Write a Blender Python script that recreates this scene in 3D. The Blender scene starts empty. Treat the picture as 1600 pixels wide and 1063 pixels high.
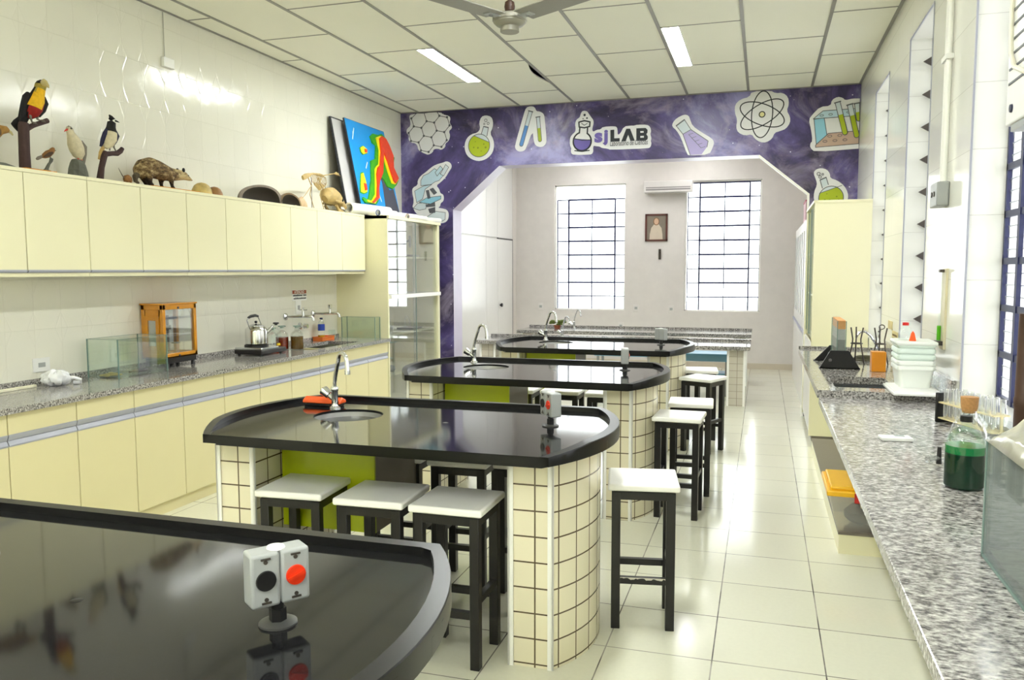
import bpy, bmesh, math, random
from math import pi, sin, cos, radians, sqrt, atan2
from mathutils import Vector, Matrix

random.seed(7)
scene = bpy.context.scene
COL = scene.collection

# ------------------------------------------------------------------ camera
cam_data = bpy.data.cameras.new('camera')
cam_data.sensor_width = 36.0
cam_data.lens = 1266.8 / 1600 * 36.0
cam_data.clip_start = 0.05
cam_data.clip_end = 200
cam = bpy.data.objects.new('camera', cam_data)
COL.objects.link(cam)
cam.matrix_world = (Matrix.Translation((0, 0, 1.55)) @ Matrix.Rotation(0.2997, 4, 'Z')
                    @ Matrix.Rotation(pi / 2 - 0.0857, 4, 'X') @ Matrix.Rotation(-0.0022, 4, 'Z'))
scene.camera = cam

# ------------------------------------------------------------------ world, light, exposure
world = bpy.data.worlds.new('overcast_sky')
scene.world = world
world.use_nodes = True
wn = world.node_tree.nodes
wl = world.node_tree.links
for n in list(wn):
    wn.remove(n)
w_out = wn.new('ShaderNodeOutputWorld')
w_bg = wn.new('ShaderNodeBackground')
w_tc = wn.new('ShaderNodeTexCoord')
w_sep = wn.new('ShaderNodeSeparateXYZ')
w_ramp = wn.new('ShaderNodeValToRGB')
w_ramp.color_ramp.elements[0].position = 0.0
w_ramp.color_ramp.elements[0].color = (0.86, 0.86, 0.86, 1)
w_ramp.color_ramp.elements[1].position = 0.7
w_ramp.color_ramp.elements[1].color = (0.97, 0.985, 1.0, 1)
wl.new(w_tc.outputs['Generated'], w_sep.inputs[0])
wl.new(w_sep.outputs['Z'], w_ramp.inputs[0])
wl.new(w_ramp.outputs[0], w_bg.inputs['Color'])
wl.new(w_bg.outputs[0], w_out.inputs['Surface'])
w_bg.inputs['Strength'].default_value = 2.1
LAMP_STRENGTH = 31.0
ADDED_FAR_LAMP_STRENGTH = 7.0

scene.view_settings.view_transform = 'Standard'
scene.view_settings.look = 'None'
scene.view_settings.gamma = 1.0
scene.view_settings.exposure = 1.80
scene.view_settings.use_curve_mapping = False
scene.cycles.use_denoising = True
scene.cycles.max_bounces = 10
scene.cycles.diffuse_bounces = 5
scene.cycles.glossy_bounces = 5
scene.cycles.transmission_bounces = 8
scene.cycles.transparent_max_bounces = 16
scene.cycles.caustics_reflective = False
scene.cycles.caustics_refractive = False
scene.cycles.sample_clamp_indirect = 6.0


def portal(x, y, z, w, h, rot):
    """a light portal in a window opening: steers the sky's samples, gives off nothing itself"""
    d = bpy.data.lights.new('window_portal', 'AREA')
    d.shape = 'RECTANGLE'
    d.size = w
    d.size_y = h
    d.cycles.is_portal = True
    o = bpy.data.objects.new('window_portal', d)
    COL.objects.link(o)
    o.location = (x, y, z)
    o.rotation_euler = rot


# room dimensions (metres): camera stands at x = 0, y = 0
XL, XR, YB, YM, YM2, YF, HC = -4.18, 0.90, -5.2, 9.04, 9.32, 13.2, 3.42
RIGHT_WINDOWS = [(-1.2, -0.2), (0.95, 2.15), (2.95, 4.24), (5.27, 6.07), (6.99, 7.80)]
FAR_WINDOWS = [(-3.335, -2.15), (-1.20, -0.045)]
SILL, HEAD = 0.95, 3.07
for (a, b) in RIGHT_WINDOWS:
    portal(1.14, (a + b) / 2, (SILL + HEAD) / 2, HEAD - SILL, b - a, (0, pi / 2, 0))
for (a, b) in FAR_WINDOWS:
    portal((a + b) / 2, YF + 0.16, 1.92, b - a, 2.05, (-pi / 2, 0, 0))

# ------------------------------------------------------------------ helpers
def lin(r, g, b):
    f = lambda c: (c / 255 / 12.92) if c / 255 <= 0.04045 else ((c / 255 + 0.055) / 1.055) ** 2.4
    return (f(r), f(g), f(b), 1.0)


def new_mat(name):
    m = bpy.data.materials.new(name)
    m.use_nodes = True
    nt = m.node_tree
    b = nt.nodes['Principled BSDF']
    return m, nt, b


def mat(name, rgb, rough=0.5, metal=0.0, spec=0.5, var=0.06, scale=8.0, coat=0.0, bump=0.0, bscale=60.0):
    """plain procedural material: colour gently varied by noise, optional bump"""
    m, nt, b = new_mat(name)
    c = lin(*rgb)
    tc = nt.nodes.new('ShaderNodeTexCoord')
    no = nt.nodes.new('ShaderNodeTexNoise')
    no.inputs['Scale'].default_value = scale
    no.inputs['Detail'].default_value = 3
    nt.links.new(tc.outputs['Object'], no.inputs['Vector'])
    mx = nt.nodes.new('ShaderNodeMix')
    mx.data_type = 'RGBA'
    mx.inputs['A'].default_value = tuple(max(0, x * (1 - var)) for x in c[:3]) + (1,)
    mx.inputs['B'].default_value = tuple(min(1, x * (1 + var)) for x in c[:3]) + (1,)
    nt.links.new(no.outputs['Fac'], mx.inputs['Factor'])
    nt.links.new(mx.outputs['Result'], b.inputs['Base Color'])
    b.inputs['Roughness'].default_value = rough
    b.inputs['Metallic'].default_value = metal
    b.inputs['Specular IOR Level'].default_value = spec
    b.inputs['Coat Weight'].default_value = coat
    if bump > 0:
        n2 = nt.nodes.new('ShaderNodeTexNoise')
        n2.inputs['Scale'].default_value = bscale
        n2.inputs['Detail'].default_value = 4
        nt.links.new(tc.outputs['Object'], n2.inputs['Vector'])
        bp = nt.nodes.new('ShaderNodeBump')
        bp.inputs['Strength'].default_value = bump
        bp.inputs['Distance'].default_value = 0.004
        nt.links.new(n2.outputs['Fac'], bp.inputs['Height'])
        nt.links.new(bp.outputs['Normal'], b.inputs['Normal'])
    return m


def glass(name, tint=(235, 245, 240), refl=0.12, opacity=0.06, rough=0.02):
    """thin clear glass: mostly see-through, with a fresnel gloss and a faint tint of its own"""
    m, nt, b = new_mat(name)
    nt.nodes.remove(b)
    out = nt.nodes['Material Output']
    tr = nt.nodes.new('ShaderNodeBsdfTransparent')
    tr.inputs['Color'].default_value = lin(*tint)
    gl = nt.nodes.new('ShaderNodeBsdfGlossy')
    gl.inputs['Roughness'].default_value = rough
    gl.inputs['Color'].default_value = (1, 1, 1, 1)
    df = nt.nodes.new('ShaderNodeBsdfDiffuse')
    df.inputs['Color'].default_value = lin(*tint)
    lw = nt.nodes.new('ShaderNodeLayerWeight')
    lw.inputs['Blend'].default_value = 0.35
    mp = nt.nodes.new('ShaderNodeMapRange')
    mp.inputs['To Min'].default_value = refl * 0.5
    mp.inputs['To Max'].default_value = min(1.0, refl * 5)
    nt.links.new(lw.outputs['Fresnel'], mp.inputs['Value'])
    m1 = nt.nodes.new('ShaderNodeMixShader')
    m1.inputs['Fac'].default_value = opacity
    nt.links.new(tr.outputs[0], m1.inputs[1])
    nt.links.new(df.outputs[0], m1.inputs[2])
    m2 = nt.nodes.new('ShaderNodeMixShader')
    nt.links.new(mp.outputs[0], m2.inputs['Fac'])
    nt.links.new(m1.outputs[0], m2.inputs[1])
    nt.links.new(gl.outputs[0], m2.inputs[2])
    nt.links.new(m2.outputs[0], out.inputs['Surface'])
    return m


def emit(name, rgb, strength):
    m, nt, b = new_mat(name)
    b.inputs['Base Color'].default_value = lin(*rgb)
    b.inputs['Emission Color'].default_value = lin(*rgb)
    b.inputs['Emission Strength'].default_value = strength
    return m


WLOC = {}       # world location of every thing and part, so parts can be given in room coordinates


class MB:
    """collects shapes and links them as ONE mesh object"""

    def __init__(self):
        self.v, self.f, self.m, self.cur = [], [], [], 0

    def add(self, vs, fs, mi=None):
        o = len(self.v)
        self.v += [tuple(p) for p in vs]
        self.f += [tuple(i + o for i in q) for q in fs]
        self.m += [self.cur if mi is None else mi] * len(fs)
        return self

    def box(self, x0, y0, z0, x1, y1, z1):
        x0, x1 = min(x0, x1), max(x0, x1)
        y0, y1 = min(y0, y1), max(y0, y1)
        z0, z1 = min(z0, z1), max(z0, z1)
        v = [(x0, y0, z0), (x1, y0, z0), (x1, y1, z0), (x0, y1, z0), (x0, y0, z1), (x1, y0, z1), (x1, y1, z1), (x0, y1, z1)]
        return self.add(v, [(0, 3, 2, 1), (4, 5, 6, 7), (0, 1, 5, 4), (1, 2, 6, 5), (2, 3, 7, 6), (3, 0, 4, 7)])

    def obox(self, c, s, rot):
        """box of size s centred on c, turned by the 3x3 matrix rot"""
        h = [x / 2 for x in s]
        b = MB().box(-h[0], -h[1], -h[2], h[0], h[1], h[2])
        c = Vector(c)
        return self.add([tuple(c + rot @ Vector(p)) for p in b.v], b.f)

    def prism(self, poly, lo, hi, axes='XY'):
        """polygon in the named plane, extruded along the third axis from lo to hi"""
        def P(a, b, c):
            return {'XY': (a, b, c), 'XZ': (a, c, b), 'YZ': (c, a, b)}[axes]
        area = sum(poly[i][0] * poly[(i + 1) % len(poly)][1] - poly[(i + 1) % len(poly)][0] * poly[i][1] for i in range(len(poly)))
        pl = list(poly) if area > 0 else list(poly)[::-1]
        if axes == 'XZ':
            pl = pl[::-1]
        n = len(pl)
        v = [P(a, b, lo) for a, b in pl] + [P(a, b, hi) for a, b in pl]
        f = [tuple(range(n))[::-1], tuple(range(n, 2 * n))] + [(i, (i + 1) % n, n + (i + 1) % n, n + i) for i in range(n)]
        return self.add(v, f)

    def flat(self, poly, c, axes='XZ', mi=None):
        def P(a, b):
            return {'XY': (a, b, c), 'XZ': (a, c, b), 'YZ': (c, a, b)}[axes]
        return self.add([P(a, b) for a, b in poly], [tuple(range(len(poly)))], mi)

    def tube(self, pts, r, n=10, closed=False, caps=True):
        pts = [Vector(p) for p in pts]
        k = len(pts)
        rs = r if isinstance(r, (list, tuple)) else [r] * k
        up = None
        vs = []
        for i in range(k):
            a = pts[(i - 1) % k] if (closed or i > 0) else pts[i]
            b = pts[(i + 1) % k] if (closed or i < k - 1) else pts[i]
            t = (b - a)
            t = t.normalized() if t.length > 1e-9 else Vector((0, 0, 1))
            if up is None:
                up = Vector((0, 0, 1)) if abs(t.z) < 0.9 else Vector((1, 0, 0))
            s = t.cross(up)
            if s.length < 1e-6:
                s = t.orthogonal()
            s.normalize()
            up = s.cross(t).normalized()
            for j in range(n):
                q = 2 * pi * j / n
                vs.append(tuple(pts[i] + (s * cos(q) + up * sin(q)) * rs[i]))
        fs = []
        for i in range(k if closed else k - 1):
            for j in range(n):
                a, b = i * n + j, i * n + (j + 1) % n
                c, d = ((i + 1) % k) * n + (j + 1) % n, ((i + 1) % k) * n + j
                fs.append((a, b, c, d))
        if caps and not closed:
            fs.append(tuple(range(n))[::-1])
            fs.append(tuple(range((k - 1) * n, k * n)))
        return self.add(vs, fs)

    def cyl(self, p0, p1, r0, r1=None, n=20):
        return self.tube([p0, p1], [r0, r0 if r1 is None else r1], n)

    def lathe(self, prof, c, n=28):
        """profile [(r, z)] turned about the vertical through c"""
        vs, fs, rows = [], [], []
        for r, z in prof:
            if r < 1e-6:
                rows.append([len(vs)])
                vs.append((c[0], c[1], c[2] + z))
            else:
                rows.append(list(range(len(vs), len(vs) + n)))
                vs += [(c[0] + r * cos(2 * pi * j / n), c[1] + r * sin(2 * pi * j / n), c[2] + z) for j in range(n)]
        for a, b in zip(rows, rows[1:]):
            for j in range(n):
                k = (j + 1) % n
                if len(a) == 1 and len(b) == 1:
                    continue
                if len(a) == 1:
                    fs.append((a[0], b[k], b[j]))
                elif len(b) == 1:
                    fs.append((a[j], a[k], b[0]))
                else:
                    fs.append((a[j], a[k], b[k], b[j]))
        return self.add(vs, fs)

    def loft(self, secs, n=16, up=(0, 0, 1), colour=None):
        """rings (centre, half width, half height) along a bending spine, closed at both ends; colour(i, q) picks a material slot"""
        pts = [Vector(s[0]) for s in secs]
        k = len(pts)
        upv = Vector(up)
        vs, fs, ms = [], [], []
        for i in range(k):
            t = (pts[min(i + 1, k - 1)] - pts[max(i - 1, 0)]).normalized()
            s = t.cross(upv)
            if s.length < 1e-5:
                s = t.orthogonal()
            s.normalize()
            w = s.cross(t).normalized()
            for j in range(n):
                q = 2 * pi * j / n
                vs.append(tuple(pts[i] + s * cos(q) * secs[i][1] + w * sin(q) * secs[i][2]))
        for i in range(k - 1):
            for j in range(n):
                a, b = i * n + j, i * n + (j + 1) % n
                fs.append((a, b, b + n, a + n))
                ms.append(colour(i, 2 * pi * (j + .5) / n) if colour else self.cur)
        o = len(vs)
        vs += [tuple(pts[0]), tuple(pts[-1])]
        for j in range(n):
            fs.append((o, (j + 1) % n, j))
            ms.append(colour(0, 2 * pi * (j + .5) / n) if colour else self.cur)
            fs.append((o + 1, (k - 1) * n + j, (k - 1) * n + (j + 1) % n))
            ms.append(colour(k - 2, 2 * pi * (j + .5) / n) if colour else self.cur)
        p = len(self.v)
        self.v += vs
        self.f += [tuple(i + p for i in q) for q in fs]
        self.m += ms
        return self

    def ell(self, c, rx, ry, rz, nu=16, nv=10, rot=None):
        vs, fs = [], []
        c = Vector(c)
        for i in range(1, nv):
            a = pi * i / nv
            for j in range(nu):
                q = 2 * pi * j / nu
                p = Vector((rx * sin(a) * cos(q), ry * sin(a) * sin(q), rz * cos(a)))
                vs.append(tuple(c + (rot @ p if rot else p)))
        tp, bt = Vector((0, 0, rz)), Vector((0, 0, -rz))
        vs += [tuple(c + (rot @ tp if rot else tp)), tuple(c + (rot @ bt if rot else bt))]
        for i in range(nv - 2):
            for j in range(nu):
                k = (j + 1) % nu
                fs.append((i * nu + j, (i + 1) * nu + j, (i + 1) * nu + k, i * nu + k))
        T = len(vs) - 2
        for j in range(nu):
            k = (j + 1) % nu
            fs.append((T, j, k))
            fs.append((T + 1, (nv - 2) * nu + k, (nv - 2) * nu + j))
        return self.add(vs, fs)

    def turn(self, ang, c=(0, 0, 0), axis='Z'):
        R = Matrix.Rotation(ang, 3, axis)
        c = Vector(c)
        self.v = [tuple(c + R @ (Vector(p) - c)) for p in self.v]
        return self

    def build(self, name, mats, parent=None, at=None, smooth=35, bevel=0.0, seg=2):
        me = bpy.data.meshes.new(name)
        org = Vector(at) if at is not None else (WLOC[parent.name] if parent is not None else Vector((0, 0, 0)))
        me.from_pydata([tuple(Vector(p) - org) for p in self.v], [], self.f)
        mats = mats if isinstance(mats, (list, tuple)) else [mats]
        for m in mats:
            me.materials.append(m)
        for p, k in zip(me.polygons, self.m):
            p.material_index = k
            p.use_smooth = smooth > 0
        bm = bmesh.new()
        bm.from_mesh(me)
        bmesh.ops.recalc_face_normals(bm, faces=bm.faces)
        bm.to_mesh(me)
        bm.free()
        if smooth > 0:
            me.set_sharp_from_angle(angle=radians(smooth))
        o = bpy.data.objects.new(name, me)
        COL.objects.link(o)
        WLOC[o.name] = org.copy()
        if parent is not None:
            o.parent = parent
            o.location = org - WLOC[parent.name]
        else:
            o.location = org
        if bevel > 0:
            b = o.modifiers.new('bevel', 'BEVEL')
            b.width = bevel
            b.segments = seg
            b.limit_method = 'ANGLE'
            b.angle_limit = radians(50)
        return o


def tag(o, label, cat, group=None, kind=None):
    o['label'] = label
    o['category'] = cat
    if group:
        o['group'] = group
    if kind:
        o['kind'] = kind
    return o


def thing(name, label, cat, loc=(0, 0, 0), group=None):
    """an Empty at the thing's base that parents its parts"""
    o = bpy.data.objects.new(name, None)
    o.empty_display_size = 0.05
    COL.objects.link(o)
    o.location = loc
    WLOC[o.name] = Vector(loc)
    return tag(o, label, cat, group)


def struct(o):
    o['kind'] = 'structure'
    return o


def dup(root, loc, rot=0.0, label=None):
    """a copy of a thing with copies of its parts and their sub-parts"""
    r = root.copy()
    COL.objects.link(r)
    r.location = loc
    r.rotation_euler = (0, 0, rot)
    WLOC[r.name] = Vector(loc)
    if label:
        r['label'] = label
    for ch in list(root.children):
        c = ch.copy()
        COL.objects.link(c)
        c.parent = r
        for g in list(ch.children):
            d = g.copy()
            COL.objects.link(d)
            d.parent = c
    return r


def arc_pts(c, r, a0, a1, n, plane='XZ'):
    out = []
    for i in range(n + 1):
        a = a0 + (a1 - a0) * i / n
        u, w = r * cos(a), r * sin(a)
        out.append((c[0] + u, c[1], c[2] + w) if plane == 'XZ' else (c[0], c[1] + u, c[2] + w) if plane == 'YZ' else (c[0] + u, c[1] + w, c[2]))
    return out


def text_polys(txt, size, bold=0.0, shear=0.0):
    """Blender's own lettering turned into flat faces: (vertices 2-D, faces), left edge at 0, baseline at 0"""
    cu = bpy.data.curves.new('lettering', 'FONT')
    cu.body = txt
    cu.size = size
    cu.offset = bold
    cu.shear = shear
    cu.resolution_u = 3
    ob = bpy.data.objects.new('lettering', cu)
    COL.objects.link(ob)
    bpy.context.view_layer.update()
    me = bpy.data.meshes.new_from_object(ob)
    v = [(p.co.x, p.co.y) for p in me.vertices]
    f = [tuple(p.vertices) for p in me.polygons]
    bpy.data.objects.remove(ob)
    bpy.data.curves.remove(cu)
    bpy.data.meshes.remove(me)
    x0 = min(p[0] for p in v)
    return [(p[0] - x0, p[1]) for p in v], f

# ------------------------------------------------------------------ materials
def wall_tile_mat(name, rgb, grout, rough=0.12, w=0.2, h=0.3, relief=0.0):
    m, nt, b = new_mat(name)
    L = nt.links
    tc = nt.nodes.new('ShaderNodeTexCoord')
    sp = nt.nodes.new('ShaderNodeSeparateXYZ')
    L.new(tc.outputs['Object'], sp.inputs[0])
    ge = nt.nodes.new('ShaderNodeNewGeometry')
    sn = nt.nodes.new('ShaderNodeSeparateXYZ')
    L.new(ge.outputs['Normal'], sn.inputs[0])
    ab = nt.nodes.new('ShaderNodeMath'); ab.operation = 'ABSOLUTE'
    L.new(sn.outputs['X'], ab.inputs[0])
    gt = nt.nodes.new('ShaderNodeMath'); gt.operation = 'GREATER_THAN'; gt.inputs[1].default_value = 0.5
    L.new(ab.outputs[0], gt.inputs[0])
    mx = nt.nodes.new('ShaderNodeMix'); mx.data_type = 'FLOAT'
    L.new(gt.outputs[0], mx.inputs['Factor'])
    L.new(sp.outputs['X'], mx.inputs['A'])
    L.new(sp.outputs['Y'], mx.inputs['B'])
    cb = nt.nodes.new('ShaderNodeCombineXYZ')
    L.new(mx.outputs['Result'], cb.inputs['X'])
    L.new(sp.outputs['Z'], cb.inputs['Y'])
    br = nt.nodes.new('ShaderNodeTexBrick')
    br.offset = 0.0
    br.inputs['Scale'].default_value = 1.0
    br.inputs['Brick Width'].default_value = w
    br.inputs['Row Height'].default_value = h
    br.inputs['Mortar Size'].default_value = 0.0018
    br.inputs['Mortar Smooth'].default_value = 0.3
    c = lin(*rgb)
    br.inputs['Color1'].default_value = c
    br.inputs['Color2'].default_value = tuple(x * 0.97 for x in c[:3]) + (1,)
    br.inputs['Mortar'].default_value = lin(*grout)
    L.new(cb.outputs[0], br.inputs['Vector'])
    L.new(br.outputs['Color'], b.inputs['Base Color'])
    b.inputs['Roughness'].default_value = rough
    bp = nt.nodes.new('ShaderNodeBump')
    bp.inputs['Strength'].default_value = 0.6 if relief else 0.25
    bp.inputs['Distance'].default_value = 0.004 if relief else 0.003
    bp.invert = True
    h_out = br.outputs['Fac']
    if relief > 0:
        def mth(op, a, v=None, c2=None):
            n = nt.nodes.new('ShaderNodeMath'); n.operation = op
            L.new(a, n.inputs[0])
            if v is not None:
                if hasattr(v, 'is_linked'):
                    L.new(v, n.inputs[1])
                else:
                    n.inputs[1].default_value = v
            if c2 is not None:
                n.inputs[2].default_value = c2
            return n.outputs[0]
        u = mth('ABSOLUTE', mth('SUBTRACT', mth('FRACT', mth('ADD', mth('DIVIDE', mx.outputs['Result'], w), 50.5)), 0.5))
        v = mth('ABSOLUTE', mth('SUBTRACT', mth('FRACT', mth('ADD', mth('DIVIDE', sp.outputs['Z'], h), 50.5)), 0.5))
        dd = mth('ADD', mth('MULTIPLY', u, 1.4), v)
        ring = mth('MAXIMUM', mth('SUBTRACT', mth('MULTIPLY', mth('ABSOLUTE', mth('SUBTRACT', dd, 0.33)), -18.0), -1.0), 0.0)
        wv = nt.nodes.new('ShaderNodeTexNoise'); wv.inputs['Scale'].default_value = 5.0
        L.new(tc.outputs['Object'], wv.inputs['Vector'])
        h_out = mth('ADD', mth('ADD', br.outputs['Fac'], mth('MULTIPLY', ring, relief)), mth('MULTIPLY', wv.outputs['Fac'], 1.2))
    L.new(h_out, bp.inputs['Height'])
    L.new(bp.outputs['Normal'], b.inputs['Normal'])
    return m


def floor_mat():
    m, nt, b = new_mat('porcelain_floor')
    L = nt.links
    tc = nt.nodes.new('ShaderNodeTexCoord')
    mp = nt.nodes.new('ShaderNodeMapping')
    mp.inputs['Location'].default_value = (0.1597, -3.2025 + 0.4262 * 20, 0)
    L.new(tc.outputs['Object'], mp.inputs['Vector'])
    br = nt.nodes.new('ShaderNodeTexBrick')
    br.offset = 0.0
    for k, v in (('Scale', 1.0), ('Brick Width', 0.4262), ('Row Height', 0.4262), ('Mortar Size', 0.003), ('Mortar Smooth', 0.2)):
        br.inputs[k].default_value = v
    br.inputs['Color1'].default_value = lin(230, 229, 210)
    br.inputs['Color2'].default_value = lin(226, 225, 205)
    no = nt.nodes.new('ShaderNodeTexNoise'); no.inputs['Scale'].default_value = 3.0; no.inputs['Detail'].default_value = 6
    L.new(tc.outputs['Object'], no.inputs['Vector'])
    rp = nt.nodes.new('ShaderNodeValToRGB')
    rp.color_ramp.elements[0].position = 0.42; rp.color_ramp.elements[0].color = lin(96, 92, 86)
    rp.color_ramp.elements[1].position = 0.6; rp.color_ramp.elements[1].color = lin(176, 172, 160)
    L.new(no.outputs['Fac'], rp.inputs[0])
    L.new(rp.outputs[0], br.inputs['Mortar'])
    L.new(mp.outputs[0], br.inputs['Vector'])
    n2 = nt.nodes.new('ShaderNodeTexNoise'); n2.inputs['Scale'].default_value = 55; n2.inputs['Detail'].default_value = 4
    L.new(tc.outputs['Object'], n2.inputs['Vector'])
    r2 = nt.nodes.new('ShaderNodeMapRange'); r2.inputs['To Min'].default_value = 0.95; r2.inputs['To Max'].default_value = 1.03
    L.new(n2.outputs['Fac'], r2.inputs['Value'])
    vm = nt.nodes.new('ShaderNodeVectorMath'); vm.operation = 'SCALE'
    L.new(br.outputs['Color'], vm.inputs[0]); L.new(r2.outputs[0], vm.inputs['Scale'])
    L.new(vm.outputs[0], b.inputs['Base Color'])
    b.inputs['Roughness'].default_value = 0.13
    bp = nt.nodes.new('ShaderNodeBump'); bp.invert = True
    bp.inputs['Strength'].default_value = 0.3; bp.inputs['Distance'].default_value = 0.002
    L.new(br.outputs['Fac'], bp.inputs['Height']); L.new(bp.outputs['Normal'], b.inputs['Normal'])
    return m


def uv_tile_mat(name, rgb, grout, size=0.102):
    m, nt, b = new_mat(name)
    L = nt.links
    uv = nt.nodes.new('ShaderNodeUVMap')
    br = nt.nodes.new('ShaderNodeTexBrick'); br.offset = 0.0
    for k, v in (('Scale', 1.0), ('Brick Width', size), ('Row Height', size), ('Mortar Size', 0.0034), ('Mortar Smooth', 0.2)):
        br.inputs[k].default_value = v
    c = lin(*rgb)
    br.inputs['Color1'].default_value = c
    br.inputs['Color2'].default_value = tuple(x * 0.93 for x in c[:3]) + (1,)
    br.inputs['Mortar'].default_value = lin(*grout)
    L.new(uv.outputs[0], br.inputs['Vector'])
    L.new(br.outputs['Color'], b.inputs['Base Color'])
    b.inputs['Roughness'].default_value = 0.16
    bp = nt.nodes.new('ShaderNodeBump'); bp.invert = True
    bp.inputs['Strength'].default_value = 0.5; bp.inputs['Distance'].default_value = 0.002
    L.new(br.outputs['Fac'], bp.inputs['Height']); L.new(bp.outputs['Normal'], b.inputs['Normal'])
    return m


def granite_mat(name, scale=95, dark=(58, 56, 56), mid=(142, 138, 134), light=(206, 203, 198), rough=0.1, stretch=(1, 1, 1)):
    m, nt, b = new_mat(name)
    L = nt.links
    tc = nt.nodes.new('ShaderNodeTexCoord')
    mp = nt.nodes.new('ShaderNodeMapping'); mp.inputs['Scale'].default_value = stretch
    L.new(tc.outputs['Object'], mp.inputs['Vector'])
    no = nt.nodes.new('ShaderNodeTexNoise')
    no.inputs['Scale'].default_value = scale; no.inputs['Detail'].default_value = 3; no.inputs['Roughness'].default_value = 0.65
    L.new(mp.outputs[0], no.inputs['Vector'])
    rp = nt.nodes.new('ShaderNodeValToRGB')
    e = rp.color_ramp.elements
    e[0].position = 0.36; e[0].color = lin(*dark)
    e[1].position = 0.66; e[1].color = lin(*light)
    k = rp.color_ramp.elements.new(0.48); k.color = lin(*mid)
    L.new(no.outputs['Fac'], rp.inputs[0])
    vo = nt.nodes.new('ShaderNodeTexVoronoi'); vo.inputs['Scale'].default_value = scale * 1.6
    L.new(mp.outputs[0], vo.inputs['Vector'])
    mr = nt.nodes.new('ShaderNodeMapRange'); mr.inputs['To Min'].default_value = 0.72; mr.inputs['To Max'].default_value = 1.2
    L.new(vo.outputs['Color'], mr.inputs['Value'])
    vm = nt.nodes.new('ShaderNodeVectorMath'); vm.operation = 'SCALE'
    L.new(rp.outputs[0], vm.inputs[0]); L.new(mr.outputs[0], vm.inputs['Scale'])
    L.new(vm.outputs[0], b.inputs['Base Color'])
    b.inputs['Roughness'].default_value = rough
    return m


def galaxy_mat():
    m, nt, b = new_mat('printed_galaxy_mural')
    L = nt.links
    tc = nt.nodes.new('ShaderNodeTexCoord')
    def noise(scale, detail, off, rough=0.6, dist=0.6):
        mp = nt.nodes.new('ShaderNodeMapping'); mp.inputs['Location'].default_value = off
        L.new(tc.outputs['Object'], mp.inputs['Vector'])
        n = nt.nodes.new('ShaderNodeTexNoise')
        n.inputs['Scale'].default_value = scale; n.inputs['Detail'].default_value = detail
        n.inputs['Roughness'].default_value = rough; n.inputs['Distortion'].default_value = dist
        L.new(mp.outputs[0], n.inputs['Vector'])
        return n.outputs['Fac']
    def ramp(src, stops):
        r = nt.nodes.new('ShaderNodeValToRGB')
        e = r.color_ramp.elements
        e[0].position, e[0].color = stops[0][0], lin(*stops[0][1])
        e[1].position, e[1].color = stops[-1][0], lin(*stops[-1][1])
        for p, c in stops[1:-1]:
            k = e.new(p); k.color = lin(*c)
        L.new(src, r.inputs[0])
        return r.outputs[0]
    base = ramp(noise(0.95, 9, (3.1, 0, 1.7), 0.66), [(0.36, (40, 33, 60)), (0.45, (62, 52, 96)), (0.54, (88, 78, 134)), (0.64, (150, 146, 198))])
    cloud = ramp(noise(1.9, 8, (8.3, 0, 4.2), 0.65, 1.0), [(0.5, (0, 0, 0)), (0.78, (255, 255, 255))])
    mx = nt.nodes.new('ShaderNodeMix'); mx.data_type = 'RGBA'
    L.new(cloud, mx.inputs['Factor']); L.new(base, mx.inputs['A'])
    mx.inputs['B'].default_value = lin(172, 160, 186)
    vo = nt.nodes.new('ShaderNodeTexVoronoi'); vo.inputs['Scale'].default_value = 9.0
    L.new(tc.outputs['Object'], vo.inputs['Vector'])
    st = nt.nodes.new('ShaderNodeMapRange'); st.interpolation_type = 'SMOOTHSTEP'
    st.inputs['From Min'].default_value = 0.075; st.inputs['From Max'].default_value = 0.03
    L.new(vo.outputs['Distance'], st.inputs['Value'])
    m2 = nt.nodes.new('ShaderNodeMix'); m2.data_type = 'RGBA'
    L.new(st.outputs[0], m2.inputs['Factor']); L.new(mx.outputs['Result'], m2.inputs['A'])
    m2.inputs['B'].default_value = lin(226, 222, 244)
    L.new(m2.outputs['Result'], b.inputs['Base Color'])
    b.inputs['Roughness'].default_value = 0.35
    return m


M = {}
M['wall_tile'] = wall_tile_mat('cream_wall_tile', (234, 232, 218), (228, 226, 211), rough=0.14, relief=0.3)
M['wall_tile_r'] = wall_tile_mat('white_wall_tile', (238, 238, 230), (206, 204, 196), w=0.6, h=0.3)
M['paint_grey'] = mat('pale_grey_paint', (222, 217, 212), 0.6)
M['paint_white'] = mat('white_paint', (236, 234, 230), 0.5)
M['floor'] = floor_mat()
M['ceiling'] = mat('ceiling_panel', (236, 235, 222), 0.7, var=0.03, scale=1.2, bump=0.15, bscale=120)
M['tbar'] = mat('ceiling_grid_metal', (150, 148, 142), 0.45, metal=0.3)
M['galaxy'] = galaxy_mat()
M['reveal'] = mat('lavender_reveal_paint', (205, 198, 222), 0.35)
M['cream'] = mat('cream_laminate', (233, 228, 192), 0.35, var=0.02, scale=2)
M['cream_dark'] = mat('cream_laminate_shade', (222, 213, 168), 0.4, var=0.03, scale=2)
M['white_lam'] = mat('white_laminate', (232, 231, 228), 0.25, var=0.02)
M['alu'] = mat('brushed_aluminium_rail', (168, 170, 182), 0.4, metal=0.15)
M['granite'] = granite_mat('grey_granite')
M['granite_r'] = granite_mat('grey_granite_slab', 75, (70, 68, 70), (150, 146, 144), (214, 212, 208), 0.14, (0.75, 1.25, 1))
M['black_top'] = granite_mat('polished_black_stone', 260, (15, 15, 16), (20, 20, 21), (38, 38, 40), 0.065)
M['black_edge'] = mat('black_stone_edge', (13, 13, 14), 0.3, spec=0.35, var=0.25, scale=120)
M['col_tile'] = uv_tile_mat('beige_ceramic_tile', (238, 230, 202), (98, 84, 62))
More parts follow.
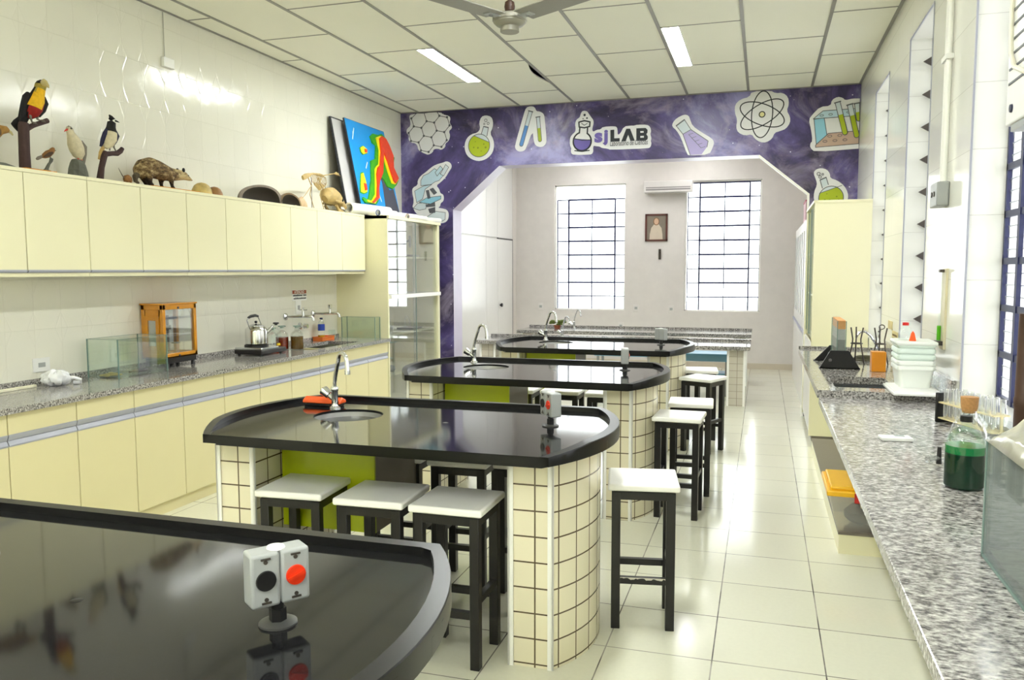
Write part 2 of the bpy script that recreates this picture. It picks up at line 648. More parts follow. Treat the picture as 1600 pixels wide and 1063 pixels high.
M['col_tile_grey'] = uv_tile_mat('greyish_ceramic_tile', (200, 194, 180), (150, 140, 126))
M['white_trim'] = mat('white_metal_trim', (244, 243, 238), 0.35)
M['green'] = mat('lime_green_laminate', (176, 190, 6), 0.3, var=0.03)
M['grey_lam'] = mat('taupe_grey_laminate', (118, 110, 98), 0.4)
M['steel'] = mat('stainless_steel', (200, 202, 204), 0.18, metal=1.0, var=0.05, scale=20)
M['chrome'] = mat('chrome', (222, 224, 226), 0.07, metal=1.0, var=0.02)
M['dark_steel'] = mat('dark_steel', (84, 78, 72), 0.4, metal=0.7, var=0.15)
M['black_paint'] = mat('black_painted_metal', (22, 20, 20), 0.35, var=0.3, scale=30)
M['seat'] = mat('white_vinyl_seat', (250, 249, 243), 0.4, var=0.02, bump=0.05, bscale=30)
M['grey_plastic'] = mat('light_grey_plastic', (164, 167, 166), 0.35, var=0.03)
M['black_plastic'] = mat('black_plastic', (18, 17, 18), 0.4)
M['red_plastic'] = mat('red_orange_plastic', (226, 52, 12), 0.35)
M['orange_plastic'] = mat('orange_plastic', (240, 96, 36), 0.4)
M['white_plastic'] = mat('white_plastic', (236, 236, 232), 0.35, var=0.02)
M['blue_steel'] = mat('dark_blue_painted_steel', (22, 30, 78), 0.35, var=0.1)
M['glass'] = glass('clear_pane', (250, 253, 252), 0.12, 0.03)
M['tank_glass'] = glass('aquarium_glass', (251, 254, 252), 0.045, 0.012)
M['glass_edge'] = mat('green_glass_edge', (112, 140, 132), 0.15, var=0.1)
M['louvre'] = glass('frosted_louvre_glass', (250, 251, 252), 0.08, 0.2, 0.2)
M['lab_glass'] = glass('laboratory_glass', (251, 254, 253), 0.05, 0.006)
M['tube_glass'] = glass('test_tube_glass', (244, 246, 246), 0.16, 0.16)
M['dark'] = mat('dark_void', (14, 13, 13), 0.9)
M['added_far_lamp'] = emit('added_far_room_diffuser', (250, 250, 250), ADDED_FAR_LAMP_STRENGTH)
M['lamp'] = emit('lit_fluorescent_diffuser', (250, 254, 251), LAMP_STRENGTH)
M['paper'] = mat('white_paper', (244, 244, 240), 0.6, var=0.02)
M['wood_amber'] = mat('amber_varnished_wood', (206, 138, 26), 0.25, var=0.18, scale=14, coat=0.4)
M['wood_dark'] = mat('dark_brown_wood', (70, 46, 34), 0.5, var=0.25, scale=20)
M['bark'] = mat('bark', (64, 44, 42), 0.8, var=0.3, scale=40, bump=0.4)
M['stone'] = mat('grey_green_stone', (96, 98, 88), 0.85, var=0.35, scale=25, bump=0.5, bscale=35)
M['bone'] = mat('old_bone', (190, 164, 108), 0.6, var=0.45, scale=20, bump=0.15)
M['ink'] = mat('dark_printed_line', (38, 40, 44), 0.5)

# ------------------------------------------------------------------ the setting
b = MB(); b.box(XL - 0.6, YB, -0.1, XR + 0.4, YF + 0.2, 0)
struct(b.build('floor', M['floor'], smooth=0))
b = MB(); b.box(XL - 0.2, YB, 0, XL, YM + 0.02, 3.8)
struct(b.build('wall_left', M['wall_tile'], smooth=0))
b = MB(); b.box(XL - 0.2, YB - 0.2, 0, XR + 0.3, YB, 3.8)
struct(b.build('wall_back', M['wall_tile'], smooth=0))

# right wall: piers between the windows, a low wall under them and the wall above
b = MB()
WT = 0.28
b.box(XR, YB, 0, XR + WT, YM2, SILL)
b.box(XR, YB, HEAD, XR + WT, YM2, 3.8)
edge = YB
for (p, q) in RIGHT_WINDOWS:
    b.box(XR, edge, SILL, XR + WT, p, HEAD)
    edge = q
b.box(XR, edge, SILL, XR + WT, YM2, HEAD)
struct(b.build('wall_right', M['wall_tile_r'], smooth=0))
b = MB()
for (p, q) in RIGHT_WINDOWS:
    for y in (p, q):
        b.box(XR - 0.004, y - 0.006, SILL, XR + 0.004, y + 0.006, HEAD)
    b.box(XR - 0.004, p, HEAD - 0.006, XR + 0.004, q, HEAD + 0.006)
struct(b.build('trim_1', M['alu'], smooth=0))

# the purple mural wall with its chamfered opening
ARCH = [(-3.52, 0), (-3.52, 2.265), (-2.944, 2.755), (-0.065, 2.755), (0.44, 2.335), (0.44, 0)]
out = [(XL, 0)] + ARCH + [(XR, 0), (XR, 3.8), (XL, 3.8)]
b = MB(); b.prism(out, YM, YM2, 'XZ')
for i, f in enumerate(b.f):
    if i >= 2:
        b.m[i] = 1
struct(b.build('wall_middle', [M['galaxy'], M['reveal']], smooth=0))
b = MB()
for (p, q) in zip(ARCH[3:], ARCH[4:]):
    d = Vector((q[0] - p[0], q[1] - p[1])).normalized()
    nx, nz = -d[1], d[0]
    b.prism([p, q, (q[0] - nx * 0.022, q[1] - nz * 0.022), (p[0] - nx * 0.022, p[1] - nz * 0.022)], YM - 0.003, YM + 0.02, 'XZ')
struct(b.build('trim_2', M['white_trim'], smooth=0))

# far wall with two window openings, side walls of the far room
b = MB()
b.box(-4.78, YF, 0, XR + 0.3, YF + 0.2, 0.895)
b.box(-4.78, YF, 2.95, XR + 0.3, YF + 0.2, 3.8)
edge = -4.78
for (p, q) in FAR_WINDOWS:
    b.box(edge, YF, 0.895, p, YF + 0.2, 2.95)
    edge = q
b.box(edge, YF, 0.895, XR + 0.3, YF + 0.2, 2.95)
struct(b.build('wall_far', M['paint_grey'], smooth=0))
b = MB(); b.box(-4.78, YM, 0, -4.58, YF, 3.8)
struct(b.build('wall_far_left', M['paint_grey'], smooth=0))
b = MB(); b.box(XL - 0.4, YM + 0.02, 0, XL, YM2, 3.8)
struct(b.build('wall_jamb', M['paint_grey'], smooth=0))
b = MB(); b.box(XR, YM2, 0, XR + WT, YF, 3.8)
struct(b.build('wall_far_right', M['paint_grey'], smooth=0))
b = MB(); b.box(-4.0, YF - 0.012, 0, XR, YF, 0.09)
struct(b.build('baseboard_far', mat('beige_skirting_tile', (206, 196, 178), 0.3), smooth=0))

# suspended ceiling: panels in a metal grid, one panel slipped off its bar
GX = [-2.6927 + 0.625 * k for k in range(-2, 6)]
cols = [XL] + GX + [XR]
b = MB()
LIGHTS = []          # (x0, x1, y0, y1) cut out of the panels
for x0, x1, y in ((-2.858, -2.705, 6.5065), (-0.805, -0.660, 6.5065), (-0.805, -0.660, 2.7565), (-0.805, -0.660, -0.9935), (-2.050, -1.905, -1.6185), (-0.805, -0.660, -3.4935), (-2.050, -1.905, -4.1185)):  # first two lamps are in view; the others are added unseen for light
    LIGHTS.append((x0, x1, y, y + 1.25))
for i in range(len(cols) - 1):
    x0, x1 = cols[i], cols[i + 1]
    off = 7.7565 if (i - 3) % 2 else 8.3815
    ys = [y for y in [off - 1.25 * k for k in range(-2, 14)] if YB < y < YM]
    ys = sorted([YB] + ys + [YM])
    for y0, y1 in zip(ys, ys[1:]):
        if i == 3 and abs(y0 - 7.1315) < 0.05:
            bow = [(x1 - 0.002 - 0.075 * sin(pi * min(1, max(0, (t - 0.02) / 0.8))) ** 1.3, y0 + (y1 - y0) * t) for t in [k / 14 for k in range(15)]]
            b.prism([(x0, y1), (x0, y0)] + bow, HC, HC + 0.012, 'XY')
            continue
        cut = None
        for l in LIGHTS:
            if l[0] > x0 - 0.05 and l[1] < x1 + 0.05 and abs((l[2] + l[3]) / 2 - (y0 + y1) / 2) < 0.3:
                cut = l
        if cut:
            if cut[0] - x0 > 0.05:
                b.box(x0, y0, HC, cut[0], y1, HC + 0.012)
            if x1 - cut[1] > 0.05:
                b.box(cut[1], y0, HC, x1, y1, HC + 0.012)
        else:
            b.box(x0, y0, HC, x1, y1, HC + 0.012)
    b.cur = 1
    for y in ys[1:-1]:
        b.box(x0, y - 0.006, HC - 0.003, x1, y + 0.006, HC + 0.004)
    b.cur = 0
b.cur = 1
for x in GX:
    b.box(x - 0.013, YB, HC - 0.005, x + 0.013, YM, HC + 0.006)
for x in (XL + 0.012, XR - 0.012):
    b.box(x - 0.012, YB, HC - 0.005, x + 0.012, YM, HC + 0.006)
b.box(XL, YM - 0.02, HC - 0.005, XR, YM, HC + 0.006)
struct(b.build('ceiling', [M['ceiling'], M['tbar']], smooth=0))
b = MB(); b.box(XL - 0.2, YB - 0.2, 3.8, XR + 0.3, YM2, 3.9)
struct(b.build('ceiling_void', M['dark'], smooth=0))
b = MB(); b.box(-4.78, YM2, HC, XR + 0.3, YF + 0.2, 3.9)
struct(b.build('ceiling_far', M['paint_white'], smooth=0))

# far windows: steel bars in three uneven bays, sill, pane
def far_window(idx, x0, x1, rows, top):
    z0, z1 = 0.895, 2.95
    y = YF + 0.09
    r = MB()
    r.box(x0, y - 0.03, z0, x0 + 0.02, y + 0.03, z1).box(x1 - 0.02, y - 0.03, z0, x1, y + 0.03, z1)
    r.box(x0, y - 0.03, z0, x1, y + 0.03, z0 + 0.02).box(x0, y - 0.03, z1 - 0.02, x1, y + 0.03, z1)
    o = struct(r.build('window_%d' % idx, M['white_trim'], smooth=0))
    w = x1 - x0
    cols_ = [x0 + 0.035, x0 + w * 0.19, x0 + w * 0.52, x0 + w * 0.845, x1 - 0.02]
    f = MB()
    hh = (top - z0) / rows
    zs = [z0 + hh * k for k in range(rows + 1)]
    for k, x in enumerate(cols_):
        t = 0.022 if k in (1, 3) else 0.015
        f.box(x - t / 2, y - 0.012, z0, x + t / 2, y + 0.012, top if k not in (0, 4) else top)
    for k, z in enumerate(zs):
        f.box(cols_[0], y - 0.01, z - 0.009, cols_[-1], y + 0.01, z + 0.009)
    for z in zs[2:]:
        f.box(cols_[1], y - 0.018, z - 0.014, cols_[3], y + 0.018, z + 0.014)
    f.box(cols_[1] - 0.012, y - 0.018, zs[2], cols_[1] + 0.012, y + 0.018, zs[-1])
    f.box(cols_[3] - 0.012, y - 0.018, zs[2], cols_[3] + 0.012, y + 0.018, zs[-1])
    f.build('glazing_bars', M['blue_steel'], o, smooth=0)
    g = MB(); g.box(x0 + 0.02, y + 0.004, z0 + 0.02, x1 - 0.02, y + 0.008, z1 - 0.02)
    g.build('pane', M['glass'], o, smooth=0)
    return o


far_window(1, FAR_WINDOWS[0][0], FAR_WINDOWS[0][1], 8, 2.71)
far_window(2, FAR_WINDOWS[1][0], FAR_WINDOWS[1][1], 9, 2.92)

# right windows: dark blue steel frames with tilting glass louvres
def right_window(idx, y0, y1, louvre=True):
    x = XR + 0.155
    f = MB()
    t = 0.022
    f.box(x - 0.008, y0, SILL, x + 0.012, y0 + t, HEAD).box(x - 0.008, y1 - t, SILL, x + 0.012, y1, HEAD)
    f.box(x - 0.008, y0, SILL, x + 0.012, y1, SILL + t).box(x - 0.008, y0, HEAD - t, x + 0.012, y1, HEAD)
    o = struct(f.build('window_%d' % idx, M['blue_steel'], smooth=0))
    g = MB()
    ym = y1 - 0.24 if y1 - y0 > 1 else y1 - 0.22
    n = 10
    hz = (HEAD - SILL) / n
    for k in range(1, n):
        g.box(x - 0.008, y0, SILL + hz * k - 0.014, x + 0.006, y1, SILL + hz * k + 0.016)
    for yy in ([ym] if y1 - y0 < 1.1 else [ym, ym - 0.45]):
        g.box(x - 0.012, yy - 0.016, SILL, x + 0.006, yy + 0.016, HEAD)
    g.build('glazing_bars', M['blue_steel'], o, smooth=0)
    l = MB()
    for k in range(n):
        for j in range(4):
            zc = SILL + hz * k + hz * (j + 0.5) / 4
            l.obox((x + 0.01, (y0 + y1) / 2, zc), (0.004, y1 - y0 - 2 * t, hz / 4 + 0.006), Matrix.Rotation(radians(-7), 3, 'Y'))
    l.build('glass_louvres', M['louvre'], o, smooth=0)
    e = MB()
    for k in range(n * 4):
        z = SILL + hz / 4 * k
        e.box(x + 0.0075, y0 + t, z - 0.0018, x + 0.0095, y1 - t, z + 0.0018)
    e.build('louvre_edges', mat('grey_louvre_edge', (176, 182, 196), 0.4), o, smooth=0)
    if idx in (6, 7):
        h = MB()
        for k in range(n + 1):
            z = SILL + hz * k + 0.02
            h.prism([(XR + 0.135, z), (XR + 0.075, z + 0.035), (XR + 0.135, z + 0.07)], y1 - 0.05, y1 - 0.035, 'XZ')
        h.build('louvre_catches', M['dark_steel'], o, smooth=0)


for i, (p, q) in enumerate(RIGHT_WINDOWS):
    right_window(3 + i, p, q)

# ------------------------------------------------------------------ ceiling lamps and fan
LAMP_LABELS = {(6.5065, -2.858): 'long lit ceiling lamp nearer the wall with the stuffed animals',
               (6.5065, -0.805): 'long lit ceiling lamp nearer the tall windows, in front of the atom sticker'}
for l in LIGHTS:
    x0, x1, y0, y1 = l
    t = thing('ceiling_lamp', LAMP_LABELS.get((y0, x0), 'unseen long ceiling lamp added to light the front benches'), 'ceiling light', ((x0 + x1) / 2, (y0 + y1) / 2, HC), None if (y0, x0) in LAMP_LABELS else 'unseen ceiling lamps added to light the front benches')
    d = MB(); d.box(x0 + 0.008, y0 + 0.008, HC - 0.004, x1 - 0.008, y1 - 0.008, HC + 0.006)
    d.build('diffuser', M['lamp'], t, smooth=0)
    f = MB()
    f.box(x0, y0, HC - 0.007, x0 + 0.008, y1, HC + 0.06).box(x1 - 0.008, y0, HC - 0.007, x1, y1, HC + 0.06)
    f.box(x0, y0, HC - 0.007, x1, y0 + 0.008, HC + 0.06).box(x0, y1 - 0.008, HC - 0.007, x1, y1, HC + 0.06)
    f.box(x0, y0, HC + 0.055, x1, y1, HC + 0.06)
    f.build('housing', M['white_trim'], t, smooth=0)

fx, fy, fz = -1.40, 4.50, 2.945
# unseen lamps added to brighten the far room, above the opening's head
for k, (x, y) in enumerate(((-2.6, 10.6), (-0.9, 10.6), (-2.6, 12.2), (-0.9, 12.2))):
    t = thing('ceiling_lamp', 'unseen ceiling lamp added to brighten the far room above the arch', 'ceiling light', (x, y, HC), 'unseen ceiling lamps added in the far room')
    d = MB(); d.box(x - .07, y - .6, HC - .035, x + .07, y + .6, HC - .012); d.build('diffuser', M['added_far_lamp'], t, smooth=0)
    f = MB(); f.box(x - .085, y - .62, HC - .013, x + .085, y + .62, HC - .0005); f.build('housing', M['white_trim'], t, smooth=0)

fan = thing('ceiling_fan', 'grey ceiling fan with long flat blades hanging near the top of the room', 'ceiling fan', (fx, fy, HC))
b = MB()
b.lathe([(0, 0.05), (0.05, 0.05), (0.088, 0.038), (0.098, 0.026), (0.098, 0.008), (0.092, 0.004), (0.092, -0.002), (0.075, -0.018), (0.054, -0.024), (0.054, -0.052), (0.05, -0.055), (0, -0.055)], (fx, fy, fz))
b.build('motor_housing', mat('grey_enamel', (146, 143, 130), 0.4), fan)
b = MB(); b.cyl((fx, fy, fz + 0.04), (fx, fy, HC - 0.04), 0.011)
b.build('down_rod', M['dark_steel'], fan)
b = MB(); b.lathe([(0.012, 0.12), (0.026, 0.11), (0.03, 0.085), (0.026, 0.062), (0.012, 0.055)], (fx, fy, fz))
b.build('rod_cup', M['wood_dark'], fan)
b = MB(); b.lathe([(0.012, -0.06), (0.045, -0.03), (0.05, 0.0), (0, 0.0)], (fx, fy, HC))
b.build('ceiling_cup', M['grey_plastic'], fan)
for a in (-118, -30):
    bl = MB()
    R = Matrix.Rotation(radians(a), 3, 'Z')
    R2 = R @ Matrix.Rotation(radians(-4), 3, 'X')
    bl.obox(Vector((fx, fy, fz + 0.018)) + R @ Vector((0.40, 0, 0)), (0.58, 0.155, 0.006), R2)
    o = bl.build('blade', mat('grey_blade', (142, 140, 132), 0.4), fan, smooth=0, bevel=0.002)
    ir = MB()
    ir.obox(Vector((fx, fy, fz + 0.012)) + R @ Vector((0.12, 0, 0)), (0.12, 0.05, 0.005), R2)
    ir.lathe([(0.014, 0), (0.014, 0.006), (0, 0.008)], tuple(Vector((fx, fy, fz + 0.02)) + R @ Vector((0.145, 0, -0.016))), 10)
    ir.build('blade_iron', M['grey_plastic'], o, smooth=0)

# ------------------------------------------------------------------ left wall: upper cupboards
XU, ZU0, ZU1 = -3.83, 1.52, 2.107
DOORS = [2.59, 3.03, 3.46, 3.895, 4.325, 4.76, 5.19, 5.625, 6.06, 6.49, 6.935, 7.37]
SC = XU / -3.75
UP = [(2.17, 2.60, 3.03), (3.03, 3.46, 3.895), (3.895, 4.325, 4.76), (4.76, 5.19, 5.625), (5.625, 6.06, 6.49), (6.49, 6.935), (6.935, 7.40)]
UL = ['cream wall cupboard nearest the camera, mostly outside the picture',
      'cream two-door wall cupboard under the toucan and the white gull',
      'cream two-door wall cupboard under the opossum',
      'cream two-door wall cupboard under the small shells and the large turtle shell',
      'cream two-door wall cupboard under the smaller turtle shell and the bird skeleton',
      'cream narrow wall cupboard under the animal skull',
      'cream end wall cupboard beside the tall glass cabinet']
for ys, lab in zip(UP, UL):
    y0, y1 = ys[0], ys[-1]
    t = thing('wall_cupboard', lab, 'cupboard', (XL + 0.001, (y0 + y1) / 2, ZU0), 'cream wall cupboards')
    c = MB()
    c.box(XL + 0.001, y0 + 0.001, ZU0, XU - 0.02, y1 - 0.001, ZU0 + 0.018)
    c.box(XL + 0.001, y0 + 0.001, ZU1 - 0.02, XU, y1 - 0.001, ZU1)
    c.box(XL + 0.001, y0 + 0.001, ZU0, XU - 0.02, y0 + 0.017, ZU1).box(XL + 0.001, y1 - 0.017, ZU0, XU - 0.02, y1 - 0.001, ZU1)
    c.box(XL + 0.001, y0 + 0.001, ZU0, XL + 0.012, y1 - 0.001, ZU1)
    c.box(XU - 0.028, y0 + 0.001, ZU0, XU - 0.012, y1 - 0.001, ZU0 + 0.022)
    c.build('carcass', M['cream'], t, smooth=0)
    for a, e in zip(ys, ys[1:]):
        d = MB(); d.box(XU - 0.018, a + 0.0025, ZU0 + 0.035, XU, e - 0.0025, ZU1 - 0.022)
        o = d.build('door', M['cream'], t, smooth=0, bevel=0.0012, seg=1)
        h = MB()
        h.prism([(XU - 0.018, ZU0 + 0.035), (XU - 0.018, ZU0 + 0.022), (XU - 0.004, ZU0 + 0.022), (XU + 0.003, ZU0 + 0.030), (XU + 0.003, ZU0 + 0.039), (XU, ZU0 + 0.039), (XU, ZU0 + 0.035)], a + 0.004, e - 0.004, 'XZ')
        h.build('handle_rail', M['alu'], o, smooth=0)

# ------------------------------------------------------------------ left wall: base cupboards
XC, ZC = -3.575, 0.87
XF = XC - 0.03
LOW = [(2.2, 2.66, 3.09), (3.09, 3.52, 3.95), (3.95, 4.38, 4.805), (4.805, 5.23, 5.66), (5.66, 6.10, 6.55), (6.55, 7.425)]
LL = ['cream base cupboard nearest the camera, hidden behind the front bench',
      'cream base cupboard below the white plastic bag and the glass tank with the brush',
      'cream base cupboard below the amber wood balance case',
      'cream base cupboard below the kettle and the reagent bottles',
      'cream base cupboard below the wall taps and the orange tray',
      'cream wide base cupboard next to the tall glass cabinet']
for ys, lab in zip(LOW, LL):
    y0, y1 = ys[0], ys[-1]
    t = thing('base_cupboard', lab, 'cupboard', (XL + 0.3, (y0 + y1) / 2, 0), 'cream base cupboards')
    c = MB()
    c.box(XL + 0.002, y0 + 0.001, 0.08, XF - 0.02, y1 - 0.001, 0.1)
    c.box(XL + 0.002, y0 + 0.001, 0.08, XF - 0.02, y0 + 0.017, ZC - 0.03).box(XL + 0.002, y1 - 0.017, 0.08, XF - 0.02, y1 - 0.001, ZC - 0.03)
    c.box(XF - 0.06, y0 + 0.001, 0.68, XF - 0.04, y1 - 0.001, 0.72)
    c.build('carcass', M['cream_dark'], t, smooth=0)
    k = MB(); k.box(XF - 0.05, y0 + 0.001, 0, XF - 0.03, y1 - 0.001, 0.08)
    k.build('plinth', M['cream_dark'], t, smooth=0)
    for a, e in zip(ys, ys[1:]):
        d = MB(); d.box(XF - 0.02, a + 0.0025, 0.725, XF, e - 0.0025, ZC - 0.034)
        o = d.build('drawer', M['cream_dark'], t, smooth=0, bevel=0.0012, seg=1)
        h = MB(); h.prism([(XF - 0.02, 0.725), (XF - 0.02, 0.7005), (XF - 0.006, 0.7005), (XF + 0.003, 0.723), (XF + 0.003, 0.730), (XF, 0.730), (XF, 0.725)], a + 0.003, e - 0.003, 'XZ')
        h.build('handle_rail', M['alu'], o, smooth=0)
        parts = [(a, e)] if e - a < 0.6 else [(a, (a + e) / 2), ((a + e) / 2, e)]
        for p, q in parts:
            d = MB(); d.box(XF - 0.02, p + 0.0025, 0.085, XF, q - 0.0025, 0.672)
            o = d.build('door', M['cream_dark'], t, smooth=0, bevel=0.0012, seg=1)
            h = MB(); h.prism([(XF - 0.02, 0.672), (XF, 0.672), (XF, 0.668), (XF + 0.003, 0.668), (XF + 0.003, 0.676), (XF - 0.008, 0.698), (XF - 0.02, 0.698)], p + 0.003, q - 0.003, 'XZ')
            h.build('handle_rail', M['alu'], o, smooth=0)

# worktop with a sunk sink
SX0, SX1, SY0, SY1 = -4.03, -3.70, 6.12, 6.98
t = thing('worktop', 'grey speckled granite worktop along the shelf wall with a sunk steel sink', 'worktop', (XL + 0.3, 4.8, ZC - 0.032))
w = MB()
w.box(XL + 0.001, 2.2, ZC - 0.032, XC, SY0, ZC).box(XL + 0.001, SY1, ZC - 0.032, XC, 7.428, ZC)
w.box(XL + 0.001, SY0, ZC - 0.032, SX0, SY1, ZC).box(SX1, SY0, ZC - 0.032, XC, SY1, ZC)
w.build('slab', M['granite'], t, smooth=0)
u = MB(); u.box(XL + 0.001, 2.2, ZC, XL + 0.018, 7.428, ZC + 0.035)
u.build('upstand', M['granite'], t, smooth=0)
s = MB()
s.box(SX0 - 0.003, SY0 - 0.003, ZC - 0.16, SX1 + 0.003, SY1 + 0.003, ZC - 0.155)
s.box(SX0 - 0.003, SY0 - 0.003, ZC - 0.16, SX0, SY1 + 0.003, ZC - 0.033).box(SX1, SY0 - 0.003, ZC - 0.16, SX1 + 0.003, SY1 + 0.003, ZC - 0.033)
s.box(SX0, SY0 - 0.003, ZC - 0.16, SX1, SY0, ZC - 0.033).box(SX0, SY1, ZC - 0.16, SX1, SY1 + 0.003, ZC - 0.033)
s.build('sink_basin', M['steel'], t, smooth=0)

# tall glass cabinet
GY0, GY1, GXF, GZ = 7.43, 8.80, -3.60, 2.10
t = thing('glass_cabinet', 'tall cream cabinet with sliding glass fronts beside the purple wall', 'cabinet', (XL + 0.3, (GY0 + GY1) / 2, 0))
c = MB()
c.box(XL + 0.001, GY0, 0, GXF, GY0 + 0.025, GZ)
c.build('side_panel', M['cream'], t, smooth=0)
c = MB(); c.box(XL + 0.001, GY1 - 0.06, 0, GXF, GY1, GZ)
c.build('side_panel', M['cream'], t, smooth=0)
c = MB(); c.box(XL + 0.001, GY0, GZ - 0.03, GXF + 0.02, GY1, GZ)
c.build('top', M['cream'], t, smooth=0)
c = MB(); c.box(XL + 0.001, GY0 + 0.02, 0.02, XL + 0.015, GY1 - 0.05, GZ - 0.03)
c.build('back_panel', M['cream_dark'], t, smooth=0)
c = MB(); c.box(XL + 0.01, GY0 + 0.02, 0.0, GXF - 0.02, GY1 - 0.05, 0.1)
c.build('plinth', M['cream_dark'], t, smooth=0)
for z in (0.46, 0.875, 1.68):
    c = MB(); c.box(XL + 0.015, GY0 + 0.025, z, GXF - 0.05, GY1 - 0.06, z + 0.02)
    c.build('shelf', M['cream'], t, smooth=0)
c = MB(); c.box(XL + 0.015, GY0 + 0.025, 1.265, GXF + 0.03, GY1 - 0.04, 1.305)
c.build('ledge', M['white_lam'], t, smooth=0)
for z0, z1 in ((0.11, 1.262), (1.308, 2.068)):
    ym = (GY0 + GY1) / 2 + 0.02
    for k, (p, q) in enumerate(((GY0 + 0.027, ym + 0.02), (ym - 0.02, GY1 - 0.062))):
        x = GXF - 0.012 - 0.012 * k
        g = MB(); g.box(x - 0.002, p, z0, x + 0.002, q, z1)
        o = g.build('sliding_pane', M['glass'], t, smooth=0)
        e = MB(); e.box(x - 0.003, (q - 0.006) if k == 0 else p, z0, x + 0.003, q if k == 0 else (p + 0.006), z1)
        e.build('pane_edge', M['glass_edge'], o, smooth=0)

# things inside the glass cabinet
def lump(name, lab, cat, c, r, m, group=None, n=7, seed=1):
    rnd = random.Random(seed)
    b = MB()
    for k in range(n):
        b.ell((c[0] + rnd.uniform(-r[0], r[0]) * .6, c[1] + rnd.uniform(-r[1], r[1]) * .7, c[2] + r[2] * rnd.uniform(.35, .6)), r[0] * rnd.uniform(.3, .5), r[1] * rnd.uniform(.25, .4), r[2] * rnd.uniform(.35, .5), 10, 6)
    zm = min(p[2] for p in b.v)
    b.v = [(p[0], p[1], p[2] - zm + c[2]) for p in b.v]
    o = b.build(name, m, at=c)
    return tag(o, lab, cat, group)


lump('mineral_samples', 'grey lumpy mineral samples on the middle glass cabinet shelf', 'rock', (-3.80, 7.70, 0.896), (0.10, 0.16, 0.09), mat('pale_rock', (170, 166, 158), 0.8, var=0.3, scale=30), seed=3)
lump('specimen_bundle', 'dark grey specimen bundle on the lower glass cabinet shelf', 'specimen', (-3.80, 7.68, 0.481), (0.10, 0.18, 0.08), mat('slate_specimen', (120, 124, 128), 0.7, var=0.3, scale=30), seed=5)
t = thing('microscope', 'small black microscope on the upper right glass cabinet shelf', 'microscope', (-3.82, 8.45, 1.7015))
b = MB(); b.box(-3.90, 8.36, 1.7015, -3.74, 8.54, 1.728); b.build('foot', M['black_plastic'], t, bevel=0.004)
b = MB(); b.tube([(-3.89, 8.45, 1.725), (-3.91, 8.45, 1.80), (-3.87, 8.45, 1.87), (-3.82, 8.45, 1.89)], 0.014); b.build('arm', M['black_plastic'], t)
b = MB(); b.cyl((-3.81, 8.45, 1.81), (-3.81, 8.45, 1.94), 0.014); b.build('tube', M['grey_plastic'], t)
t = thing('wire_apparatus', 'small wire apparatus with a loop on the glass cabinet shelf', 'apparatus', (-3.80, 8.38, 0.8965))
b = MB(); b.box(-3.90, 8.26, 0.8965, -3.70, 8.52, 0.915); b.build('base', M['dark_steel'], t, bevel=0.003)
b = MB(); b.tube([(-3.80, 8.28, 0.91), (-3.80, 8.26, 1.0), (-3.80, 8.30, 1.05), (-3.80, 8.37, 1.0), (-3.80, 8.42, 0.93)], 0.005); b.build('loop', M['steel'], t)

# ------------------------------------------------------------------ laboratory benches
def end_arc(xc, y, bulge, sgn, n=14):
    """points of a circular arc from (xc,-y) bulging by bulge at y = 0 to (xc, y)"""
    R = (y * y + bulge * bulge) / (2 * bulge)
    a = math.asin(y / R)
    return [(xc + sgn * (R * cos(-a + 2 * a * k / n) - (R - bulge)), R * sin(-a + 2 * a * k / n)) for k in range(n + 1)]


def outline(hw, hy, bl, br, inset=0.0, n=14):
    r = end_arc(hw - inset, hy - inset, br, 1, n)
    l = end_arc(-hw + inset, hy - inset, bl, -1, n)[::-1]
    return r + l


def ray_hit(c, a, poly):
    d = (cos(a), sin(a))
    best = None
    for p, q in zip(poly, poly[1:] + poly[:1]):
        e = (q[0] - p[0], q[1] - p[1])
        den = d[0] * e[1] - d[1] * e[0]
        if abs(den) < 1e-12:
            continue
        w = (p[0] - c[0], p[1] - c[1])
        s = (w[0] * e[1] - w[1] * e[0]) / den
        u = (w[0] * d[1] - w[1] * d[0]) / den
        if s > 0 and -1e-9 <= u <= 1 + 1e-9 and (best is None or s < best):
            best = s
    return (c[0] + d[0] * best, c[1] + d[1] * best)


BX = -1.455
SINK = (-0.375, 0.07)


def tiled_end(name, poly, parent, m):
    """tiled end wall of a bench: polygon walls carrying their own unrolled tile layout"""
    me = bpy.data.meshes.new(name)
    z0, z1 = 0.0, 0.83
    n = len(poly)
    org = WLOC[parent.name]
    vs = [(p[0] - 0, p[1] - 0, z0) for p in poly] + [(p[0], p[1], z1) for p in poly]
    fs = [(i, (i + 1) % n, n + (i + 1) % n, n + i) for i in range(n)] + [tuple(range(n, 2 * n))]
    me.from_pydata(vs, [], fs)
    me.materials.append(m)
    uv = me.uv_layers.new(name='UVMap')
    run = 0.0
    k = 0
    for i in range(n):
        p, q = poly[i], poly[(i + 1) % n]
        d = sqrt((q[0] - p[0]) ** 2 + (q[1] - p[1]) ** 2)
        if d > 0.1:
            run = math.ceil(run / 0.102 - 1e-6) * 0.102
        for uu, zz in ((run, z0), (run + d, z0), (run + d, z1), (run, z1)):
            uv.data[k].uv = (uu, zz + 0.088)
            k += 1
        run += d
        me.polygons[i].use_smooth = d < 0.1
    me.set_sharp_from_angle(angle=radians(30))
    o = bpy.data.objects.new(name, me)
    COL.objects.link(o)
    o.parent = parent
    WLOC[o.name] = org.copy()
    return o


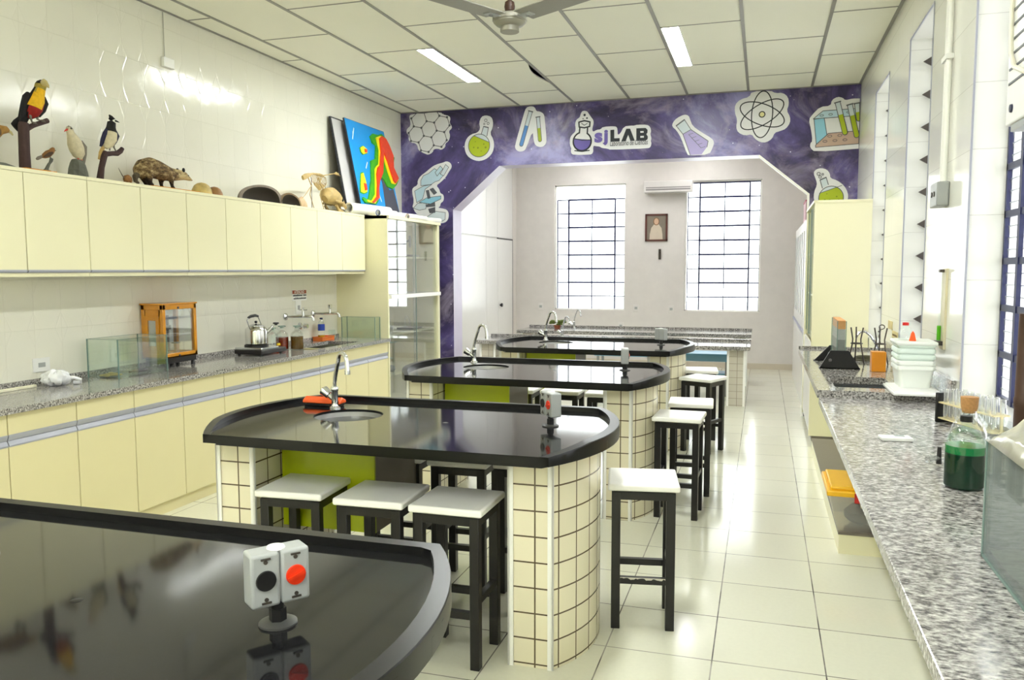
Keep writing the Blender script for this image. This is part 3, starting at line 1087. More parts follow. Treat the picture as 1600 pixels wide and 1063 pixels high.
def make_bench():
    t = thing('lab_bench', 'black bench', 'lab bench', (0, 0, 0), 'black topped lab benches')
    ol = outline(0.735, 0.5, 0.16, 0.16)
    # top: stone surface with a round sink hole
    angs = sorted([2 * pi * k / 72 for k in range(72)] + [atan2(p[1] - SINK[1], p[0] - SINK[0]) % (2 * pi) for p in ol])
    b = MB()
    N = len(angs)
    ring = [(SINK[0] + 0.16 * cos(a), SINK[1] + 0.16 * sin(a)) for a in angs]
    rim = [ray_hit(SINK, a, ol) for a in angs]
    v = [(p[0], p[1], 0.88) for p in ring] + [(p[0], p[1], 0.88) for p in rim] + [(p[0], p[1], 0.845) for p in rim] + [(p[0], p[1], 0.869) for p in ring]
    f, mi = [], []
    for i in range(N):
        j = (i + 1) % N
        for k in range(3):
            f.append((k * N + i, k * N + j, (k + 1) * N + j, (k + 1) * N + i)); mi.append(0 if k != 1 else 1)
        f.append((3 * N + i, 3 * N + j, j, i)); mi.append(1)
    b.add(v, f); b.m = mi
    b.build('worktop', [M['black_top'], M['black_edge']], t, smooth=25)
    # raised lip round the back and both rounded ends
    inn = outline(0.735 - 0.012, 0.5, 0.16, 0.16)
    r_o, l_o = end_arc(0.735, 0.5, 0.16, 1, 18), end_arc(-0.735, 0.5, 0.16, -1, 18)
    r_i, l_i = end_arc(0.70, 0.5, 0.152, 1, 18), end_arc(-0.70, 0.5, 0.152, -1, 18)
    path_o = r_o + l_o[::-1]
    path_i = [(p[0], min(p[1], 0.463)) for p in r_i] + [(p[0], min(p[1], 0.463)) for p in l_i[::-1]]
    b = MB()
    n = len(path_o)
    v = []
    for (po, pi_) in zip(path_o, path_i):
        k_ = min(1.0, max(0.0, (po[1] + 0.5) / 0.22)); zt = 0.8805 + 0.0205 * k_
        v += [(po[0], po[1], 0.845), (po[0], po[1], zt - .003), (po[0] * .95 + pi_[0] * .05, po[1] * .95 + pi_[1] * .05, zt), (pi_[0], pi_[1], zt), (pi_[0], pi_[1], 0.879)]
    f = []
    for i in range(n - 1):
        for k in range(4):
            f.append((i * 5 + k, (i + 1) * 5 + k, (i + 1) * 5 + k + 1, i * 5 + k + 1))
    f += [(0, 1, 2, 3, 4), tuple((n - 1) * 5 + k for k in (4, 3, 2, 1, 0))]
    b.add(v, f)
    b.build('raised_lip', M['black_edge'], t, smooth=30)
    b = MB(); b.prism(outline(0.70, 0.465, 0.15, 0.15), 0.83, 0.846, 'XY')
    b.build('underlay', M['black_edge'], t, smooth=30)
    # sink bowl
    b = MB()
    b.lathe([(0.1585, 0.8695), (0.1605, 0.868), (0.157, 0.80), (0.145, 0.755), (0.11, 0.735), (0.03, 0.728), (0.0, 0.728)], (SINK[0], SINK[1], 0))
    o = b.build('sink_bowl', mat('satin_steel', (206, 206, 204), 0.33, metal=0.85, var=0.06, scale=25), t)
    b = MB(); b.lathe([(0.0, 0.732), (0.022, 0.732), (0.028, 0.729)], (SINK[0], SINK[1], 0), 16)
    b.build('drain', M['dark_steel'], o)
    b = MB(); b.lathe([(0, 0.8812), (0.011, 0.8812), (0.0125, 0.8803)], (0.13, 0.02, 0), 16)
    b.build('cable_grommet', M['black_plastic'], t)
    # tiled ends
    R = [(0.535, 0.33), (0.535, -0.33)] + end_arc(0.705, 0.33, 0.115, 1, 16)
    tiled_end('tiled_end', R, t, M['col_tile'])
    Lp = end_arc(-0.795, 0.33, 0.06, -1, 16)[::-1] + [(-0.615, -0.33), (-0.615, 0.33)]
    tiled_end('tiled_end', Lp, t, M['col_tile'])
    for (x, y) in ((0.535, -0.33), (0.705, -0.33), (-0.615, -0.33), (-0.795, -0.33), (0.535, 0.33), (0.705, 0.33), (-0.615, 0.33), (-0.795, 0.33)):
        s = 1 if y > 0 else -1
        sx = 1 if x in (0.705, -0.615) else -1
        b = MB()
        b.box(x - 0.0, y - 0.004 * s, 0, x + 0.007 * sx, y + 0.007 * s, 0.83)
        b.box(x + 0.007 * sx, y + 0.007 * s, 0, x - 0.016 * sx, y + 0.003 * s, 0.83)
        b.build('corner_trim', M['white_trim'], t, smooth=0)
    # sink cupboard hung under the top
    b = MB(); b.box(-0.605, -0.13, 0.40, -0.145, -0.118, 0.83); b.build('sink_cupboard_front', M['green'], t, smooth=0)
    b = MB(); b.box(-0.605, 0.318, 0.40, -0.145, 0.33, 0.83); b.build('sink_cupboard_back', M['green'], t, smooth=0)
    b = MB(); b.box(-0.605, -0.118, 0.40, -0.145, 0.318, 0.41).box(-0.157, -0.118, 0.41, -0.145, 0.318, 0.83)
    b.build('sink_cupboard_side', M['grey_lam'], t, smooth=0)
    return t


bench = make_bench()
BY = [1.25, 3.27, 5.24, 7.24]
BLAB = ['black topped lab bench in the foreground, only its rounded end in the picture',
        'black topped lab bench with three white stools pushed under its near side',
        'black topped lab bench second from the back, behind the bench with three stools',
        'black topped lab bench farthest back, just before the purple arch']
benches = []
for k, (y, lab) in enumerate(zip(BY, BLAB)):
    if k == 0:
        bench.location = (BX, y, 0); bench['label'] = lab
    else:
        dup(bench, (BX, y, 0), 0, lab)


# gooseneck taps on the benches
def make_tap(h=0.30):
    t = thing('gooseneck_tap', '', 'tap', (0, 0, 0), 'chrome gooseneck taps')
    b = MB(); b.lathe([(0, 0), (0.026, 0), (0.026, 0.006), (0.018, 0.012), (0.016, 0.02), (0.016, 0.085), (0.019, 0.09), (0.019, 0.10), (0.014, 0.108), (0, 0.11)], (0, 0, 0), 20)
    b.build('body', M['chrome'], t)
    b = MB()
    pts = [(0, 0, 0.10), (0.0, 0, 0.125), (0.012, 0, 0.165), (0.030, 0, 0.21), (0.044, 0, 0.24)]
    pts += arc_pts((0.082, 0, 0.238), 0.038, pi * 0.93, 0.05 * pi, 10, 'XZ')
    pts += [(0.124, 0, 0.215), (0.126, 0, 0.195)]
    b.tube(pts, [0.010] * (len(pts) - 2) + [0.011, 0.012], 12)
    b.build('spout', M['chrome'], t)
    b = MB(); b.cyl((0.126, 0, 0.198), (0.127, 0, 0.178), 0.0135, 0.0135, 14); b.build('aerator', M['chrome'], t)
    b = MB()
    d = Vector((-0.75, -0.35, 0.56)).normalized()
    p0 = Vector((-0.005, -0.003, 0.045))
    b.tube([p0, p0 + d * 0.03, p0 + d * 0.032, p0 + d * 0.072, p0 + d * 0.078], [0.013, 0.013, 0.02, 0.025, 0.016], 12)
    b.build('handle', M['chrome'], t)
    return t


tap = make_tap()
TAPS = [((-1.985, 3.49, 0.88), -0.55, 'chrome gooseneck tap beside the orange cloth holder on the bench with three stools'),
        ((-2.005, 5.55, 0.88), -0.4, 'chrome gooseneck tap on the second bench from the back'),
        ((-1.98, 7.50, 0.88), -0.4, 'chrome gooseneck tap on the farthest black bench'),
        ((-2.42, 10.0, 0.6905), -0.6, 'chrome gooseneck tap rising just behind the farthest black bench'),
        ((-2.62, 11.55, 0.7005), -0.5, 'chrome gooseneck tap on the long granite desk under the far windows')]
for k, (p, r, lab) in enumerate(TAPS):
    if k == 0:
        tap.location = p; tap.rotation_euler = (0, 0, r); tap['label'] = lab
    else:
        dup(tap, p, r, lab)


# power outlet posts
def make_post():
    t = thing('outlet_post', '', 'power outlet', (0, 0, 0), 'grey outlet posts on the benches')
    b = MB(); b.lathe([(0, 0), (0.036, 0), (0.036, 0.004), (0.022, 0.008), (0, 0.008)], (0, 0, 0)); b.build('flange', mat('dark_grey_plastic', (66, 66, 64), 0.4), t)
    b = MB(); b.tube([(0, 0, 0.006), (0, 0, 0.032)], [0.0165, 0.0165], 6).cyl((0, 0, 0.03), (0, 0, 0.047), 0.012)
    b.build('gland', M['black_plastic'], t, smooth=20)
    b = MB()
    b.box(-0.056, -0.024, 0.045, -0.001, 0.026, 0.148).box(0.001, -0.024, 0.045, 0.056, 0.026, 0.148).box(-0.05, -0.018, 0.05, 0.05, 0.022, 0.143)
    b.build('box', M['grey_plastic'], t, bevel=0.006, seg=3)
    b = MB(); b.lathe([(0, 0.1515), (0.016, 0.1515), (0.018, 0.147)], (0, 0.002, 0), 20); b.build('top_cap', M['white_plastic'], t)
    for x, m, nm in ((-0.0285, M['black_plastic'], 'black'), (0.0285, M['red_plastic'], 'red')):
        b = MB(); b.cyl((x, -0.0235, 0.097), (x, -0.0275, 0.097), 0.0195, 0.0185, 24)
        if nm == 'red':
            b.obox((x, -0.028, 0.097), (0.034, 0.008, 0.006), Matrix.Rotation(radians(-20), 3, 'Y'))
        o = b.build('socket_cover', m, t)
        o['label'] = nm + ' round socket cover'
        for z in (0.138, 0.055):
            b = MB(); b.obox((x, -0.0245, z), (0.018, 0.004, 0.0035), Matrix.Identity(3)).cyl((x, -0.023, z - 0.006 * (1 if z > .1 else -1)), (x, -0.0255, z - 0.006 * (1 if z > .1 else -1)), 0.004, 0.004, 10)
            b.build('clip', M['dark_steel'], t, smooth=0)
    return t


post = make_post()
POSTS = [((-0.868, 1.295, 0.8805), 0.92, 'grey outlet post with black and red covers on the foreground bench'),
         ((-0.862, 3.35, 0.8805), -0.88, 'grey outlet post with red cover on the bench with three stools'),
         ((-0.873, 5.39, 0.8805), 1.75, 'grey outlet post on the second bench from the back'),
         ((-0.861, 7.32, 0.8805), 2.5, 'grey outlet post on the farthest black bench')]
for k, (p, r, lab) in enumerate(POSTS):
    if k == 0:
        post.location = p; post.rotation_euler = (0, 0, r); post['label'] = lab
    else:
        dup(post, p, r, lab)


# stools
def make_stool():
    t = thing('lab_stool', '', 'stool', (0, 0, 0), 'white topped black stools')
    b = MB()
    h = 0.152
    b.box(-h, -h, 0.612, h, h, 0.642)
    b.build('seat', M['seat'], t, bevel=0.009, seg=3)
    for sx in (-1, 1):
        for sy in (-1, 1):
            b = MB(); b.box(sx * 0.135, sy * 0.135, 0, sx * 0.097, sy * 0.097, 0.605)
            b.build('leg', M['black_paint'], t, bevel=0.002, seg=1)
    b = MB()
    for s in (-1, 1):
        b.box(-0.099, s * 0.134, 0.572, 0.099, s * 0.114, 0.605)
        b.box(s * 0.134, -0.099, 0.572, s * 0.114, 0.099, 0.605)
    b.box(-0.13, -0.13, 0.603, 0.13, 0.13, 0.613)
    b.build('apron', M['black_paint'], t, smooth=0)
    for s, z in ((-1, 0.20), (1, 0.20)):
        b = MB(); b.box(-0.098, s * 0.130, z, 0.098, s * 0.105, z + 0.028); b.build('footrest', M['black_paint'], t, smooth=0)
    for s, z in ((-1, 0.255), (1, 0.255)):
        b = MB(); b.box(s * 0.130, -0.098, z, s * 0.105, 0.098, z + 0.028); b.build('footrest', M['black_paint'], t, smooth=0)
    return t


stool = make_stool()
STOOLS = [((-0.487, 3.53), 0.17, 'white topped stool standing free in the aisle, nearest the camera'),
          ((-1.86, 3.00), 0.06, 'white topped stool beside the green panel, leftmost of three under the bench'),
          ((-1.485, 2.985), 0.03, 'white topped stool in the middle of three under the near side of the bench'),
          ((-1.15, 2.98), 0.0, 'white topped stool rightmost of three under the bench, next to the tiled end'),
          ((-0.485, 5.16), -0.04, 'white topped stool in the aisle at the end of the second bench from the back'),
          ((-0.46, 5.72), 0.05, 'white topped stool half hidden behind another in the aisle'),
          ((-0.47, 7.06), -0.42, 'white topped stool turned askew in the aisle beside the farthest black bench'),
          ((-0.53, 7.62), 0.1, 'white topped stool behind the askew one at the end of the farthest bench'),
          ((-1.72, 3.72), 0.0, 'stool under the far side of the bench, beside the green panel'),
          ((-1.38, 3.70), 0.02, 'stool in the middle under the far side of the bench'),
          ((-1.05, 3.73), -0.03, 'stool under the far side of the bench, next to the tiled end'),
          ((-1.80, 6.02), 0.0, 'leftmost of three white topped stools between the two farthest black benches'),
          ((-1.45, 6.04), 0.0, 'white topped stool in the middle of three between the two farthest benches'),
          ((-1.10, 6.00), 0.04, 'white topped stool between the two farthest benches, next to the tiled end')]
for k, (p, r, lab) in enumerate(STOOLS):
    loc = (p[0], p[1], 0)
    if k == 0:
        stool.location = loc; stool.rotation_euler = (0, 0, r); stool['label'] = lab
    else:
        dup(stool, loc, r, lab)

# chipped paint along the near stool's footrest
b = MB()
rnd = random.Random(4)
top = [(-0.096 + 0.192 * k / 26, 0.2285 - rnd.uniform(0.0, 0.010)) for k in range(27)]
b.prism([(0.096, 0.2292), (-0.096, 0.2292)] + top, -0.1316, -0.1298, 'XZ')
o = b.build('chipped_edge', mat('bare_light_metal', (196, 190, 178), 0.5, var=0.2), stool, at=(0, 0, 0), smooth=0)
o.location = (0, 0, 0)

# ------------------------------------------------------------------ on the left worktop
def liquid(name, rgb, rough=0.05):
    return mat(name, rgb, rough, var=0.05, spec=0.6)


def glass_tank(name, lab, x0, x1, y0, y1, z0, z1, mids=()):
    t = thing(name, lab, 'glass tank', ((x0 + x1) / 2, (y0 + y1) / 2, z0), None)
    g = 0.004
    for nm, bx in (('base_pane', (x0, y0, z0, x1, y1, z0 + g)), ('pane', (x0, y0, z0 + g, x0 + g, y1, z1)), ('pane', (x1 - g, y0, z0 + g, x1, y1, z1)),
                   ('pane', (x0 + g, y0, z0 + g, x1 - g, y0 + g, z1)), ('pane', (x0 + g, y1 - g, z0 + g, x1 - g, y1, z1))):
        b = MB(); b.box(*bx); b.build(nm, M['tank_glass'], t, smooth=0)
    b = MB()
    for x in (x0, x1):
        for y in (y0, y1):
            b.box(x - .003, y - .003, z0, x + .003, y + .003, z1)
    b.box(x0, y0, z1 - .002, x1, y0 + .003, z1).box(x0, y1 - .003, z1 - .002, x1, y1, z1).box(x0, y0, z1 - .002, x0 + .003, y1, z1).box(x1 - .003, y0, z1 - .002, x1, y1, z1)
    b.build('glued_edges', M['glass_edge'], t, smooth=0)
    for y in mids:
        b = MB(); b.box(x0 + g, y - .002, z0 + g, x1 - g, y + .002, z1 - 0.01); b.build('divider', M['tank_glass'], t, smooth=0)
    return t


glass_tank('glass_tank', 'open glass tank with a divider in front of the amber wood balance case', -4.12, -3.88, 4.13, 4.57, ZC + 0.0005, ZC + 0.25, (4.30,))
b = MB(); b.tube([(-3.99, 4.34, 0.885), (-3.985, 4.37, 0.887)], 0.008).tube([(-3.985, 4.37, 0.887), (-3.98, 4.39, 0.888), (-3.975, 4.47, 0.888), (-3.974, 4.49, 0.886)], [0.008, 0.013, 0.013, 0.008])
tag(b.build('bottle_brush', M['black_plastic'], at=(-3.98, 4.38, 0.875)), 'black brush lying in the glass tank', 'brush')
b = MB()
for k in range(16):
    b.ell((-4.05 + 0.1 * random.random(), 4.16 + 0.10 * random.random(), 0.880 + 0.012 * random.random()), 0.022, 0.02, 0.007, 8, 5)
tag(b.build('dry_moss', mat('dry_yellow_moss', (176, 164, 104), 0.9, var=0.3, scale=60, bump=0.4), at=(-4.0, 4.15, 0.875)), 'yellowish dry moss lying in one corner of the glass tank', 'moss', kind='stuff')
glass_tank('glass_tank', 'low empty glass tank standing against the tall cabinet side', -4.06, -3.69, 7.31, 7.42, ZC + 0.0005, ZC + 0.215)

# analytical balance case
bx0, bx1, by0, by1, bz0, bz1 = -4.160, -3.975, 4.655, 5.005, 0.936, 1.315
t = thing('balance_case', 'amber varnished wooden balance case with glass doors on black feet', 'balance case', (-4.07, 4.83, ZC))
f = MB()
p = 0.028
for x in (bx0, bx1 - p):
    for y in (by0, by1 - p):
        f.box(x, y, bz0, x + p, y + p, bz1)
for z in (bz0, bz1 - 0.035):
    f.box(bx0, by0, z, bx1, by0 + p, z + 0.035).box(bx0, by1 - p, z, bx1, by1, z + 0.035)
    f.box(bx0, by0, z, bx0 + p, by1, z + 0.035).box(bx1 - p, by0, z, bx1, by1, z + 0.035)
f.build('case_frame', M['wood_amber'], t, bevel=0.003)
f = MB(); f.box(bx0 - 0.006, by0 - 0.006, bz1 - 0.002, bx1 + 0.006, by1 + 0.006, bz1 + 0.01); f.build('case_top', M['wood_amber'], t, bevel=0.003)
f = MB(); f.box(bx0, by0, bz0, bx1, by1, bz0 + 0.012); f.build('case_floor', M['wood_dark'], t, smooth=0)
# side door with its own frame
d = MB()
dy = by0 - 0.006
d.box(bx0 + 0.03, dy, bz0 + 0.06, bx0 + 0.055, dy + 0.014, bz1 - 0.08).box(bx1 - 0.06, dy, bz0 + 0.06, bx1 - 0.035, dy + 0.014, bz1 - 0.08)
d.box(bx0 + 0.055, dy, bz0 + 0.06, bx1 - 0.06, dy + 0.014, bz0 + 0.09).box(bx0 + 0.055, dy, bz1 - 0.11, bx1 - 0.06, dy + 0.014, bz1 - 0.08)
o = d.build('side_door', M['wood_amber'], t, bevel=0.002)
g = MB(); g.box(bx0 + 0.055, dy + 0.006, bz0 + 0.09, bx1 - 0.06, dy + 0.009, bz1 - 0.11); g.build('door_pane', M['glass'], o, smooth=0)
d = MB(); d.box(bx0 + p, by0 + 0.004, bz0 + 0.03, bx0 + 0.034, by0 + 0.016, bz1 - 0.03).box(bx1 - 0.038, by0 + 0.004, bz0 + 0.03, bx1 - p, by0 + 0.016, bz1 - 0.03)
d.box(bx0 + p, by0 + 0.004, bz1 - 0.085, bx1 - p, by0 + 0.016, bz1 - 0.03).box(bx0 + p, by0 + 0.004, bz0 + 0.03, bx1 - p, by0 + 0.016, bz0 + 0.065)
d.build('side_panel', M['wood_amber'], t, smooth=0)
g = MB(); g.box(bx1 - 0.012, by0 + p, bz0 + 0.035, bx1 - 0.009, by1 - p, bz1 - 0.035); g.build('front_pane', M['glass'], t, smooth=0)
for zz in (bz1 - 0.024, bz0 + 0.014):
    g = MB(); g.cyl((bx1 - 0.001, (by0 + by1) / 2 - 0.02, zz), (bx1 + 0.006, (by0 + by1) / 2 - 0.02, zz), 0.008, 0.008, 12); g.build('front_knob', M['dark_steel'], t)
f = MB(); f.box(bx0 + 0.01, by0 + 0.02, ZC + 0.03, bx1 - 0.005, by1 - 0.01, bz0)
f.build('plinth', M['black_paint'], t, smooth=0)
for (x, y) in ((bx0 + 0.03, by0 + 0.04), (bx1 - 0.02, by0 + 0.05), (bx1 - 0.02, by1 - 0.03), (bx0 + 0.03, by1 - 0.03)):
    f = MB(); f.lathe([(0, 0.0), (0.016, 0.0), (0.013, 0.02), (0.010, 0.04)], (x, y, ZC + 0.0005), 12); f.build('foot', M['black_paint'], t)
f = MB(); f.box(bx0 + 0.012, by0 + 0.13, bz0 + 0.05, bx0 + 0.016, by1 - 0.05, bz1 - 0.08); f.build('white_card', M['paper'], t, smooth=0)
f = MB()
f.cyl((-4.06, 4.80, bz0 + 0.012), (-4.06, 4.80, bz0 + 0.30), 0.010).box(-4.07, 4.71, bz0 + 0.27, -4.05, 4.89, bz0 + 0.286).box(-4.09, 4.71, bz0 + 0.20, -4.03, 4.80, bz0 + 0.23)
for y in (4.72, 4.88):
    f.cyl((-4.06, y, bz0 + 0.27), (-4.06, y, bz0 + 0.10), 0.0018, 0.0018, 6).lathe([(0, 0.09), (0.03, 0.093), (0.032, 0.10)], (-4.06, y, bz0), 16)
f.build('balance_beam', M['dark_steel'], t)

# hot plate and kettle
t = thing('hot_plate', 'black electric hot plate with a yellow knob under the kettle', 'hot plate', (-3.93, 5.68, ZC))
b = MB(); b.box(-4.06, 5.55, ZC + 0.012, -3.80, 5.90, ZC + 0.05)
b.build('body', mat('dark_enamel', (40, 38, 38), 0.3, var=0.2), t, bevel=0.008)
b = MB(); b.box(-4.055, 5.555, ZC + 0.046, -3.805, 5.80, ZC + 0.066); b.build('steel_top', M['steel'], t, bevel=0.006)
for x in (-4.03, -3.83):
    for y in (5.58, 5.86):
        b = MB(); b.cyl((x, y, ZC + 0.0005), (x, y, ZC + 0.014), 0.011, 0.012, 10); b.build('foot', M['black_plastic'], t)
b = MB(); b.lathe([(0.095, 0.066), (0.095, 0.082), (0.085, 0.086), (0.0, 0.086)], (-3.93, 5.67, ZC)); b.build('heating_plate', M['black_paint'], t)
b = MB(); b.lathe([(0, 0.066), (0.016, 0.066), (0.014, 0.082), (0, 0.082)], (-3.83, 5.83, ZC), 14); b.build('knob', mat('yellow_plastic', (240, 206, 20), 0.4), t)
kz = ZC + 0.0865
t = thing('kettle', 'aluminium kettle with a black handle standing on the hot plate', 'kettle', (-3.93, 5.67, kz))
b = MB(); b.lathe([(0, 0), (0.082, 0), (0.088, 0.006), (0.088, 0.105), (0.084, 0.125), (0.068, 0.142), (0.05, 0.148), (0, 0.15)], (-3.93, 5.67, kz), 36)
b.build('body', mat('polished_aluminium', (214, 214, 212), 0.16, metal=1.0, var=0.04), t)
b = MB(); b.lathe([(0.062, 0.144), (0.06, 0.152), (0.03, 0.162), (0.006, 0.165), (0.006, 0.172), (0.0, 0.172)], (-3.93, 5.67, kz)); o = b.build('lid', M['steel'], t)
b = MB(); b.lathe([(0, 0.17), (0.008, 0.17), (0.013, 0.182), (0.008, 0.19), (0, 0.19)], (-3.93, 5.67, kz), 14); b.build('lid_knob', M['black_plastic'], o)
b = MB(); b.tube([(-3.87, 5.715, kz + 0.09), (-3.845, 5.735, kz + 0.115), (-3.825, 5.752, kz + 0.148)], [0.018, 0.013, 0.010], 12); b.build('spout', M['steel'], t)
b = MB(); b.tube([(-3.93, 5.585, kz + 0.13), (-3.93, 5.55, kz + 0.20), (-3.93, 5.575, kz + 0.222)], 0.005, 8); b.build('handle_wire', M['steel'], t)
b = MB(); b.tube([(-3.93, 5.755, kz + 0.13), (-3.93, 5.705, kz + 0.215), (-3.93, 5.68, kz + 0.23)], 0.005, 8); b.build('handle_wire', M['steel'], t)
b = MB(); b.tube([(-3.93, 5.568, kz + 0.219), (-3.93, 5.60, kz + 0.229), (-3.93, 5.66, kz + 0.234), (-3.93, 5.70, kz + 0.226)], [0.009, 0.012, 0.012, 0.009], 10); b.build('handle_grip', M['black_plastic'], t)


def reagent_bottle(lab, x, y, r, h, fill, liq, stopper, z=ZC + 0.0005, name='reagent_bottle', group='stoppered reagent bottles'):
    t = thing(name, lab, 'bottle', (x, y, z), group)
    b = MB()
    b.lathe([(0, 0), (r * .95, 0), (r, 0.004), (r, h * .62), (r * .92, h * .70), (r * .5, h * .80), (r * .36, h * .84), (r * .36, h * .93), (r * .5, h * .95), (r * .5, h * .965), (r * .3, h * .97)], (x, y, z))
    b.build('flask', M['lab_glass'], t)
    b = MB(); b.lathe([(0, 0.003), (r * .93, 0.004), (r * .955, 0.008), (r * .955, h * fill), (0, h * fill)], (x, y, z)); b.build('liquid', liq, t)
    b = MB(); b.lathe([(r * .28, h * .93), (r * .28, h * .975), (r * .58, h * .985), (r * .6, h * 1.02), (r * .5, h * 1.04), (0, h * 1.04)], (x, y, z), 18)
    b.build('stopper', stopper, t)
    return t


gs = glass('green_tinged_stopper', (176, 200, 188), 0.15, 0.35)
reagent_bottle('clear bottle of pale red liquid right beside the kettle', -4.0, 6.00, 0.052, 0.19, 0.24, liquid('pale_red_liquid', (196, 92, 66)), gs)
reagent_bottle('clear bottle of dark orange red liquid behind the amber bottle', -3.97, 6.10, 0.056, 0.20, 0.55, liquid('orange_red_liquid', (122, 36, 8)), gs)
reagent_bottle('clear bottle of olive amber liquid, nearest the sink', -3.86, 6.16, 0.056, 0.20, 0.57, liquid('olive_amber_liquid', (104, 72, 8)), gs)
reagent_bottle('empty clear bottle with a black cap behind the red liquid bottle', -4.08, 6.18, 0.045, 0.22, 0.02, liquid('thin_residue', (190, 170, 150)), M['black_plastic'])

# orange tray, water bottle, jar
t = thing('plastic_tray', 'orange plastic tray at the edge of the sunk sink', 'tray', (-4.1, 7.0, ZC + 0.0005))
b = MB()
tx0, tx1, ty0, ty1 = -4.15, -4.045, 6.90, 7.13
zt = ZC + 0.0005
b.box(tx0, ty0, zt, tx1, ty1, zt + 0.006)
for bx in ((tx0, ty0, tx0 + .006, ty1), (tx1 - .006, ty0, tx1, ty1), (tx0, ty0, tx1, ty0 + .006), (tx0, ty1 - .006, tx1, ty1)):
    b.box(bx[0], bx[1], zt, bx[2], bx[3], zt + 0.04)
b.build('tray_body', mat('terracotta_plastic', (226, 116, 44), 0.4), t, bevel=0.003)
b = MB()
for bx in ((tx0 - .006, ty0 - .006, tx0 + .006, ty1 + .006), (tx1 - .006, ty0 - .006, tx1 + .006, ty1 + .006), (tx0, ty0 - .006, tx1, ty0 + .006), (tx0, ty1 - .006, tx1, ty1 + .006)):
    b.box(bx[0], bx[1], zt + 0.036, bx[2], bx[3], zt + 0.042)
b.build('tray_rim', mat('terracotta_plastic_rim', (232, 130, 60), 0.4), t, smooth=0)
wx, wy, wz = -4.095, 6.97, zt + 0.0065
t = thing('water_bottle', 'clear plastic bottle with a blue label and yellow liquid in the orange tray', 'bottle', (wx, wy, wz))
b = MB(); b.lathe([(0, 0), (0.03, 0), (0.033, 0.006), (0.033, 0.15), (0.028, 0.175), (0.014, 0.195), (0.013, 0.206)], (wx, wy, wz)); b.build('plastic_body', M['lab_glass'], t)
b = MB(); b.lathe([(0.0335, 0.095), (0.0335, 0.155)], (wx, wy, wz)); b.build('label_band', mat('blue_label', (28, 62, 160), 0.4), t)
b = MB(); b.lathe([(0, 0.002), (0.031, 0.003), (0.0318, 0.008), (0.0318, 0.05), (0, 0.05)], (wx, wy, wz)); b.build('liquid', liquid('yellow_liquid', (214, 158, 24)), t)
b = MB(); b.lathe([(0.015, 0.203), (0.015, 0.218), (0, 0.219)], (wx, wy, wz), 16); b.build('cap', mat('dark_blue_cap', (30, 38, 84), 0.4), t)
jx, jy = -4.11, 7.20
t = thing('glass_jar', 'small clear glass jar between the orange tray and the low tank', 'jar', (jx, jy, zt))
b = MB(); b.lathe([(0, 0), (0.036, 0), (0.036, 0.09), (0.034, 0.092), (0.034, 0.004), (0, 0.004)], (jx, jy, zt)); b.build('jar_body', M['lab_glass'], t)

# taps and valve on the wall, plates, warning sign
def wall_tap(y, z, lab, cross):
    t = thing('wall_tap', lab, 'tap', (XL, y, z), None)
    b = MB(); b.tube([(XL + 0.001, y, z), (XL + 0.012, y, z), (XL + 0.022, y, z)], [0.034, 0.032, 0.018], 20); b.build('wall_flange', M['chrome'], t)
    b = MB(); b.tube([(XL + 0.02, y, z), (XL + 0.20, y + 0.05, z + 0.004), (XL + 0.235, y + 0.06, z + 0.004), (XL + 0.25, y + 0.064, z - 0.01), (XL + 0.255, y + 0.066, z - 0.035)], [0.0115, 0.0115, 0.012, 0.012, 0.013], 12)
    b.build('spout', M['chrome'], t)
    b = MB(); b.cyl((XL + 0.165, y + 0.04, z), (XL + 0.165, y + 0.04, z + 0.05), 0.012, 0.010, 12); b.build('stem', M['chrome'], t)
    b = MB()
    if cross:
        b.tube([(XL + 0.135, y + 0.02, z + 0.065), (XL + 0.195, y + 0.06, z + 0.065)], 0.006, 8).tube([(XL + 0.155, y + 0.065, z + 0.065), (XL + 0.175, y + 0.015, z + 0.065)], 0.006, 8).cyl((XL + 0.165, y + 0.04, z + 0.045), (XL + 0.165, y + 0.04, z + 0.085), 0.007)
    else:
        b.tube([(XL + 0.165, y + 0.04, z + 0.045), (XL + 0.165, y + 0.04, z + 0.06), (XL + 0.165, y + 0.04, z + 0.085), (XL + 0.165, y + 0.04, z + 0.09)], [0.012, 0.018, 0.022, 0.018], 10)
    b.build('handle', M['chrome'], t)


wall_tap(6.48, 1.13, 'chrome wall tap with a cross handle under the warning sign', True)
wall_tap(6.96, 1.135, 'chrome wall tap with a round knob above the orange tray', False)
t = thing('stop_valve', 'chrome round stop valve on the wall below the cross handle tap', 'valve', (XL, 6.72, 1.03))
b = MB(); b.tube([(XL + 0.001, 6.72, 1.03), (XL + 0.014, 6.72, 1.03), (XL + 0.02, 6.72, 1.03)], [0.034, 0.032, 0.016], 20); b.build('wall_flange', M['chrome'], t)
b = MB(); b.tube([(XL + 0.018, 6.72, 1.03), (XL + 0.045, 6.722, 1.03), (XL + 0.05, 6.722, 1.03), (XL + 0.085, 6.726, 1.03)], [0.012, 0.012, 0.026, 0.022], 14); b.build('knob', M['chrome'], t)


def plate(name, lab, y, z, w, h, m=None, x=XL, face=1):
    t = thing(name, lab, 'wall socket', (x, y, z), None)
    b = MB(); b.box(x, y - w / 2, z - h / 2, x + 0.009 * face, y + w / 2, z + h / 2); b.build('plate', m or M['white_plastic'], t, bevel=0.002)
    b = MB(); b.box(x + 0.009 * face, y - w * .2, z - h * .16, x + 0.012 * face, y + w * .2, z + h * .16); b.build('insert', M['grey_plastic'], t, smooth=0)


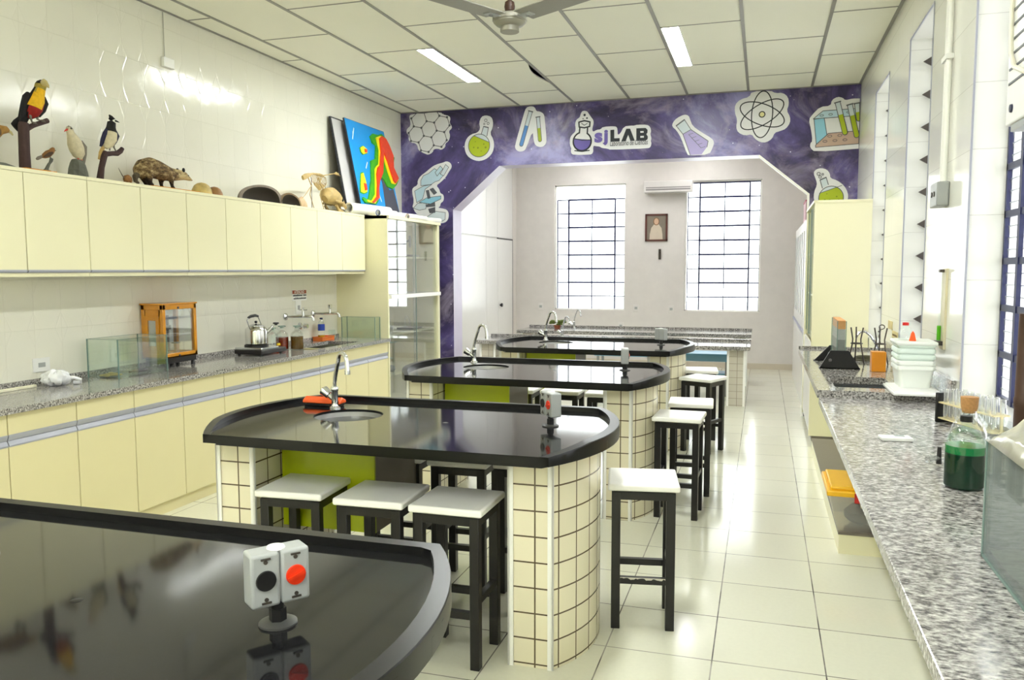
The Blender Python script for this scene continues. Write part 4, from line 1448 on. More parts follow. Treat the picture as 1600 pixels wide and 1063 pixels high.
plate('wall_switch', 'white wall plate behind the cross handle tap', 6.70, 1.205, 0.09, 0.13)
plate('wall_socket', 'white wall socket behind the white plastic bag', 3.83, 0.985, 0.12, 0.085)
t = thing('warning_sign', 'small red and white warning sign on the wall above the taps', 'sign', (XL, 6.725, 1.32))
b = MB(); b.box(XL + 0.0005, 6.60, 1.27, XL + 0.004, 6.85, 1.372); b.build('board', M['white_plastic'], t, smooth=0)
b = MB(); b.box(XL + 0.004, 6.605, 1.335, XL + 0.005, 6.845, 1.368); b.build('red_band', mat('faded_red_print', (168, 84, 62), 0.5), t, smooth=0)
for txt, size, y, z, m, bold in (('ATENÇÃO', 0.036, 6.635, 1.340, M['paper'], 0.0008),):
    v, f = text_polys(txt, size, bold)
    wd = max(p[0] for p in v)
    tgt = 0.17
    b = MB(); b.add([(XL + 0.0056, y + p[0] * tgt / wd, z + p[1]) for p in v], f); b.build('lettering', m, t, smooth=0)

b = MB(); rnd = random.Random(21)
for z, y0, y1, gap in ((1.312, 6.615, 6.838, 6.775), (1.284, 6.625, 6.83, None)):
    y = y0
    while y < y1:
        if gap and abs(y - gap) < .008:
            y += .016
        h = rnd.uniform(.012, .018)
        b.box(XL + .004, y, z, XL + .0048, y + .0085, z + h); b.box(XL + .004, y + .003, z + .003, XL + .005, y + .011, z + .009)
        y += .0135
b.build('small_print', M['ink'], t, smooth=0)

# white plastic bag and strip
b = MB()
rnd = random.Random(11)
bg = Vector((-4.02, 3.79, ZC + 0.045))
b.ell(bg, 0.07, 0.075, 0.045, 28, 18)
vv = []
for p in b.v:
    d = Vector(p) - bg
    q = atan2(d.y, d.x)
    k = 1 + 0.13 * sin(q * 5 + d.z * 60) + 0.09 * sin(q * 11 + 2 + d.z * 90) + rnd.uniform(-.05, .05)
    vv.append((bg.x + d.x * k, bg.y + d.y * k, max(ZC + 0.001, bg.z + d.z * k)))
b.v = vv
b.tube([(-3.99, 3.80, ZC + 0.04), (-3.94, 3.84, ZC + 0.045), (-3.92, 3.87, ZC + 0.03), (-3.93, 3.88, ZC + 0.012), (-3.965, 3.86, ZC + 0.012)], [0.012, 0.011, 0.009, 0.01, 0.012], 8)
tag(b.build('plastic_bag', mat('white_polythene', (240, 241, 244), 0.25, var=0.05, scale=40, bump=0.5, bscale=45), at=(-4.02, 3.79, ZC)), 'crumpled white plastic bag knotted in a bundle on the worktop', 'plastic bag')
b = MB(); b.box(-4.10, 3.42, ZC + 0.0005, -4.075, 3.70, ZC + 0.016)
tag(b.build('plastic_strip', mat('ivory_plastic', (236, 232, 206), 0.4), at=(-4.09, 3.56, ZC), bevel=0.002), 'ivory plastic strip lying on the worktop near the white bag', 'strip')
t = thing('wall_box', 'small white box hanging from a cord high on the tiled wall', 'wall box', (XL, 5.03, 3.06))
b = MB(); b.box(XL + 0.001, 4.975, 3.02, XL + 0.03, 5.085, 3.09); b.build('case', M['white_plastic'], t, bevel=0.004)
b = MB(); b.cyl((XL + 0.006, 5.01, 3.085), (XL + 0.006, 5.008, HC - 0.01), 0.003, 0.003, 8); b.build('cord', mat('grey_cord', (190, 188, 176), 0.5), t)

# orange cloth holder on the second bench
t = thing('sponge_holder', 'orange plastic scraper lying behind the tap on the bench with three stools', 'scraper', (-2.08, 3.55, 0.88))
b = MB(); b.box(-2.17, 3.515, 0.8805, -1.98, 3.575, 0.895); b.build('blade', M['black_plastic'], t, bevel=0.003)
b = MB()
b.prism([(3.51, 0.895), (3.58, 0.895), (3.575, 0.912), (3.545, 0.925), (3.515, 0.912)], -2.18, -1.97, 'YZ'); b.build('back', M['orange_plastic'], t, bevel=0.006)

# ------------------------------------------------------------------ stuffed animals and specimens on top of the wall cupboards
ZT = ZU1 + 0.0005
AX = -3.98
fur = lambda n, c, v=0.35, s=60: mat(n, c, 0.85, var=v, scale=s, bump=0.5, bscale=90)
F_BLACK = fur('black_plumage', (26, 24, 24))
F_YEL = fur('yellow_plumage', (228, 176, 28))
F_RED = fur('dark_red_plumage', (140, 24, 18))
F_CREAM = fur('cream_plumage', (200, 190, 160), 0.28, 45)
F_GREY = fur('grey_plumage', (116, 110, 98))
F_BROWN = fur('brown_plumage', (140, 98, 52))
F_BLUE = fur('blue_black_plumage', (34, 34, 62))
F_BUFF = fur('buff_plumage', (190, 160, 96))
BEAK_PALE = mat('pale_horn', (190, 176, 120), 0.4, var=0.2)
BEAK_RED = mat('red_beak', (206, 60, 44), 0.4)
EYE = mat('glass_eye', (12, 10, 10), 0.08)


def wing(name, pts, thick, m, par):
    """folded wing: a flattened loft along pts"""
    b = MB()
    b.loft([(p, w, thick) for p, w in pts], 10, up=(1, 0, 0))
    return b.build(name, m, par)


# toucan on its post
py = 3.635
t = thing('stuffed_toucan', 'stuffed toucan with yellow throat and red belly perched on a branch', 'stuffed bird', (AX, py, 2.42))
zc = 2.385
body = [((AX - .02, py + .035, zc + .03), .012, .012), ((AX - .01, py + .045, zc + .055), .038, .036), ((AX, py + .055, zc + .09), .05, .046), ((AX + .005, py + .066, zc + .13), .05, .045), ((AX + .01, py + .078, zc + .17), .038, .036), ((AX + .015, py + .088, zc + .20), .031, .030), ((AX + .018, py + .094, zc + .225), .031, .030), ((AX + .018, py + .096, zc + .245), .022, .02), ((AX + .018, py + .096, zc + .254), .005, .005)]


def tou(i, q):
    # faces toward the room are throat and belly, the back is black
    return 0


b = MB(); b.loft(body, 20)
for fi, f in enumerate(b.f):
    c = sum((Vector(b.v[i]) for i in f), Vector()) / len(f)
    axis = min(body, key=lambda s: abs(s[0][2] - c.z))
    front = (c.x - axis[0][0]) * .8 + (-(c.y - axis[0][1])) * .25
    z = c.z - zc
    b.m[fi] = 0 if (front < 0.014 and z < .2) or z > .232 else (2 if z < .098 else 1 if z < .19 else 3)
b.build('body', [F_BLACK, F_YEL, F_RED, fur('olive_face_plumage', (158, 140, 62))], t)
b = MB()
b.loft([((AX + .035, py + .088, zc + .232), .012, .016), ((AX + .06, py + .076, zc + .233), .012, .020), ((AX + .09, py + .062, zc + .222), .010, .017), ((AX + .115, py + .052, zc + .203), .006, .010), ((AX + .122, py + .05, zc + .193), .002, .003)], 12)
b.build('beak', BEAK_PALE, t)
for s in (-1, 1):
    b = MB(); b.ell((AX + .028 + .002 * s, py + .092 + .026 * s, zc + .235), .006, .006, .006, 10, 7); b.build('eye', EYE, t)
wing('wing', [((AX - .01, py + .03, zc + .17), .01), ((AX - .005, py + .015, zc + .14), .028), ((AX - .01, py + .005, zc + .09), .03), ((AX - .02, py - .01, zc + .04), .018), ((AX - .03, py - .02, zc + .01), .005)], .012, F_BLACK, t)
wing('wing', [((AX + .0, py + .125, zc + .165), .01), ((AX + .005, py + .13, zc + .13), .022), ((AX - .005, py + .12, zc + .09), .02), ((AX - .015, py + .10, zc + .05), .006)], .012, F_BLACK, t)
wing('tail', [((AX - .02, py + .03, zc + .05), .02), ((AX - .035, py + .012, zc + .02), .03), ((AX - .05, py - .01, zc - .01), .034), ((AX - .055, py - .028, zc - .03), .03)], .008, F_BLACK, t)
for s, e in ((0.03, (AX + .005, py + .035, zc + .005)), (0.075, (AX + .012, py + .085, zc + .025))):
    b = MB(); b.tube([(AX, py + s, zc + .06), (AX + .006, py + s - .004, zc + .03), e], [.012, .006, .004], 8)
    for k in (-1, 0, 1):
        b.tube([e, (e[0] + .018, e[1] + .008 * k, e[2] + .001), (e[0] + .024, e[1] + .011 * k, e[2] - .010)], [.0035, .003, .002], 6)
    b.build('leg', F_GREY, t)
t = thing('perch', 'thick dark branch post with a side twig under the stuffed toucan', 'branch', (AX, py - .03, ZT))
b = MB(); b.tube([(AX, py - .022, ZT), (AX, py - .022, ZT + .11), (AX, py - .018, 2.365), (AX, py - .016, 2.38)], [.031, .029, .029, .026], 14)
b.tube([(AX, py - .01, 2.345), (AX + .004, py + .04, 2.375), (AX + .008, py + .10, 2.402), (AX + .01, py + .135, 2.418)], [.017, .014, .014, .015], 10)
b.build('branch', M['bark'], t)
b = MB(); b.box(AX - .07, py - .10, ZT, AX + .09, py + .11, ZT + .014)
b.build('base_board', M['wood_amber'], t, bevel=.003)

# bird of prey at the picture edge
vy = 3.42
t = thing('stuffed_vulture', 'brown hooked-beak stuffed bird at the near end of the cupboard tops', 'stuffed bird', (AX, vy, ZT))
b = MB(); b.loft([((AX, vy - .20, 2.26), .01, .01), ((AX, vy - .14, 2.275), .04, .04), ((AX, vy - .06, 2.29), .05, .05), ((AX, vy + .02, 2.30), .035, .036), ((AX + .005, vy + .045, 2.318), .025, .026), ((AX + .008, vy + .075, 2.322), .02, .02), ((AX + .008, vy + .09, 2.318), .01, .012)], 16)
b.build('body', fur('tawny_plumage', (150, 112, 50), 0.5, 40), t)
b = MB(); b.loft([((AX + .008, vy + .088, 2.318), .008, .010), ((AX + .01, vy + .105, 2.312), .006, .008), ((AX + .012, vy + .115, 2.298), .003, .004)], 8); b.build('beak', BEAK_PALE, t)
for dy in (-.03, .015):
    b = MB(); b.tube([(AX, vy + dy, 2.275), (AX, vy + dy + .01, 2.245), (AX, vy + dy + .012, 2.22)], [.014, .008, .006], 8); b.build('leg', F_GREY, t)
wing('wing', [((AX + .04, vy + .01, 2.30), .02), ((AX + .05, vy - .06, 2.29), .035), ((AX + .045, vy - .15, 2.265), .03), ((AX + .03, vy - .24, 2.24), .012)], .01, fur('dark_tawny_wing', (96, 72, 40), 0.5, 40), t)
b = MB(); b.tube([(AX, vy + .02, ZT), (AX - .01, vy + .0, ZT + .06), (AX, vy - .02, 2.22), (AX, vy + .03, 2.222)], [.024, .016, .012, .011], 10)
b.tube([(AX, vy - .04, ZT + .02), (AX + .01, vy + .06, ZT + .018), (AX + .01, vy + .15, ZT + .008)], [.02, .016, .008], 8)
b.build('branch', M['stone'], t)

# small finch on a twig
sy = 3.775
t = thing('stuffed_finch', 'tiny brown stuffed bird on a twisted twig between the toucan and the gull', 'stuffed bird', (AX, sy, ZT))
b = MB(); b.loft([((AX, sy - .045, 2.205), .006, .005), ((AX, sy - .03, 2.214), .016, .015), ((AX, sy - .005, 2.228), .022, .021), ((AX, sy + .018, 2.243), .017, .017), ((AX, sy + .03, 2.258), .014, .014), ((AX, sy + .036, 2.268), .009, .008)], 14)
b.build('body', F_BROWN, t)
b = MB(); b.loft([((AX, sy + .038, 2.258), .005, .005), ((AX, sy + .054, 2.255), .001, .001)], 8); b.build('beak', EYE, t)
wing('tail', [((AX, sy - .04, 2.212), .008), ((AX, sy - .075, 2.195), .010), ((AX, sy - .085, 2.189), .006)], .003, F_GREY, t)
wing('wing', [((AX + .019, sy + .012, 2.238), .006), ((AX + .022, sy - .012, 2.226), .012), ((AX + .014, sy - .045, 2.208), .004)], .004, fur('dark_brown_wing', (74, 56, 40)), t)
b = MB(); b.tube([(AX, sy - .04, ZT + .012), (AX, sy - .02, ZT + .03), (AX, sy + .0, ZT + .065), (AX, sy + .02, ZT + .085), (AX, sy + .025, ZT + .098)], [.014, .011, .008, .007, .006], 8)
b.tube([(AX, sy + .005, ZT + .07), (AX + .01, sy + .005, ZT + .1), (AX + .01, sy + .0, ZT + .104)], [.006, .005, .004], 6)
b.tube([(AX, sy - .06, ZT + .004), (AX, sy - .02, ZT + .018), (AX, sy + .05, ZT + .006), (AX, sy + .10, ZT + .003)], [.012, .018, .012, .004], 8)
b.build('twig', M['stone'], t)

# gull on a stone
gy = 3.965
t = thing('stuffed_gull', 'cream stuffed gull with dark cap and red beak standing on a grey stone', 'stuffed bird', (AX, gy, 2.22))
b = MB(); b.loft([((AX + .01, gy + .03, 2.225), .012, .012), ((AX + .01, gy + .022, 2.25), .035, .034), ((AX + .005, gy + .012, 2.285), .045, .042), ((AX, gy + .002, 2.32), .044, .04), ((AX, gy - .012, 2.35), .032, .03), ((AX, gy - .024, 2.375), .022, .022), ((AX, gy - .032, 2.395), .021, .021), ((AX, gy - .036, 2.41), .014, .013), ((AX, gy - .036, 2.416), .004, .004)], 18)
for fi, f in enumerate(b.f):
    c = sum((Vector(b.v[i]) for i in f), Vector()) / len(f)
    b.m[fi] = 1 if c.z > 2.398 and c.y > gy - .042 else 0
b.build('body', [F_CREAM, F_GREY], t)
b = MB(); b.loft([((AX + .004, gy - .05, 2.392), .006, .007), ((AX + .006, gy - .066, 2.384), .004, .005), ((AX + .008, gy - .078, 2.374), .001, .0015)], 8); b.build('beak', BEAK_RED, t)
b = MB(); b.ell((AX + .019, gy - .038, 2.398), .004, .004, .004, 8, 6); b.build('eye', EYE, t)
wing('wing', [((AX + .02, gy + .03, 2.335), .01), ((AX + .03, gy + .046, 2.30), .02), ((AX + .022, gy + .052, 2.255), .016), ((AX + .01, gy + .055, 2.20), .005)], .008, F_GREY, t)
wing('tail', [((AX + .01, gy + .035, 2.24), .012), ((AX + .005, gy + .055, 2.195), .014), ((AX + .0, gy + .065, 2.15), .008)], .005, F_CREAM, t)
for dy in (.012, .034):
    b = MB(); b.tube([(AX + .012, gy + dy, 2.24), (AX + .014, gy + dy, 2.218)], [.008, .005], 8); b.build('leg', BEAK_RED, t)
t = thing('stone', 'grey green stone block under the stuffed gull on a dark board', 'stone', (AX, gy + .01, ZT))
b = MB(); b.box(AX - .06, gy - .05, ZT, AX + .06, gy + .15, ZT + .012); b.build('board', M['wood_dark'], t, bevel=.003)
b = MB(); b.loft([((AX + .005, gy + .008, ZT + .012), .058, .05), ((AX + .005, gy + .01, ZT + .05), .062, .05), ((AX + .005, gy + .014, ZT + .09), .05, .042), ((AX + .005, gy + .018, ZT + .111), .036, .03)], 9, up=(1, 0, 0))
rnd = random.Random(5); b.v = [(p[0] + rnd.uniform(-.006, .006), p[1] + rnd.uniform(-.008, .008), p[2] if p[2] < ZT + .02 or p[2] > ZT + .1 else p[2] + rnd.uniform(-.006, .006)) for p in b.v]
b.build('rock', M['stone'], t, smooth=0)

# crested jay on a branch
jy = 4.24
t = thing('stuffed_jay', 'dark crested stuffed jay with cream belly perched on a forked branch', 'stuffed bird', (AX, jy, 2.32))
b = MB(); b.loft([((AX, jy - .03, 2.325), .014, .014), ((AX + .005, jy - .018, 2.35), .036, .034), ((AX + .01, jy - .004, 2.385), .045, .042), ((AX + .01, jy + .006, 2.425), .04, .037), ((AX + .01, jy + .012, 2.46), .028, .027), ((AX + .01, jy + .018, 2.49), .025, .025), ((AX + .01, jy + .022, 2.512), .022, .02), ((AX + .008, jy + .014, 2.527), .012, .01), ((AX + .004, jy + .006, 2.537), .003, .003)], 18)
for fi, f in enumerate(b.f):
    c = sum((Vector(b.v[i]) for i in f), Vector()) / len(f)
    b.m[fi] = 1 if c.z < 2.415 and c.x > AX - .01 else 0
b.build('body', [F_BLACK, F_CREAM], t)
b = MB(); b.loft([((AX + .018, jy + .04, 2.505), .007, .007), ((AX + .025, jy + .056, 2.500), .004, .004), ((AX + .028, jy + .066, 2.497), .001, .001)], 8); b.build('beak', EYE, t)
wing('wing', [((AX + .01, jy - .025, 2.44), .01), ((AX + .015, jy - .044, 2.41), .02), ((AX + .005, jy - .055, 2.37), .018), ((AX - .005, jy - .065, 2.33), .005)], .01, F_BLUE, t)
wing('wing', [((AX + .015, jy + .04, 2.44), .01), ((AX + .02, jy + .05, 2.41), .018), ((AX + .01, jy + .042, 2.375), .012), ((AX, jy + .03, 2.345), .004)], .01, F_BLUE, t)
wing('tail', [((AX - .01, jy - .035, 2.335), .014), ((AX - .015, jy - .055, 2.29), .018), ((AX - .02, jy - .065, 2.25), .012)], .005, F_BUFF, t)
for dy, e in ((-.01, (AX + .008, jy - .005, 2.312)), (.025, (AX + .012, jy + .048, 2.308))):
    b = MB(); b.tube([(AX + .008, jy + dy, 2.355), (AX + .01, jy + dy + .005, 2.335), e], [.010, .005, .004], 8); b.build('leg', F_GREY, t)
t = thing('perch', 'forked dark branch under the crested jay', 'branch', (AX, jy - .08, ZT))
b = MB(); b.tube([(AX, jy - .088, ZT + .01), (AX, jy - .07, 2.20), (AX, jy - .045, 2.27), (AX, jy - .03, 2.30)], [.022, .018, .019, .018], 10)
b.tube([(AX, jy - .04, 2.285), (AX + .005, jy + .02, 2.298), (AX + .008, jy + .055, 2.302), (AX + .01, jy + .085, 2.322), (AX + .01, jy + .10, 2.34)], [.017, .015, .017, .016, .013], 10)
b.build('branch', M['bark'], t)
b = MB(); b.box(AX - .06, jy - .14, ZT, AX + .08, jy + .06, ZT + .010); b.build('base_board', mat('pale_board', (206, 196, 160), 0.5), t, bevel=.003)

# mouse
my = 4.385
t = thing('stuffed_mouse', 'small brown stuffed mouse with upright tail behind the opossum', 'stuffed animal', (AX, my, ZT))
b = MB(); b.loft([((AX, my - .03, ZT + .04), .008, .008), ((AX, my - .018, ZT + .042), .02, .022), ((AX, my + .002, ZT + .045), .024, .026), ((AX, my + .02, ZT + .04), .018, .019), ((AX, my + .032, ZT + .036), .009, .010), ((AX, my + .04, ZT + .034), .003, .003)], 14)
for dx in (-.012, .012):
    for dy in (-.012, .014):
        b.tube([(AX + dx, my + dy, ZT + .03), (AX + dx, my + dy + .004, ZT)], [.008, .005], 6)
b.build('body', F_BROWN, t)
b = MB(); b.tube([(AX, my - .028, ZT + .045), (AX, my - .045, ZT + .062), (AX, my - .065, ZT + .09), (AX, my - .075, ZT + .105)], [.004, .003, .002, .001], 6); b.build('tail', F_GREY, t)

# opossum
def opossum_mat():
    m, nt, b = new_mat('grizzled_opossum_fur')
    L = nt.links
    tc = nt.nodes.new('ShaderNodeTexCoord'); sp = nt.nodes.new('ShaderNodeSeparateXYZ'); L.new(tc.outputs['Object'], sp.inputs[0])
    mp = nt.nodes.new('ShaderNodeMapping'); mp.inputs['Scale'].default_value = (1, .45, 1); L.new(tc.outputs['Object'], mp.inputs['Vector'])
    no = nt.nodes.new('ShaderNodeTexNoise'); no.inputs['Scale'].default_value = 42; no.inputs['Detail'].default_value = 6; no.inputs['Roughness'].default_value = .7
    L.new(mp.outputs[0], no.inputs['Vector'])
    hz = nt.nodes.new('ShaderNodeMapRange'); hz.inputs['From Min'].default_value = .03; hz.inputs['From Max'].default_value = .075; hz.inputs['To Min'].default_value = -.35; hz.inputs['To Max'].default_value = 0
    L.new(sp.outputs['Z'], hz.inputs['Value'])
    ad = nt.nodes.new('ShaderNodeMath'); ad.operation = 'ADD'; L.new(no.outputs['Fac'], ad.inputs[0]); L.new(hz.outputs[0], ad.inputs[1])
    rp = nt.nodes.new('ShaderNodeValToRGB'); e = rp.color_ramp.elements
    e[0].position = .34; e[0].color = lin(38, 28, 20); e[1].position = .68; e[1].color = lin(196, 176, 128)
    k = e.new(.5); k.color = lin(118, 94, 58)
    hy = nt.nodes.new('ShaderNodeMapRange'); hy.inputs['From Min'].default_value = .06; hy.inputs['From Max'].default_value = .16; hy.inputs['To Max'].default_value = .17
    L.new(sp.outputs['Y'], hy.inputs['Value'])
    a2 = nt.nodes.new('ShaderNodeMath'); a2.operation = 'ADD'; L.new(ad.outputs[0], a2.inputs[0]); L.new(hy.outputs[0], a2.inputs[1])
    L.new(a2.outputs[0], rp.inputs[0]); L.new(rp.outputs[0], b.inputs['Base Color'])
    b.inputs['Roughness'].default_value = .9
    bp = nt.nodes.new('ShaderNodeBump'); bp.inputs['Strength'].default_value = .9; bp.inputs['Distance'].default_value = .008
    L.new(no.outputs['Fac'], bp.inputs['Height']); L.new(bp.outputs['Normal'], b.inputs['Normal'])
    return m


oy = 4.72
t = thing('stuffed_opossum', 'large shaggy brown and grey stuffed opossum on a thin wooden board', 'stuffed animal', (AX, oy, ZT))
b = MB()
zb = ZT + .014
spine = [((AX, oy - .255, zb + .055), .016, .02), ((AX, oy - .235, zb + .085), .038, .045), ((AX, oy - .195, zb + .112), .056, .062), ((AX, oy - .13, zb + .128), .066, .068), ((AX, oy - .06, zb + .120), .064, .064), ((AX, oy + .01, zb + .108), .055, .056), ((AX + .003, oy + .07, zb + .102), .044, .046), ((AX + .006, oy + .12, zb + .105), .038, .041), ((AX + .01, oy + .165, zb + .108), .034, .036), ((AX + .013, oy + .20, zb + .104), .028, .028), ((AX + .016, oy + .235, zb + .093), .017, .018), ((AX + .018, oy + .262, zb + .085), .009, .010), ((AX + .018, oy + .272, zb + .083), .003, .003)]
b.loft(spine, 20)
legs = [(AX + .035, oy - .19, AX + .035, oy - .165, .026), (AX - .035, oy - .16, AX - .035, oy - .12, .026), (AX + .03, oy + .03, AX + .03, oy + .055, .019), (AX - .03, oy + .0, AX - .03, oy + .02, .019)]
for (x0, y0, x1, y1, r) in legs:
    b.loft([((x0, y0, zb + .10), r * 1.3, r * 1.5), ((x0, y0 + .012, zb + .06), r, r * 1.1), ((x1, y1 - .008, zb + .025), r * .62, r * .62), ((x1, y1, zb + .01), r * .6, r * .7), ((x1, y1 + .012, zb + .001), r * .7, r * .8)], 12, up=(0, 1, 0))
o = b.build('body', opossum_mat(), t)
r_ = o.modifiers.new('fuse', 'REMESH'); r_.mode = 'VOXEL'; r_.voxel_size = 0.005; r_.use_smooth_shade = True
s_ = o.modifiers.new('soft', 'SMOOTH'); s_.factor = 0.6; s_.iterations = 6
b = MB(); b.loft([((AX + .012, oy + .16, zb + .135), .012, .008), ((AX + .018, oy + .20, zb + .127), .012, .006), ((AX + .02, oy + .235, zb + .108), .006, .004)], 10); b.build('dark_face_stripe', F_BLACK, t)
for s in (-1, 1):
    b = MB(); b.ell((AX + .01 + .026 * s, oy + .165, zb + .142), .008, .014, .016, 10, 7); b.build('ear', F_BLACK, t)
    b = MB(); b.ell((AX + .015 + .024 * s, oy + .21, zb + .108), .004, .005, .004, 8, 6); b.build('eye', EYE, t)
b = MB(); b.ell((AX + .018, oy + .27, zb + .083), .006, .006, .005, 8, 6); b.build('nose', mat('pink_nose', (150, 92, 82), 0.5), t)
b = MB(); b.tube([(AX, oy - .245, zb + .07), (AX + .01, oy - .275, zb + .05), (AX + .02, oy - .285, zb + .02), (AX + .02, oy - .26, zb + .008)], [.022, .02, .014, .008], 10); b.build('tail', fur('dark_tail_fur', (84, 74, 56)), t)
b = MB(); b.box(AX - .09, oy - .20, ZT, AX + .09, oy + .27, ZT + .0135); b.build('base_board', M['wood_amber'], t, bevel=.002)

# two small shells
for k, (y, r, lab, c) in enumerate(((5.12, .075, 'larger of two small domed shells right of the opossum', (196, 172, 104)), (5.265, .062, 'smaller brown domed shell right next to a paler one', (150, 108, 60)))):
    b = MB()
    b.lathe([(r, 0), (r * 1.0, .012), (r * .93, r * .55), (r * .72, r * .95), (r * .4, r * 1.18), (0, r * 1.27)], (AX, y, ZT), 22)
    b.f.append(tuple(range(22))[::-1]); b.m.append(0)
    tag(b.build('tortoise_shell', mat('speckled_shell_%s' % 'ab'[k], c, 0.5, var=0.6, scale=22), at=(AX, y, ZT)), lab, 'shell', 'shells on the cupboard tops')


def carapace(lab, y, L, D, H, c, skew):
    """half of a turtle shell standing on its cut rim with its hollow side to the room"""
    t = thing('turtle_shell', lab, 'shell', (AX, y, ZT), 'shells on the cupboard tops')
    nu, nv = 30, 8
    def dome(k):
        b = MB(); vs, fs = [], []
        for i in range(nv + 1):
            a = (pi / 2) * i / nv
            for j in range(nu + 1):
                q = pi * j / nu
                cy = cos(q) * cos(a)
                vs.append((AX + .05 - sin(a) * D * k, y + (cy + skew * (1 - cy * cy)) * L * k, ZT + (sin(q) ** .8) * cos(a) * H * k))
        for i in range(nv):
            for j in range(nu):
                fs.append((i * (nu + 1) + j, i * (nu + 1) + j + 1, (i + 1) * (nu + 1) + j + 1, (i + 1) * (nu + 1) + j))
        return b.add(vs, fs)
    b1, b2 = dome(1.0), dome(0.88)
    n = nu + 1
    o = len(b1.v)
    b1.v += b2.v[:n]
    b1.f += [(j, j + 1, o + j + 1, o + j) for j in range(nu)]; b1.m += [0] * nu
    b1.build('outer_shell', mat('horn_shell', c, 0.4, var=0.4, scale=16), t)
    b2.build('inner_shell', mat('shell_inside', (34, 23, 17), 0.6, var=0.5, scale=20), t)


carapace('large dark hollow turtle shell on the cupboard tops', 5.80, .30, .11, .145, (124, 112, 98), .18)
carapace('smaller mottled turtle shell leaning beside the large dark one', 6.235, .165, .09, .115, (124, 100, 66), -.1)
t = thing('bone_fragment', 'pale fan shaped bone between the smaller turtle shell and the bird skeleton', 'bone', (AX, 6.47, ZT))
b = MB(); b.loft([((AX, 6.36, ZT + .012), .02, .012), ((AX, 6.42, ZT + .045), .03, .04), ((AX, 6.48, ZT + .055), .03, .055), ((AX, 6.54, ZT + .035), .02, .03), ((AX, 6.57, ZT + .018), .008, .012)], 12)
zz = min(p[2] for p in b.v); b.v = [(p[0], p[1], max(p[2], ZT)) for p in b.v]
b.build('bone', mat('pinkish_bone', (206, 178, 140), 0.6, var=0.25, scale=25), t)

# bird skeleton on its stand
ky = 6.75
t = thing('bird_skeleton', 'mounted bird skeleton with a long neck stretched out on wire supports', 'skeleton', (AX, ky, ZT))
b = MB(); b.box(AX - .06, ky - .08, ZT, AX + .07, ky + .16, ZT + .012); b.build('stand', M['black_paint'], t, bevel=.003)
for yy, zz in ((-.11, 2.40), (.135, 2.43)):
    b = MB(); b.cyl((AX + .01, ky + yy, ZT + .002), (AX + .01, ky + yy, zz), .0025, .0025, 6); b.build('support_wire', M['dark_steel'], t)
b = MB()
sp = [(AX, ky - .24, 2.385), (AX, ky - .16, 2.42), (AX, ky - .06, 2.44), (AX, ky + .06, 2.45), (AX, ky + .13, 2.445)]
b.tube(sp, [.008, .010, .010, .008, .006], 8)
for k in range(7):
    y0 = ky - .06 + k * .026
    for s in (-1, 1):
        b.tube([(AX, y0, 2.443), (AX + s * .035, y0 + .012, 2.42), (AX + s * .03, y0 + .03, 2.375), (AX + s * .004, y0 + .035, 2.345)], .003, 6)
b.loft([((AX, ky - .04, 2.35), .006, .012), ((AX, ky + .04, 2.325), .008, .03), ((AX, ky + .13, 2.35), .004, .012)], 8)
b.build('rib_cage', M['bone'], t)
b = MB(); b.tube([(AX, ky + .13, 2.445), (AX, ky + .20, 2.46), (AX, ky + .28, 2.475), (AX, ky + .35, 2.485)], [.0045, .004, .004, .004], 8)
for k in range(7):
    b.ell((AX, ky + .15 + k * .03, 2.449 + k * .006), .0065, .0065, .0065, 8, 6)
b.build('neck', M['bone'], t)
b = MB(); b.loft([((AX, ky + .345, 2.486), .006, .006), ((AX, ky + .365, 2.49), .017, .016), ((AX, ky + .385, 2.488), .015, .013), ((AX, ky + .42, 2.48), .005, .005), ((AX, ky + .45, 2.474), .002, .002)], 10); b.build('skull', M['bone'], t)
b = MB(); b.loft([((AX, ky - .24, 2.385), .012, .022), ((AX, ky - .20, 2.40), .018, .026), ((AX, ky - .14, 2.418), .016, .02), ((AX, ky - .10, 2.43), .008, .01)], 8); b.build('pelvis', M['bone'], t)
for s, y in ((-.02, -.12), (.025, -.02)):
    b = MB(); b.tube([(AX + s, ky + y, 2.41), (AX + s, ky + y + .06, 2.33), (AX + s, ky + y + .03, 2.25), (AX + s, ky + y + .10, ZT + .016)], [.006, .005, .004, .004], 6)
    b.tube([(AX + s, ky + y + .06, ZT + .018), (AX + s, ky + y + .10, ZT + .016), (AX + s, ky + y + .16, ZT + .018)], .003, 6)
    b.build('leg', M['bone'], t)
b = MB(); b.tube([(AX + .03, ky + .05, 2.43), (AX + .05, ky - .03, 2.36), (AX + .045, ky + .03, 2.31), (AX + .04, ky + .11, 2.36)], [.005, .005, .004, .002], 6); b.tube([(AX + .02, ky - .12, 2.33), (AX + .02, ky - .24, 2.23), (AX + .02, ky - .30, 2.19)], [.004, .003, .002], 6); b.build('wing', M['bone'], t)

